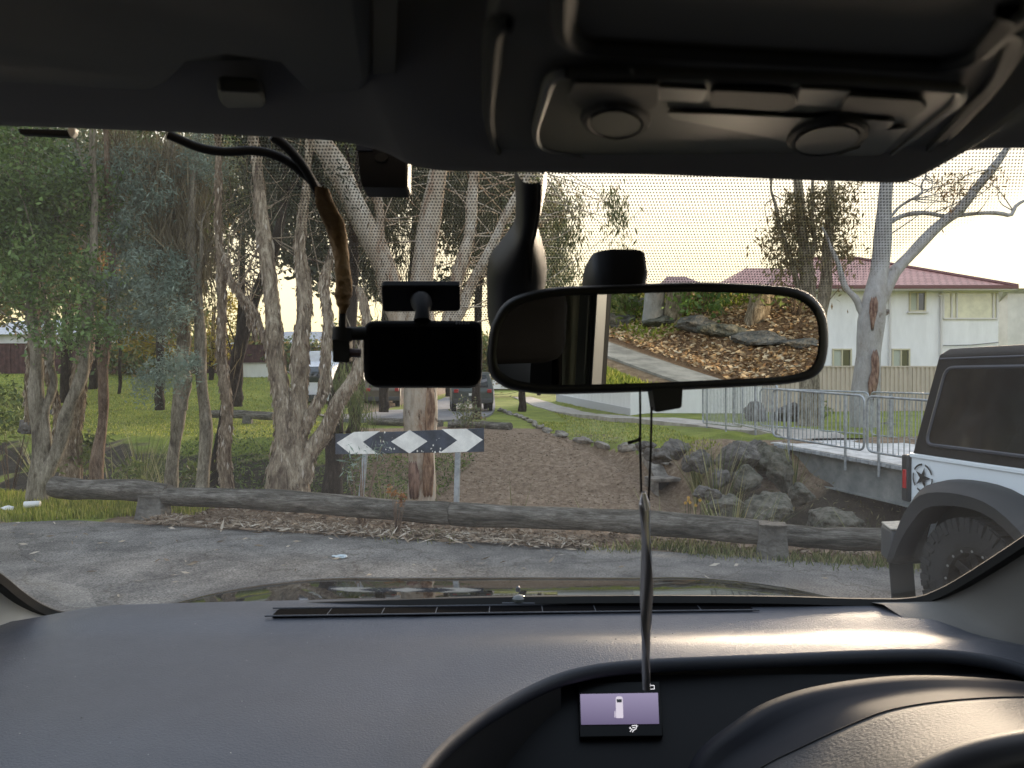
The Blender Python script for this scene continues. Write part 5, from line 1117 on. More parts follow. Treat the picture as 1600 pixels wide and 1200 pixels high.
# ================================================================ white off-road vehicle parked alongside
def offroad():
    X = Vector((.16, -.987, 0)).normalized(); Z = Vector((0, 0, 1)); Y = Z.cross(X); O = Vector((2.73, 5.1, 0))
    M_ = Matrix(((X.x, Y.x, 0, O.x), (X.y, Y.y, 0, O.y), (0, 0, 1, 0), (0, 0, 0, 1)))
    o = thing('offroad_vehicle', 'white off-road vehicle with black hardtop, star decal and chunky tyres parked alongside', 'car', O); o.matrix_basis = M_
    def T(u, v, w): return M_ @ Vector((u, v, w))      # u forward, v inwards (away from us), w up
    pw = mat('white_vehicle_paint', (.76, .83, .88), .3, coat=.5); blk = mat('black_textured_plastic', (.028, .029, .031), .6, bump=.25, bscale=500)
    top = mat('black_hardtop', (.014, .013, .013), .7, spec=.25, bump=.15, bscale=400); gls = mat('tinted_glass', (.010, .010, .011), .06, spec=.8, var=.3, vscale=5)
    rub = mat('grey_window_rubber', (.045, .05, .065), .35); dk = mat('wheel_well', (.008, .008, .009), .9); W = 1.62; L_ = 4.0
    # tub side with wheel openings
    def arch(cu, cw, r, a0=0, a1=180, n=18): return [(cu - r * math.cos(R(a)), cw + r * math.sin(R(a)) * .92) for a in np.linspace(a0, a1, n)]
    prof = [(0, .60), (.03, .62)] + arch(.68, .49, .53, 8, 174) + [(1.3, .50), (2.85, .50)] + arch(3.62, .49, .53, 8, 150) + [(L_ + .2, .8), (L_ + .2, 1.10), (2.95, 1.16), (0, 1.13), (-.0, 1.0)]
    for nm, v0, v1 in (('body_side', 0, .05), ('body_side', W - .05, W)):
        MB().prism([T(u, v0, w) for u, w in prof], T(0, v1, 0) - T(0, v0, 0)).build(nm, pw, o, bevel=.006, recalc=True)
    def bx(name, u0, u1, v0, v1, w0, w1, m, bev=.01, par=None):
        vs = [T(u, v, w) for u in (u0, u1) for v in (v0, v1) for w in (w0, w1)]
        return MB().add(vs, [(0, 1, 3, 2), (4, 6, 7, 5), (0, 4, 5, 1), (2, 3, 7, 6), (0, 2, 6, 4), (1, 5, 7, 3)]).build(name, m, par or o, bevel=bev, recalc=True)
    bx('rear_panel', -.005, .04, .052, W - .052, .55, 1.13, pw); bx('bonnet', 2.95, L_ + .2, .051, W - .051, 1.0, 1.165, pw); bx('front_panel', L_ + .16, L_ + .2, .052, W - .052, .55, .99, pw)
    bx('floor_pan', .05, L_, .055, W - .055, .48, .56, dk); bx('wheel_well', .06, 1.5, .35, .40, .3, 1.1, dk); bx('wheel_well', 3.0, 4.1, .35, .40, .3, 1.0, dk)
    MB().prism([T(u, -.007, w) for u, w in [(0.0, .42), (.0, .66), (.10, .84), (.3, .96), (.45, .99), (.40, .93), (.24, .80), (.17, .6), (.17, .42)]], T(0, .006, 0) - T(0, 0, 0)).build('arch_inner_trim', dk, o, recalc=True, smooth=False)
    for cu in (.68, 3.62):
        MB().loft([[T(u, .04, w), T(u, .5, w)] for u, w in arch(cu, .47, .545, 0, 180, 24)]).build('wheel_arch_liner', dk, o)
        MB().loft([[T(u, W - .04, w), T(u, W - .5, w)] for u, w in arch(cu, .47, .545, 0, 180, 24)]).build('wheel_arch_liner', dk, o)
    # belt ridge
    bx('belt_rail', .0, 2.9, -.012, .02, 1.105, 1.135, pw, .006)
    # hardtop: sides lean in, rear leans forward
    def S_(u, w, lean=.10):   # near side skin
        k = (w - 1.136) / (1.83 - 1.136); return T(u, lean * k + .0, w)
    def ht(u0b, u0t, u1, w0=1.137, w1=1.80):
        mb = MB(); ins = .10
        a = [T(u0b, 0, w0), T(u1, 0, w0), T(u1, W, w0), T(u0b, W, w0)]; b_ = [T(u0t, ins, w1), T(u1, ins, w1), T(u1, W - ins, w1), T(u0t, W - ins, w1)]
        c_ = [T(u0t + .03, ins + .05, w1 + .04), T(u1, ins + .05, w1 + .04), T(u1, W - ins - .05, w1 + .04), T(u0t + .03, W - ins - .05, w1 + .04)]
        d = [T(u0t + .16, ins + .25, w1 + .055), T(u1, ins + .25, w1 + .055), T(u1, W - ins - .25, w1 + .055), T(u0t + .16, W - ins - .25, w1 + .055)]
        mb.loft([a, b_, c_, d], close=True); n = len(mb.v); mb.f.append((n - 4, n - 3, n - 2, n - 1)); return mb.build('hardtop', top, o, bevel=.012, recalc=True)
    ht(.02, .14, 2.72)
    # rear quarter window: rubber surround + pane, proud of the skin
    def skin(u, w, off): k = (w - 1.137) / (1.80 - 1.137); p = T(u, .10 * k, w); n = (T(0, 0, 0) - T(0, 1, 0)).normalized(); n = (n + Vector((0, 0, .15))).normalized(); return p + n * off
    def window(name, pts, r):
        outl = rounded(pts, r, 6); cx = sum(p[0] for p in outl) / len(outl); cy = sum(p[1] for p in outl) / len(outl)
        inn = [(cx + (p[0] - cx) * (1 - .022 / max(.1, abs(p[0] - cx) + .1) * 1.0), cy + (p[1] - cy) * .93) for p in outl]
        mb = MB(); mb.tube([skin(p[0], p[1], .008) for p in outl + [outl[0]]], .012, 6, cap=False); f_ = mb.build(name + '_surround', rub, o)
        MB().add([skin(p[0], p[1], .006) for p in outl], [tuple(range(len(outl)))]).build(name, gls, o, smooth=False, solid=.004)
    window('side_window', [(.145, 1.205), (1.02, 1.205), (1.02, 1.715), (.235, 1.715)], .07)
    window('side_window', [(1.20, 1.205), (1.88, 1.205), (1.88, 1.715), (1.20, 1.715)], .05)
    window('side_window', [(1.99, 1.205), (2.62, 1.205), (2.55, 1.715), (1.99, 1.715)], .05)
    for u in (1.11, 1.935): bx('door_seam', u - .006, u + .006, -.004, .01, .62, 1.10, dk, 0)
    bx('windscreen_frame', 2.68, 2.76, .10, W - .10, 1.14, 1.80, top)
    # drip rail with pale sealant dashes
    MB().tube([T(.155, .095, 1.775), T(2.7, .095, 1.775)], .008, 6).build('drip_rail', rub, o)
    # tail lamp
    bx('tail_lamp', -.055, .012, -.03, .12, .80, 1.12, blk, .012); 
    lam = mat('red_lens', (.42, .015, .02), .25, coat=.5); bx('red_lens', -.035, .0, -.036, .0, .89, 1.02, lam, .004, par=[c for c in bpy.data.objects if c.name.startswith('tail_lamp') and c.parent == o][0])
    bx('tail_lamp', -.055, .012, W - .12, W + .03, .80, 1.12, blk, .012)
    # flares
    def flare(cu, pts, vin, vout):
        outer = spline(pts, 26); rows = []
        for (u, w, uu, ww) in outer:
            w -= .03; ww -= .01
            rows.append([T(u, vin + .02, w + .015), T(u, vin - .0, w + .022), T((u * .75 + uu * .25), vin - (vin - vout) * .62, w * .97 + ww * .03 + .012), T(u * .45 + uu * .55, vout, w * .6 + ww * .4), T(uu, vout + .012, ww), T(uu, vout + .05, ww + .005), T(uu, vin + .04, ww + .01)])
        return MB().loft(rows).build('wheel_arch_flare', blk, o, solid=.008)
    # (outer edge u,w) and (lip edge u,w)
    flare(.68, [(-.06, .42, .02, .40), (.02, .62, .10, .56), (.12, .84, .22, .72), (.30, .985, .36, .84), (.60, 1.03, .62, .89), (.90, 1.00, .86, .87), (1.16, .86, 1.08, .74), (1.34, .66, 1.24, .56), (1.46, .46, 1.34, .42)], .0, -.165)
    flare(3.62, [(2.86, .46, 2.98, .42), (3.0, .70, 3.10, .60), (3.2, .92, 3.28, .80), (3.5, 1.02, 3.52, .88), (3.85, 1.0, 3.82, .87), (4.2, .92, 4.15, .80)], .0, -.165)
    MB().add([T(-.06, -.12, .42), T(.02, -.12, .56), T(.02, .06, .60), T(-.06, .06, .42), T(-.02, -.12, .12), T(-.02, .06, .12)], [(0, 1, 2, 3), (0, 3, 5, 4)]).build('mud_guard', blk, o, smooth=False, solid=.01)
    sc = MB()
    for (u, w) in ((-.045, .50), (-.035, .58), (-.06, .45)): sc.lathe(T(u + .06, -.10, w), T(0, -1, 0) - T(0, 0, 0), [(.006, 0), (.005, .012), (.0005, .013)], 10)
    sc.build('screws', M_galv, o)
    # bumper
    bp_ = [(-.27, .0), (-.27, .62), (-.20, 1.35), (-.1, 1.62), (.02, 1.62), (.02, -.0)]; bp_ = [(-.02, -.13), (-.27, -.03), (-.30, .25), (-.30, W - .25), (-.27, W + .03), (-.02, W + .13), (.01, W), (.01, 0)]
    MB().prism([T(u, v, .37) for u, v in bp_], (0, 0, .23)).build('rear_bumper', mat('faded_bumper_plastic', (.05, .055, .06), .55, bump=.3, bscale=400), o, bevel=.02, recalc=True)
    MB().prism([T(u * .97, v, .602) for u, v in bp_], (0, 0, .012)).build('bumper_step', mat('pale_step', (.40, .38, .33), .9, var=.2, vscale=30), o, bevel=.004, recalc=True)  # layer along the bumper top, paler than its sides
    # decal
    dec = MB(); cu, cw, rr = .135, .98, .096; bk = mat('decal_black', (.012, .012, .012), .6)
    def dp(a, r_): return T(cu + r_ * math.cos(a), -.0135, cw + r_ * math.sin(a))
    for k in range(5):
        a0 = R(90 + 72 * k + 8 - 6); a1 = R(90 + 72 * (k + 1) - 14)
        for j in range(10):
            t0 = a0 + (a1 - a0) * j / 10; t1 = a0 + (a1 - a0) * (j + .98) / 10
            dec.add([dp(t0, rr), dp(t1, rr), dp(t1, rr * .87), dp(t0, rr * .87)], [(0, 1, 2, 3)])
    star = []
    for k in range(10): star.append(dp(R(75 + 36 * k), rr * (.80 if k % 2 == 0 else .27)))
    dec.add([dp(0, 0)] + star, [(0, 1 + k, 1 + (k + 1) % 10) for k in range(10)]); dec.build('star_decal', bk, o, smooth=False)
    # wheels: tyre with tread blocks, dark rim with bolts
    def wheel(cu, v, side):
        ax = (T(0, -1, 0) - T(0, 0, 0)) * side; c = T(cu, v, .405); Rr = .405
        prof = [(.235, -.13), (.30, -.145), (.38, -.150), (.412, -.138), (.424, -.11), (.428, 0), (.424, .11), (.412, .138), (.38, .150), (.30, .145), (.245, .13), (.232, .118)]
        KR = .405 / .44; prof = [(a_ * KR, h_) for a_, h_ in prof]
        ty = MB().lathe(c, ax, prof, 72).build('tyre', M_tyre, o); e = ax.normalized().orthogonal().normalized(); g = ax.normalized().cross(e); A_ = ax.normalized()
        tb = MB(); rg = random.Random(2)
        for k in range(46):
            a = k * 2 * math.pi / 46
            for (h0, h1, da, rr0, rr1) in ((-.142, -.06, .0, .405, .447), (-.05, .0, .06, .42, .449), (.005, .05, .0, .42, .449), (.06, .142, .06, .405, .447), (.128, .158, (.03 if k % 2 else 0), .355 if k % 2 else .375, .44), (-.158, -.128, (.03 if k % 2 else 0), .355 if k % 2 else .375, .44)):
                w_ = .046; pts = []
                for (aa, hh) in ((a + da - w_, h0), (a + da + w_, h0), (a + da + w_ + .02, h1), (a + da - w_ + .02, h1)):
                    d = e * math.cos(aa) + g * math.sin(aa); pts += [(c + A_ * hh + d * rr0 * KR), (c + A_ * hh + d * rr1 * KR)]
                tb.add(pts, [(0, 2, 3, 1), (2, 4, 5, 3), (4, 6, 7, 5), (6, 0, 1, 7), (1, 3, 5, 7), (0, 6, 4, 2)])
        tb.build('tread', M_tyre, ty, smooth=False)
        # raised sidewall ring segments
        rm = mat('dark_alloy', (.022, .022, .024), .35, metal=.6); met = mat('bare_metal', (.55, .56, .58), .3, metal=.9)
        ri = MB().lathe(c, ax, [(.232, -.1), (.228, .10), (.240, .125), (.232, .135), (.20, .125), (.19, .06), (.06, .05), (.05, .075), (.001, .08)], 48).build('rim', rm, o)
        sp = MB()
        for k in range(8):
            a = k * math.pi / 4 + .2; d = e * math.cos(a) + g * math.sin(a); t_ = A_.cross(d)
            sp.add([c + d * .05 + t_ * .035 + A_ * .07, c + d * .05 - t_ * .035 + A_ * .07, c + d * .222 - t_ * .022 + A_ * .108, c + d * .222 + t_ * .022 + A_ * .108, c + d * .05 + t_ * .035 + A_ * .03, c + d * .05 - t_ * .035 + A_ * .03, c + d * .222 - t_ * .022 + A_ * .05, c + d * .222 + t_ * .022 + A_ * .05], [(0, 1, 2, 3), (0, 3, 7, 4), (1, 5, 6, 2)])
        sp.build('spokes', rm, ri, bevel=.004)
        bo = MB()
        for k in range(16):
            a = k * math.pi / 8; d = e * math.cos(a) + g * math.sin(a); bo.lathe(c + d * .213 + A_ * .122, A_, [(.009, 0), (.008, .010), (.001, .011)], 8)
        bo.build('bolts', met, ri)
    wheel(.68, .02, 1); wheel(3.62, .02, 1); wheel(.68, W - .02, -1); wheel(3.62, W - .02, -1)
    # spare wheel on the tail
    sw = MB().lathe(T(-.16, W * .58, .95), T(-1, 0, 0) - T(0, 0, 0), [(.1, -.12), (.36, -.13), (.42, -.08), (.42, .08), (.36, .13), (.22, .12), (.001, .06)], 40).build('spare_wheel', M_tyre, o)
offroad()
# ================================================================ the car we sit in
Mp = mat('dash_plastic', (.064, .069, .084), .40, spec=.6, var=.10, vscale=9, thr=(.3, .7), bump=.32, bscale=420, bdetail=2)
Md = mat('dark_plastic', (.012, .012, .013), .55)
Mt = mat('headlining', (.26, .25, .243), .95, spec=.1, bump=.2, bscale=900)
Mtr = mat('pillar_trim_lit', (.60, .57, .50), .8, spec=.3, bump=.25, bscale=900)
Mblk = mat('black_rubber_and_shade', (.006, .006, .006), .7)  # rubber parts, also the painted shade of visor gap and clip recess
Mgb = mat('gloss_black', (.004, .004, .005), .06, spec=.6)
Mpt = mat('metallic_black_paint', (.004, .005, .006), .04, spec=.22)
Z0 = HZ
def vary_rough(m, lo, hi, sc):
    t = m.node_tree; b = t.nodes['Principled BSDF']; tc = t.nodes.new('ShaderNodeTexCoord'); n = t.nodes.new('ShaderNodeTexNoise'); n.inputs['Scale'].default_value = sc; n.inputs['Detail'].default_value = 7; n.inputs['Roughness'].default_value = .7
    r = t.nodes.new('ShaderNodeMapRange'); r.inputs[1].default_value = .3; r.inputs[2].default_value = .7; r.inputs[3].default_value = lo; r.inputs[4].default_value = hi
    t.links.new(tc.outputs['Object'], n.inputs[0]); t.links.new(n.outputs[0], r.inputs[0]); t.links.new(r.outputs[0], b.inputs['Roughness'])
vary_rough(Mp, .32, .50, 5)
car = thing('car', 'dark interior of the car around the viewer: dashboard, windscreen, roof lining and mirror', 'car', (0, 0, 0))
WN = Vector((0, .8, 1)).normalized(); WP = Vector((0, 1.17, Z0 - .36))          # windscreen plane
def WS(px, py): return PP(px, py, WP, WN)
def wz(y): return Z0 - .36 + .8 * (1.17 - y)

# ---- windscreen glass + black rim seal + frit dots
seal_px = [(-330, 640), (-200, 750), (-90, 832), (0, 899), (28, 922), (62, 944), (100, 957), (160, 958), (260, 953), (400, 946), (600, 939), (800, 934), (1000, 932), (1200, 933), (1350, 937), (1425, 935), (1470, 921), (1520, 893), (1600, 841), (1700, 772), (1800, 700), (1950, 590)]
seal = [WS(*p) for p in seal_px]
top_l = Vector((-.60, .40, wz(.40))); top_r = Vector((.58, .40, wz(.40)))
Mglass = glass('windscreen_glass', (.975, .975, .975), dirt=.016, dirtcol=(.80, .78, .74), refl=.8, rough=.02)
outl = [top_l] + seal + [top_r]
wsg = MB().face(outl).build('windscreen', Mglass, car, smooth=False)
sm = [Vector(p) for p in spline(seal, 150)]
nrm = WN
rows = []
for i, p in enumerate(sm):
    t = (sm[min(i + 1, len(sm) - 1)] - sm[max(i - 1, 0)]).normalized(); inw = WN.cross(t).normalized()
    if inw.dot(Vector((0, .6, Z0)) - p) < 0: inw = -inw
    wd = .006
    rows.append([p - WN * .012 - inw * .01, p - WN * .012 + inw * wd, p - WN * .003 + inw * (wd + .002), p - WN * .001 + inw * wd])
MB().loft(rows).build('seal', Mblk, wsg, solid=.002)
poly = [(300, 150), (305, 200), (335, 235), (380, 262), (430, 320), (462, 360), (500, 405), (548, 450), (610, 492), (700, 515), (900, 520), (1180, 500), (1281, 471), (1330, 450), (1407, 405), (1490, 358), (1572, 320), (1640, 290), (1700, 240), (1700, 150)]
py_poly = np.array([[WS(*p).x, WS(*p).y] for p in poly])
def inside(x, y, pg):
    ins = np.zeros(len(x), bool); j = len(pg) - 1; dist = np.full(len(x), 9.)
    for i in range(len(pg)):
        xi, yi, xj, yj = *pg[i], *pg[j]
        c = ((yi > y) != (yj > y)) & (x < (xj - xi) * (y - yi) / (yj - yi + 1e-12) + xi); ins ^= c
        t = np.clip(((x - xi) * (xj - xi) + (y - yi) * (yj - yi)) / ((xj - xi) ** 2 + (yj - yi) ** 2 + 1e-12), 0, 1)
        dist = np.minimum(dist, np.hypot(x - xi - t * (xj - xi), y - yi - t * (yj - yi))); j = i
    return ins, dist
def frit():
    sx, sy = .00235, .0022; X, Y = np.meshgrid(np.arange(-.36, .62, sx), np.arange(.38, 1.0, sy)); X = X + (np.arange(X.shape[0]) % 2)[:, None] * sx / 2
    x, y = X.ravel(), Y.ravel(); ins, d = inside(x, y, py_poly); x, y, d = x[ins], y[ins], d[ins]; n = len(x)
    r_ = .00073 * np.clip(.42 + d / .028, 0, 1); k = 8; a = np.arange(k) * 2 * math.pi / k
    el = math.sqrt(1 + .64)
    vx = x[:, None] + np.cos(a) * r_[:, None]; vy = y[:, None] + np.sin(a) * r_[:, None] / el * 1.15; vz = Z0 - .36 + .8 * (1.17 - vy)
    v = np.stack([vx, vy, vz], -1) - np.array(WN) * .0006; v = v.reshape(-1, 3)
    me = bpy.data.meshes.new('frit_dots'); me.vertices.add(len(v)); me.vertices.foreach_set('co', v.ravel()); me.loops.add(len(v)); me.loops.foreach_set('vertex_index', np.arange(len(v)))
    me.polygons.add(n); me.polygons.foreach_set('loop_start', np.arange(0, n * k, k)); me.polygons.foreach_set('loop_total', np.full(n, k)); me.update()
    link_mesh('dot_pattern', me, mat('ceramic_dots', (.05, .048, .045), .8), wsg)
frit()

# ---- bonnet, cowl, wipers
def bonnet():
    rows = []
    for k in range(26):
        t = k / 25; y = 1.30 + t * .95; row = []
        for j in range(41):
            s = -1 + 2 * j / 40; hw = .84 - .08 * t ** 2
            z = Z0 - .403 - .110 * t - .10 * t ** 2 - .12 * abs(s) ** 9 - .008 * s * s + .003 * math.exp(-((abs(s) - .55) / .10) ** 2)
            row.append((s * hw, y, z))
        rows.append(row)
    MB().loft(rows).build('bonnet', Mpt, car, solid=.004)
    MB().loft([[( -.72 + .0, 1.185, Z0 - .40), (.70, 1.185, Z0 - .40)], [(-.78, 1.22, Z0 - .44), (.76, 1.22, Z0 - .44)], [(-.80, 1.31, Z0 - .475), (.78, 1.31, Z0 - .475)]]).build('scuttle_panel', mat('scuttle_plastic', (.03, .035, .045), .5), car, solid=.004)
    for pts in ([(.42, 1.19, -.372), (.20, 1.20, -.362), (-.10, 1.205, -.366), (-.22, 1.20, -.375)], [(.05, 1.22, -.385), (-.25, 1.225, -.374), (-.50, 1.21, -.385)]):
        MB().tube([Vector((a, b_ + .012, Z0 + c)) for a, b_, c in spline(pts, 14)], .007, 6).build('wiper', mat('wiper_black', (.02, .02, .022), .4), car)
    MB().prism([(-.80, 1.3, .35), (.80, 1.3, .35), (.68, 2.30, .35), (-.68, 2.30, .35)], (0, 0, .55)).build('front_body', Mpt, car, bevel=.06, recalc=True)
bonnet()

# ---- dashboard top
lip_px = [(560, 1330), (600, 1262), (655, 1194), (700, 1148), (760, 1104), (830, 1071), (900, 1053), (1000, 1044), (1200, 1038), (1400, 1032), (1500, 1034), (1600, 1048), (1700, 1075), (1850, 1130)]
def dz(x, y):
    z = -.357 + (.012 * sstep(y, 1.05, .96) - .020 * sstep(-y, -.985, -.82)) * sstep(x, -.12, .12) - .006 * math.exp(-((y - 1.075) / .02) ** 2) * 0
    z += -.035 * sstep(.80 - y, 0, .32) * (1 - sstep(x, -.3, .0)) - .10 * sstep(.62 - y, 0, .3) * (1 - sstep(x, -.3, .0)) - .022 * sstep(abs(x), .60, .80)
    z += .008 * sstep(y, 1.02, 1.10) - .012 * math.exp(-((x + .16 + (y - .7) * -.35) / .10) ** 2) * (1 - sstep(y, .8, 1.0))
    return float(z)
def dash():
    pl = [PP(px, py, Vector((0, .9, Z0 - .362)), Vector((0, 0, 1))) for px, py in lip_px]
    cur = spline([(p.x, p.y) for p in pl], 90); 
    # columns: left part runs down out of sight, right part ends at the lip
    cols = [(-.80 + k * .0267, .42) for k in range(int((cur[0][0] + .80) / .0267))] + [(c[0], c[1]) for c in cur]
    rows = []
    for (x, y0) in cols:
        yb = 1.175 - .045 * (abs(x) / .7) ** 2
        rows.append([(x + (0 if True else 0), y0 + (yb - y0) * (k / 36) ** 1.0, Z0 + dz(x, y0 + (yb - y0) * k / 36)) for k in range(37)])
    MB().loft(rows).build('dashboard', Mp, car, angle=80)
    # rolled lip
    lr = []
    cc = [Vector((c[0], c[1], Z0 + dz(*c))) for c in cur]
    for i, p in enumerate(cc):
        t = (cc[min(i + 1, 89)] - cc[max(i - 1, 0)]).normalized(); o_ = Vector((t.y, -t.x, 0)); o_ = -o_ if o_.y > 0 or (abs(o_.y) < .05 and o_.x < 0) else o_
        o_ = Vector((t.y, -t.x, 0)).normalized()
        if o_.dot(Vector((.5, .4, 0)) - Vector((p.x, p.y, 0))) < 0: o_ = -o_
        q = []
        for k in range(9):
            a = k / 8 * math.pi * .95; q.append(p + o_ * (.007 * math.sin(a)) + Vector((0, 0, -.009 + .009 * math.cos(a))))
        q.append(q[-1] - o_ * .05 + Vector((0, 0, -.002))); lr.append(q)
    MB().loft(lr).build('instrument_hood_lip', mat('lip_plastic', (.020, .023, .032), .5, bump=.2, bscale=700), car, angle=80)
    # recess walls below the lip
    wl = []
    for i, p in enumerate(cc): wl.append([p + Vector((0, 0, -.017)), p + Vector((.0, 0.0, -.10)), p + Vector((.0, -.0, -.30))])
    MB().loft([r_ for r_ in wl[:40]]).build('binnacle_side', Md, car)
    MB().face([(-.30, .935, Z0 - .374), (.78, .935, Z0 - .374), (.78, .80, Z0 - .475), (-.30, .80, Z0 - .475)]).face([(-.30, 1.06, Z0 - .374), (.78, 1.06, Z0 - .374), (.78, .935, Z0 - .374), (-.30, .935, Z0 - .374)]).build('cluster_panel', mat('cluster_black', (.004, .004, .005), .5, spec=.2), car, smooth=False)
    MB().face([(-.30, .802, Z0 - .476), (.78, .802, Z0 - .476), (.78, .40, Z0 - .56), (-.30, .40, Z0 - .56)]).build('lower_shelf', mat('shelf_black', (.012, .012, .014), .5), car, smooth=False)
    dx, dy = rng.uniform(-.66, .62, 420), rng.uniform(.55, 1.12, 420)
    ok = [i for i in range(420) if not (dx[i] > -.25 and dy[i] < .95)]
    leaf_mesh('dust', np.array([(dx[i], dy[i], Z0 + dz(dx[i], dy[i]) + .0006) for i in ok]), .0016, mat('pale_dust', (.45, .44, .42), .9), bpy.data.objects['dashboard'], aspect=.6, dirs=rng.normal(size=(len(ok), 3)) * [1, 1, .05])['kind'] = 'stuff'
    # demister vent
    va, vb = PP(430, 961, Vector((0, 1, Z0 - .350)), Vector((0, 0, 1))), PP(1172, 951, Vector((0, 1, Z0 - .350)), Vector((0, 0, 1)))
    zt = Z0 - .3475
    f_ = MB(); pts_o = rounded([(va.x, va.y - .016), (vb.x, vb.y - .016), (vb.x, vb.y + .018), (va.x, va.y + .016)], .004, 3)
    f_.add([(x, y, zt) for x, y in pts_o], [tuple(range(len(pts_o)))]); f_.build('demister_vent', mat('vent_shade_black', (.0015, .0015, .002), .9, spec=.05), car, smooth=False, solid=.003)  # flat plate, the shade inside the slot put into its black
    par = bpy.data.objects['demister_vent']
    rl = MB()
    for yy, r_ in ((-.018, .0013), (.019, .0013)): rl.tube([(va.x - .01, va.y + yy + .002, zt + .0012), ((va.x + vb.x) / 2, (va.y + vb.y) / 2 + yy, zt + .002), (vb.x + .008, vb.y + yy, zt + .0012)], r_, 6)
    rl.build('vent_rim', Mp, par)
    fi = MB()
    for k in range(1, 9): x = va.x + (vb.x - va.x) * k / 9; y = va.y + (vb.y - va.y) * k / 9 + .004; fi.box((x, y - .004, zt + .0012), (.0012, .030, .0012))
    fi.build('vent_fins', Mp, par)
    c = PP(810, 944, Vector((0, 1, zt)), Vector((0, 0, 1)))
    MB().box((c.x, c.y, zt + .003), (.05, .022, .005)).build('sensor_plate', Mp, car, bevel=.001)
    MB().lathe((c.x, c.y, zt + .006), (0, 0, 1), [(.0125, 0), (.012, .004), (.008, .0075), (.0005, .009)], 20).build('light_sensor', mat('sensor_dome', (.06, .065, .06), .12, coat=.6), car)
    MB().lathe((c.x - .0, c.y + .055, zt + .004), (0, 0, 1), [(.004, 0), (.0038, .006), (.0005, .009)], 12).build('alarm_led', Mp, car)
    # long low swell in front of the vent
    # display screen
    pn = Vector((0, -.101, .135)).normalized(); pp0 = Vector((0, .935, Z0 - .374)) + Vector((0, -.006, .006))
    def sq(px, py, off=0): return PP(px, py, pp0 + pn * off, pn)
    scr = MB().prism([sq(*p) for p in ((903, 1066), (1031, 1064), (1036, 1150), (906, 1152))], -pn * .008).build('display_screen', mat('display_black', (.003, .003, .003), .35, spec=.15), car, recalc=True, bevel=.001)
    Mv = bpy.data.materials.new('lilac_display'); Mv.use_nodes = True; t = Mv.node_tree; b = t.nodes['Principled BSDF']; b.inputs['Base Color'].default_value = (0, 0, 0, 1)
    tc = t.nodes.new('ShaderNodeTexCoord'); sp = t.nodes.new('ShaderNodeSeparateXYZ'); t.links.new(tc.outputs['Generated'], sp.inputs[0]); cr = t.nodes.new('ShaderNodeValToRGB'); t.links.new(sp.outputs[2], cr.inputs[0])
    cr.color_ramp.elements[0].color = (.075, .058, .11, 1); cr.color_ramp.elements[1].color = (.17, .145, .225, 1); t.links.new(cr.outputs[0], b.inputs['Emission Color']); b.inputs['Emission Strength'].default_value = .062
    def q(pts, off=.0012): return [sq(a, b_, off) for a, b_ in pts]
    MB().face(q([(906.5, 1084.5), (1028, 1082.5), (1030, 1131), (908, 1132.5)], .001)).build('lit_picture', Mv, scr, smooth=False)
    we = emit('white_icon', (.75, .68, .78), .032); dk = emit('icon_dark', (.02, .02, .02), .02)
    van = rounded([(962, 1088), (973, 1088), (974, 1122), (962.5, 1122)], [4, 4, 1.5, 1.5], 4); MB().face(q(van, .0022)).build('vehicle_icon', we, scr, smooth=False)
    MB().face(q([(963.3, 1092.5), (971.8, 1092.5), (971.3, 1097.5), (963.8, 1097.5)], .0030)).build('icon_windscreen', dk, scr, smooth=False)
    MB().face(q([(960.3, 1111), (961.6, 1111), (961.8, 1121), (960.2, 1121)], .0024)).build('icon_door', we, scr, smooth=False)
    ww = emit('bright_icon', (.9, .88, .92), .042)
    ar = MB(); 
    for a, b_ in (((1013.5, 1071), (1022, 1071)), ((1022, 1071), (1022.5, 1076.5)), ((1022.5, 1076.5), (1015.5, 1076.8)), ((1013.5, 1071), (1016.5, 1069)), ((1013.5, 1071), (1016.3, 1073.2))):
        ar.tube([sq(*a, .0012), sq(*b_, .0012)], .00042, 5)
    ar.build('return_arrow_icon', ww, scr)
    ic = MB()
    for seg in ([(984, 1136), (987, 1140), (984.5, 1143.5)], [(987, 1134), (995, 1133)], [(988, 1137), (993, 1136.5)], [(994, 1135), (996.5, 1134)], [(990, 1141), (994, 1138.5), (995, 1135)], [(988, 1140), (990, 1141), (988, 1144)], [(983.5, 1138), (985, 1138)]): ic.tube([sq(*p, .0014) for p in seg], .00042, 5)
    ic.build('airflow_icon', ww, scr)
    # curved shroud over the column, lit from the side window
    A_ = [(1120, 1250), (1190, 1200), (1245, 1172), (1334, 1131), (1400, 1108), (1500, 1094), (1620, 1090), (1750, 1100)]
    def sp3(pts, D0, D1): 
        n = len(pts); return [P(p[0], p[1], D0 + (D1 - D0) * i / (n - 1)) for i, p in enumerate(pts)]
    a = [Vector(p) for p in spline(sp3(A_, .74, .76), 40)]
    m1 = [Vector(p) for p in spline(sp3([(1150, 1320), (1240, 1250), (1305, 1212), (1385, 1166), (1460, 1138), (1560, 1122), (1670, 1124), (1790, 1150)], .66, .70), 40)]
    m2 = [Vector(p) for p in spline(sp3([(1180, 1400), (1290, 1310), (1370, 1250), (1440, 1205), (1520, 1175), (1610, 1160), (1700, 1168), (1820, 1195)], .58, .62), 40)]
    o1 = [Vector(p) for p in spline([P(*p) for p in [(1070, 1240, .80), (1102, 1180, .80), (1150, 1140, .80), (1210, 1102, .81), (1300, 1074, .82), (1440, 1058, .83), (1600, 1066, .83), (1750, 1090, .82)]], 40)]
    hr = []
    for i in range(40):
        hr.append([Vector(x) for x in spline([o1[i] + Vector((0, .03, -.01)), o1[i], o1[i].lerp(a[i], .5) + Vector((0, .012, -.008)), a[i] + Vector((0, .004, -.003))], 10)])
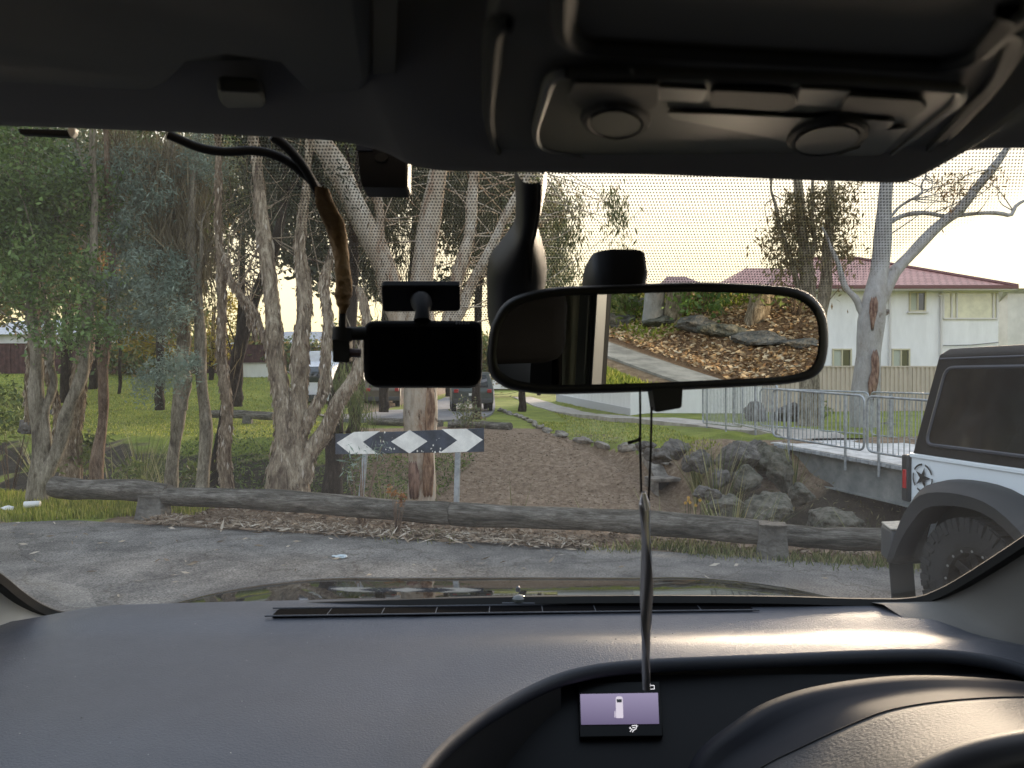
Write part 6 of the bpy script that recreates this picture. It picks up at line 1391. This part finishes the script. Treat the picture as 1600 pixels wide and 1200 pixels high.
    MB().loft(hr).build('inner_hood', mat('smooth_hood_plastic', (.010, .011, .016), .6, spec=.22), car, angle=80)
    m3 = [Vector(p) for p in spline(sp3([(1200, 1500), (1300, 1400), (1400, 1330), (1500, 1290), (1580, 1265), (1680, 1250), (1780, 1260), (1900, 1290)], .52, .56), 40)]
    rws = []
    for i in range(40):
        c4 = spline([a[i], m1[i], m2[i], m3[i]], 16); rws.append([Vector(a[i]) + Vector((0, .004, -.012)), Vector(a[i]) + Vector((0, .002, -.003))] + [Vector(x) for x in c4])
    MB().loft(rws).build('column_shroud', mat('shroud_plastic', (.024, .026, .032), .55, bump=.28, bscale=300, bdetail=2), car, angle=80)
    MB().tube([Vector(r_[2]) + Vector((0, 0, .0005)) for r_ in rws], .0010, 5).build('shroud_seam', Mblk, car)
    rim = [P(*p) for p in ((1370, 1290, .50), (1430, 1240, .50), (1500, 1202, .50), (1580, 1180, .50), (1670, 1170, .50), (1780, 1178, .50))]
    MB().tube([Vector(p) for p in spline(rim, 30)], .014, 14).build('steering_wheel', mat('wheel_leather', (.016, .016, .02), .5), car)
    # glovebox side and lower dash below the visible top, closing the cabin
    MB().loft([[(-.80, .43, Z0 - .50), (-.25, .43, Z0 - .50), (.78, .43, Z0 - .57)], [(-.80, .45, Z0 - .9), (-.25, .45, Z0 - .9), (.78, .45, Z0 - .9)]]).build('lower_dash', Md, car)
dash()

# ---- A pillars
def pillars():
    for side, idx in ((-1, range(0, 8)), (1, range(14, 22))):
        pts = [seal[i] for i in idx]
        if side > 0: pts = pts
        pts = [Vector(p) for p in spline(pts, 30)]; rows = []
        for p in pts:
            rows.append([p + Vector((side * .004, -.004, -.002)) * 1, p + Vector((side * .014, -.03, .002)), p + Vector((side * .034, -.09, -.012)), p + Vector((side * .045, -.15, -.03)), p + Vector((side * .10, -.17, -.09)), p + Vector((side * .13, -.13, -.2))])
        MB().loft(rows).build('a_pillar', Mtr if side < 0 else mat('pillar_trim_shaded', (.14, .135, .125), .75, bump=.25, bscale=900), car, angle=80)  # same trim: window light painted paler on the left, shade darker on the right
        MB().tube([p + Vector((side * .145, -.16, -.05)) for p in pts], .014, 8).build('door_seal', Mblk, car)
pillars()

# ---- roof lining, visor, overhead console
def roof():
    # front edge of the lining as it hangs across the windscreen
    ed = [(-1080, 200), (-420, 196), (-200, 194), (0, 196), (200, 203), (400, 212), (500, 218), (560, 226), (605, 240), (640, 257), (690, 266), (760, 268), (1000, 272), (1200, 279), (1390, 285), (1430, 281), (1465, 263), (1500, 243), (1530, 233), (1600, 231), (1800, 232), (2000, 236), (2700, 240)]
    E = [Vector(p) for p in spline([P(x, y, .46) for x, y in ed], 120)]
    rows = []
    for p in E:
        d = p.z - Z0; r_ = []
        r_.append(p + Vector((0, .05, .05))); r_.append(p + Vector((0, .015, .012))); r_.append(p + Vector((0, .004, .001))); r_.append(Vector((p.x, p.y - .008, p.z + .0012)))
        for k in range(1, 14):
            t = k / 13; y = p.y - .008 - t * .26; base = p.z + .012 + .03 * t
            flat = Z0 + .166 + .012 * t
            r_.append(Vector((p.x, y, p.z + .0012 + (flat - p.z) * t ** 1.6)))
        r_.append(Vector((p.x, -.1, Z0 + .185))); r_.append(Vector((p.x * 1.3, -2.6, Z0 + .17)))
        rows.append(r_)
    MB().loft(rows).build('headlining', Mt, car, angle=80)
    # outer roof closes the top
    MB().box((0, -1.1, Z0 + .25), (1.5, 2.95, .03)).build('roof_skin', Mpt, car, bevel=.01)
    # visor: slab under the lining, lower edge notched round the clip
    vp = [(-260, -40), (-260, 138), (0, 128), (150, 138), (235, 142), (265, 132), (280, 118), (300, 98), (360, 88), (430, 98), (455, 122), (475, 142), (510, 156), (545, 155), (572, 140), (580, 118), (580, -60)]
    vn = Vector((0, .30, -1)).normalized(); v0 = P(300, 140, .372)
    pr = [PP(x, y, v0, vn) for x, y in vp]
    MB().prism(pr, -vn * .012).build('sun_visor', mat('visor_fabric', (.125, .125, .13), .95, bump=.2, bscale=800), car, bevel=.004, seg=3, recalc=True)
    # flat black faces painting the shade of the visor gap and clip recess
    g = [PP(x, y, v0 - vn * .005, vn) for x, y in ((583, -60), (583, 128), (602, 140), (618, 128), (622, -60))]
    MB().face(g).build('visor_gap_shade', Mblk, car, smooth=False)
    h = [PP(x, y, v0 - vn * .0125, vn) for x, y in ((278, 120), (284, 98), (310, 86), (370, 83), (425, 95), (448, 118), (420, 128), (350, 126))]
    MB().face([p - Vector((0, .002, .0)) for p in h]).build('clip_recess_shade', Mblk, car, smooth=False, solid=.001)
    cl = [PP(x, y, v0, vn) for x, y in rounded([(338, 118), (408, 122), (416, 145), (400, 156), (352, 154), (340, 140)], 8, 4)]
    MB().prism(cl, vn * .006).build('visor_clip', mat('clip_plastic', (.06, .058, .055), .6), car, bevel=.003, recalc=True)
    # overhead console
    cn = Vector((0, .22, -1)).normalized(); c0 = P(1100, 235, .43)
    def C(x, y, off=0): return PP(x, y, c0 + cn * off, cn)
    outer = rounded([(770, 20), (757, 175), (770, 250), (900, 268), (1390, 279), (1445, 262), (1575, 130), (1640, 20), (1500, -60), (800, -60)], [30, 30, 40, 40, 50, 40, 60, 60, 10, 10], 7)
    con = MB().prism([C(*p) for p in outer], -cn * .02).build('overhead_console', mat('console_plastic', (.12, .117, .112), .8, spec=.2), car, bevel=.009, seg=5, recalc=True)
    Mcg = mat('console_groove', (.008, .008, .008), .8)
    def groove(pts, name, r_=.0022, m=Mcg, off=.0005, par=con, closed=True):
        q = [C(*p, off) for p in pts]; q = q + ([q[0]] if closed else [])
        MB().tube(q, r_, 6, cap=False).build(name, m, par)
    groove(rounded([(772, 30), (762, 180), (775, 243), (900, 258), (1385, 268), (1432, 252), (1555, 128), (1600, 40)], 24, 5), 'console_seam', closed=False)
    groove(rounded([(880, -50), (876, 40), (900, 66), (1200, 84), (1470, 98), (1530, 82), (1600, 10)], 24, 5), 'sunglasses_holder_seam', .0026, closed=False)
    inner = rounded([(862, 112), (835, 205), (842, 232), (900, 243), (1150, 252), (1345, 262), (1380, 250), (1498, 160), (1505, 138), (1300, 122), (1000, 112)], [24, 14, 14, 30, 40, 20, 20, 16, 16, 40, 40], 5)
    MB().prism([C(*p, .001) for p in inner], cn * .0015).build('lamp_cover', mat('smoked_lamp_cover', (.020, .020, .022), .6, spec=.15), con, recalc=True)
    groove(inner, 'lamp_cover_rim', .0016, mat('rim_satin', (.07, .068, .066), .6), .0025)
    def plate(name, pts, m, off=.0028, th=.0008, rr=6): MB().prism([C(*p, off) for p in rounded(pts, rr, 4)], cn * th).build(name, m, con, recalc=True, bevel=.0006)
    Mlens = mat('frosted_lens', (.15, .145, .135), .6, spec=.2); Mbtn = mat('console_button', (.022, .022, .024), .75, spec=.2); Mwd = mat('painted_reflection', (.085, .083, .078), .6, spec=.2)
    plate('map_lamp', [(1030, 132), (1106, 136), (1098, 156), (1030, 152)], Mlens, rr=3); plate('map_lamp', [(1250, 134), (1330, 138), (1308, 164), (1242, 158)], Mlens, rr=3)
    plate('lamp_switch', [(895, 120), (1030, 124), (1030, 156), (1010, 168), (905, 162), (888, 145)], Mbtn, .0032, .0014)
    plate('lamp_switch', [(1325, 142), (1440, 150), (1450, 162), (1425, 180), (1405, 172), (1312, 166)], Mbtn, .0032, .0014)
    plate('centre_switch', [(1112, 134), (1238, 140), (1246, 158), (1228, 168), (1108, 160)], Mbtn, .0032, .0012)
    plate('reflection_wedge', [(1042, 172), (1400, 186), (1385, 200), (1235, 222), (1200, 212), (1050, 182)], Mwd, .0032, .0008, 4)  # pale wedges paint in the reflections on the lamp cover
    plate('reflection_wedge', [(1345, 205), (1420, 196), (1378, 240), (1352, 254), (1282, 250), (1345, 228)], Mwd, .0032, .0008, 4)
    for (cx, cy_, rx, ry) in ((962, 186, 47, 26), (1293, 212, 58, 26)):
        el = [(cx + rx * math.cos(a), cy_ + ry * math.sin(a) - 8 * math.cos(a) * (1 if cx > 1200 else -.2)) for a in [k * .2618 for k in range(24)]]
        q = [C(*p, .0045) for p in el]; MB().tube(q + [q[0]], .0018, 6, cap=False).build('dial_rim', mat('dial_ring', (.045, .045, .047), .85, spec=.1), con)
        el2 = [(cx + (p[0] - cx) * .86, cy_ + (p[1] - cy_) * .86) for p in el]; MB().prism([C(*p, .0036) for p in el2], cn * .002).build('dial', mat('dial_face', (.012, .012, .014), .6, spec=.2), con, recalc=True)
    groove([(985, 106), (990, 118), (988, 128)], 'loose_hair', .0004, Mlens, .003, closed=False)
roof()

# ---- rear-view mirror and the covers on the glass
def mirror():
    m0 = P(1030, 527, .56); dc = (m0 - CAM).normalized(); az, el = R(31.0), R(-8.3)
    rc = Vector((math.sin(az) * math.cos(el), -math.cos(az) * math.cos(el), math.sin(el))); n = (rc - dc).normalized()
    o_px = rounded([(763, 560), (768, 512), (790, 470), (850, 452), (1100, 443), (1225, 450), (1262, 458), (1290, 490), (1292, 545), (1282, 583), (1240, 598), (1000, 610), (845, 614), (790, 604), (768, 585)], [12, 14, 26, 40, 60, 20, 20, 26, 20, 20, 40, 60, 30, 16, 10], 5)
    def Q(px, py, off=0): return PP(px, py, m0 + n * off, n)
    cx, cy = 1028, 530
    def ring(k, off, add=0): return [Q(cx + (x - cx) * (1 - (k / abs(1)) / 262), cy + (y - cy) * (1 - k / 82), off) for x, y in o_px]
    par = MB(); rows = [ring(0, -.022), ring(-3.0, -.010), ring(-1.5, -.002), ring(2.5, .0012), ring(9, .0012), ring(11.5, -.0006)]
    par.loft(rows, close=True)
    back = ring(14, -.034); par.loft([rows[0], back], close=True); b = len(par.v); par.v += back; par.f.append(tuple(range(b, b + len(back))))
    hs = par.build('rear_view_mirror', mat('mirror_housing', (.014, .014, .015), .5, bump=.15, bscale=900), car, angle=70)
    mm = bpy.data.materials.new('mirror_silver'); mm.use_nodes = True; b_ = mm.node_tree.nodes['Principled BSDF']; b_.inputs['Metallic'].default_value = 1; b_.inputs['Roughness'].default_value = .0; b_.inputs['Base Color'].default_value = (.86, .88, .84, 1)
    g = ring(11.5, -.0003); MB().face(g).build('mirror_glass', mm, hs, smooth=False)
    # dipping lever below
    MB().prism([Q(*p, -.012) for p in rounded([(1010, 600), (1058, 600), (1056, 634), (1016, 641)], 4, 3)], n * .012).build('dip_lever', Md, hs, bevel=.002, recalc=True)
    MB().tube([m0 - n * .02, P(985, 470, .60), P(962, 430, .64)], [.016, .012, .014], 12).build('mirror_arm', Md, hs)
    # sensor cover on the screen behind the mirror
    sn = [(905, 470), (912, 415), (925, 390), (950, 384), (995, 384), (1009, 390), (1004, 430), (998, 470)]
    a = [WS(*p) - WN * .004 for p in rounded(sn, 8, 3)]; c = sum(a, Vector()) / len(a)
    bq = [c + (p - c) * .78 - WN * .034 + Vector((0, 0, -.004)) for p in a]
    s_ = MB(); s_.loft([a, [c + (p - c) * .97 - WN * .022 for p in a], bq], close=True); k = len(s_.v); s_.v += bq; s_.f.append(tuple(range(k, k + len(bq)))); s_.build('sensor_cover', mat('sensor_cover_plastic', (.016, .016, .02), .5), car, bevel=.002, recalc=True)
    # cable cover running from the roof down to the mirror mount
    sec = [(250, 803, 856), (290, 805, 853), (322, 806, 846), (345, 802, 840), (370, 784, 846), (395, 766, 852), (420, 761, 854), (450, 761, 850), (490, 762, 840), (520, 770, 830)]
    rows = []
    for (y, l, r_) in spline(sec, 34):
        A_, B_ = WS(l, y) - WN * .003, WS(r_, y) - WN * .003; w_ = (B_ - A_).length; row = []
        for j in range(15):
            t = j / 14; dep = (.020 + w_ * .16) * (1 - abs(2 * t - 1) ** 3.2); row.append(A_.lerp(B_, t) - WN * dep)
        rows.append(row)
    MB().loft(rows).build('cable_cover', mat('cable_cover_plastic', (.02, .02, .023), .48), car, angle=70)
    sm2 = []
    for (y, l, r_) in spline(sec, 34)[:20]: sm2.append(WS(l + (r_ - l) * .74, y) - WN * (.003 + (.020 + .006)))
    MB().tube(sm2, .0012, 5).build('cover_seam', Mblk, car)
mirror()

# ---- the rest of the cabin: doors, pillars, seats (they show in the mirror)
def cabin():
    Mseat = mat('seat_fabric', (.005, .005, .0055), 1.0, spec=.05, bump=.3, bscale=500); Mbt = mat('cream_pillar_trim', (.30, .28, .21), .7); Mgr = mat('grey_channel', (.07, .072, .068), .5)
    MB().loft([[(.78, 1.0, Z0 - .42), (.78, -2.6, Z0 - .36)], [(.80, 1.0, Z0 - 1.2), (.80, -2.6, Z0 - 1.2)]]).build('door', Md, car, solid=.04)
    MB().loft([[(-.80, 1.0, Z0 - .42), (-.80, -2.6, Z0 - .36)], [(-.82, 1.0, Z0 - 1.2), (-.82, -2.6, Z0 - 1.2)]]).build('door', Md, car, solid=.04)
    MB().box((0, -.6, Z0 - 1.2), (1.66, 4.0, .06)).build('cabin_floor', Md, car)
    MB().box((0, -2.62, Z0 - .62), (1.6, .06, 1.1)).build('tailgate', Md, car); 
    MB().box((0, -1.5, Z0 - .28), (1.3, .22, .62)).build('rear_seat', Mseat, car, bevel=.06, seg=3)
    for s in (-1, 1):
        x = s * .39
        MB().box((x - s * .03, -.36, Z0 - .52), (.44, .14, .56), taper=.80).build('front_seat', Mseat, car, bevel=.06, seg=3); MB().box((x - s * .05, -.42, Z0 - .10), (.24, .11, .17)).build('headrest', Mseat, car, bevel=.045, seg=3)
        MB().box((x, -.10, Z0 - .72), (.50, .52, .18)).build('seat_cushion', Mseat, car, bevel=.06, seg=3)
        # B pillar: cream trim, grey channel, black frame
        X_ = s * .73
        def pl(name, y0, y1, dx, m, b=.006): MB().box((X_ + s * dx, (y0 + y1) / 2, Z0 - .15), (.03, abs(y1 - y0), .82)).build(name, m, car, bevel=b)
        pl('b_pillar_trim', -.925, -1.06, .0, Mbt, .012); pl('b_pillar_channel', -.855, -.92, .01, Mgr); pl('b_pillar_frame', -.79, -.85, .02, Mblk)
        pl('window_channel', -.782, -.788, .0, mat('bright_strip', (.35, .35, .36), .3, metal=.7), .001)
        pl('b_pillar_rear', -1.065, -1.34, .03, Md); pl('c_pillar', -1.95, -2.3, .01, Md)
        MB().box((X_ - s * .03, -1.0, Z0 + .0), (.03, .09, .05)).build('belt_anchor', mat('belt_anchor_cream', (.35, .33, .26), .6), car, bevel=.008)
        MB().loft([[(X_ - s * .05, -1.0, Z0), (X_ - s * .04, -.96, Z0)], [(X_ - s * .07, -.93, Z0 - .5), (X_ - s * .05, -.90, Z0 - .5)]]).build('seat_belt', Mseat, car, solid=.003)
        MB().box((X_, -.8, Z0 + .175), (.06, 3.6, .06)).build('roof_rail', Mt, car, bevel=.01)
    gs = glass('side_glass', (.94, .96, .95), refl=.6)
    MB().face([(.775, .55, Z0 - .41), (.775, -.78, Z0 - .37), (.735, -.78, Z0 + .15), (.735, .0, Z0 + .15)]).build('side_window', gs, car, smooth=False)
    MB().face([(-.775, .55, Z0 - .41), (-.775, -.73, Z0 - .37), (-.735, -.73, Z0 + .15), (-.735, .0, Z0 + .15)]).build('side_window', gs, car, smooth=False)
cabin()

# ---- small black strap end hooked in the top corner of the screen
c1, c2 = P(28, 205, .50), P(108, 209, .50)
o = thing('parking_tag_holder', 'thin black bar with a pale plastic tip poking out under the roof lining', 'holder', c1)
MB().prism([P(26, 200, .5), P(104, 202, .5), P(108, 213, .5), P(30, 209, .5)], (0, .006, 0)).build('bar', Mblk, o, recalc=True, bevel=.001)
MB().prism([P(103, 198, .499), P(117, 199, .499), P(116, 208, .499), P(110, 215, .499), P(106, 208, .499)], (0, .005, 0)).build('pale_tip', mat('pale_tip_plastic', (.85, .8, .68), .4), o, recalc=True, bevel=.001)

# ---- toll tag
def tag_():
    n = Vector((0, -1, .15)).normalized(); c0 = P(597, 258, .50); q = lambda a, b_, off=0: PP(a, b_, c0 + n * off, n)
    o = thing('toll_tag', 'small black box with a round button stuck to the top of the windscreen', 'toll tag', c0)
    MB().prism([q(*p) for p in rounded([(557, 215), (632, 215), (637, 240), (634, 293), (566, 292), (561, 270)], 3, 3)], -n * .018).build('case', mat('tag_case', (.008, .008, .012), .5), o, bevel=.0012, recalc=True)
    el = [(596 + 10 * math.cos(a), 247 + 7 * math.sin(a)) for a in [k * .349 for k in range(18)]]
    MB().prism([q(*p, .0003) for p in el], n * .0012).build('button', mat('tag_button', (.035, .035, .036), .5), o, recalc=True)
    MB().prism([q(*p, .0003) for p in ((633.5, 238), (638, 240), (637, 290), (634, 292))], -n * .016).build('pale_edge', mat('pale_edge', (.13, .115, .10), .5), o, recalc=True)
    MB().prism([q(*p, .0004) for p in ((557, 222), (584, 224), (582, 236), (558, 236))], n * .001).build('blue_sticker', mat('blue_sticker', (.06, .08, .13), .5), o, recalc=True)
tag_()

# ---- dash camera
def inner(px, py, D, off):
    q = WS(px, py) - WN * off; return P(px, py, min(D, q.y))
def dashcam():
    n = Vector((.04, -1, .10)).normalized(); c0 = P(660, 550, .585); q = lambda a, b_, off=0: PP(a, b_, c0 + n * off, n)
    o = thing('dash_camera', 'black dash camera with a blank screen hanging from a pad on the windscreen', 'dash camera', c0)
    body = rounded([(567, 500), (753, 500), (753, 603), (567, 603)], [20, 16, 22, 24], 6)
    Mb = mat('camera_body', (.004, .004, .005), .65, spec=.2)
    MB().prism([q(*p) for p in body], -n * .022).build('body', Mb, o, bevel=.003, seg=3, recalc=True)
    scr = rounded([(578, 511), (745, 511), (745, 594), (578, 594)], 8, 4); MB().prism([q(*p, .0003) for p in scr], n * .0006).build('screen', mat('camera_screen', (.002, .002, .003), .07, spec=.3), o, recalc=True)
    tx = MB()
    for k in range(5): tx.prism([q(*p, .0004) for p in ((712 + k * 4.6, 503), (715 + k * 4.6, 503), (715 + k * 4.6, 506.5), (712 + k * 4.6, 506.5))], n * .0003)
    tx.build('maker_mark', mat('mark_grey', (.2, .2, .22), .5), o, recalc=True, smooth=False)
    # mount pad on glass, and ball joint
    pad = [WS(*p) - WN * .003 for p in rounded([(597, 434), (720, 434), (720, 474), (600, 475)], 6, 4)]
    MB().prism(pad, -WN * .007).build('mount_pad', Mb, o, bevel=.0015, recalc=True)
    MB().tube([WS(658, 460) - WN * .006, P(659, 474, .60), P(660, 486, .592), P(660, 501, .590)], [.009, .0085, .0055, .007], 14).build('ball_joint', Mb, o)
    # power lead
    pl = [P(536, 568, .575), P(536, 545, .575)]
    MB().prism([P(x, y, .578) for x, y in rounded([(519, 528), (546, 530), (546, 566), (520, 566)], 3, 3)], (0, .012, 0)).build('plug', Mblk, o, bevel=.001, recalc=True)
    MB().tube([P(536, 512, .582), P(534, 532, .582)], .008, 12).build('plug_collar', Mblk, o); MB().tube([P(540, 521, .584), P(572, 521, .588)], .0055, 10).build('plug_pin', Mblk, o)
    MB().tube([P(546, 551, .582), P(564, 552, .584)], .0035, 8).build('plug_tab', mat('dusty_pink', (.10, .07, .08), .5), o)
    cab = [(262, 210, .53), (310, 230, .53), (350, 237, .535), (400, 236, .54), (440, 247, .55), (475, 272, .555), (500, 300, .56), (520, 345, .57), (532, 400, .575), (535, 460, .58), (535, 515, .582)]
    MB().tube([Vector(p) for p in spline([inner(*c, .010) for c in cab], 60)], .0031, 10).build('power_lead', Mblk, o)
    cab = [(425, 212, .53), (450, 232, .535), (475, 262, .55), (492, 292, .557), (505, 318, .562)]
    MB().tube([Vector(p) for p in spline([inner(*c, .014) for c in cab], 30)], .0033, 10).build('power_lead', Mblk, o)
    # brown cloth tape wound round both leads
    mt = mat('brown_cloth_tape', (.15, .085, .035), .9, vcol=(.38, .24, .11), vscale=55, thr=(.3, .7), bump=.6, bscale=120)
    tp = [(502, 294, 9), (510, 322, 13), (522, 352, 15), (532, 390, 14), (536, 420, 13), (537, 442, 12), (536, 462, 11.5), (536, 478, 8.5), (535, 490, 4.5)]
    q_ = spline([(*inner(a, b_, .575, .018), w_ / F * .56) for a, b_, w_ in tp], 60); rows = []
    mb = MB()
    for i, (x, y, z, r_) in enumerate(q_):
        row = []
        for j in range(16):
            a = j * math.pi / 8; k = 1 + .13 * math.sin(a * 2 + i * .17) + .07 * math.sin(a * 3 - i * .31) + (.10 * math.sin(i * .9) if i > 42 else .03 * math.sin(i * 1.1)); row.append((x + math.cos(a) * r_ * k, y + math.sin(a) * r_ * k, z))
        rows.append(row)
    mb.loft(rows, close=True).build('cloth_tape', mt, o, angle=80)
dashcam()

# ---- hanging strip
def hang():
    o = thing('hanging_strip', 'long twisted dark metal strip hanging on two strings from the rear-view mirror', 'ornament', P(1003, 612, .545))
    Ms = mat('dark_string', (.02, .016, .014), .9)
    MB().tube([P(1000, 606, .545), P(1000.5, 655, .543), P(1000, 690, .54), P(1002, 770, .536)], .0009, 6).build('string', Ms, o)
    MB().tube([P(1018, 636, .548), P(1017, 700, .543), P(1013, 790, .536)], .0009, 6).build('string', Ms, o)
    MB().tube([P(1000, 684, .54), P(998, 687, .539), P(989, 690, .538), P(981, 692, .538)], [.0016, .0012, .0011, .0014], 6).build('knot', Ms, o)
    ms = mat('dark_polished_metal', (.34, .34, .38), .3, metal=.85); rows = []; n = 90
    for i in range(n):
        t = i / (n - 1); y = 768 + (1078 - 768) * t; x = 1006 + 6 * t + 2 * math.sin(t * 5); w_ = (9 if t > .06 else 2.5 + 6.5 * t / .06) * (1 - .35 * max(0, t - .7) / .3); D = .535
        c = P(x, y, D); a = .2 + t * 5.5; hw = w_ / F * D
        r_ = []
        for j in range(8):
            b_ = j * math.pi / 4; lx, ly = math.cos(b_) * hw * 1.15, math.sin(b_) * hw * .8; r_.append(c + Vector((lx * math.cos(a) - ly * math.sin(a), lx * math.sin(a) + ly * math.cos(a), 0)))
        rows.append(r_)
    MB().loft(rows, close=True).build('twisted_strip', ms, o, angle=60)
    MB().tube([P(1006, 771, .528), P(1012, 797, .528)], [.0014, .0018], 8).build('bright_clip', mat('pale_clip', (.65, .6, .52), .4), o)
hang()
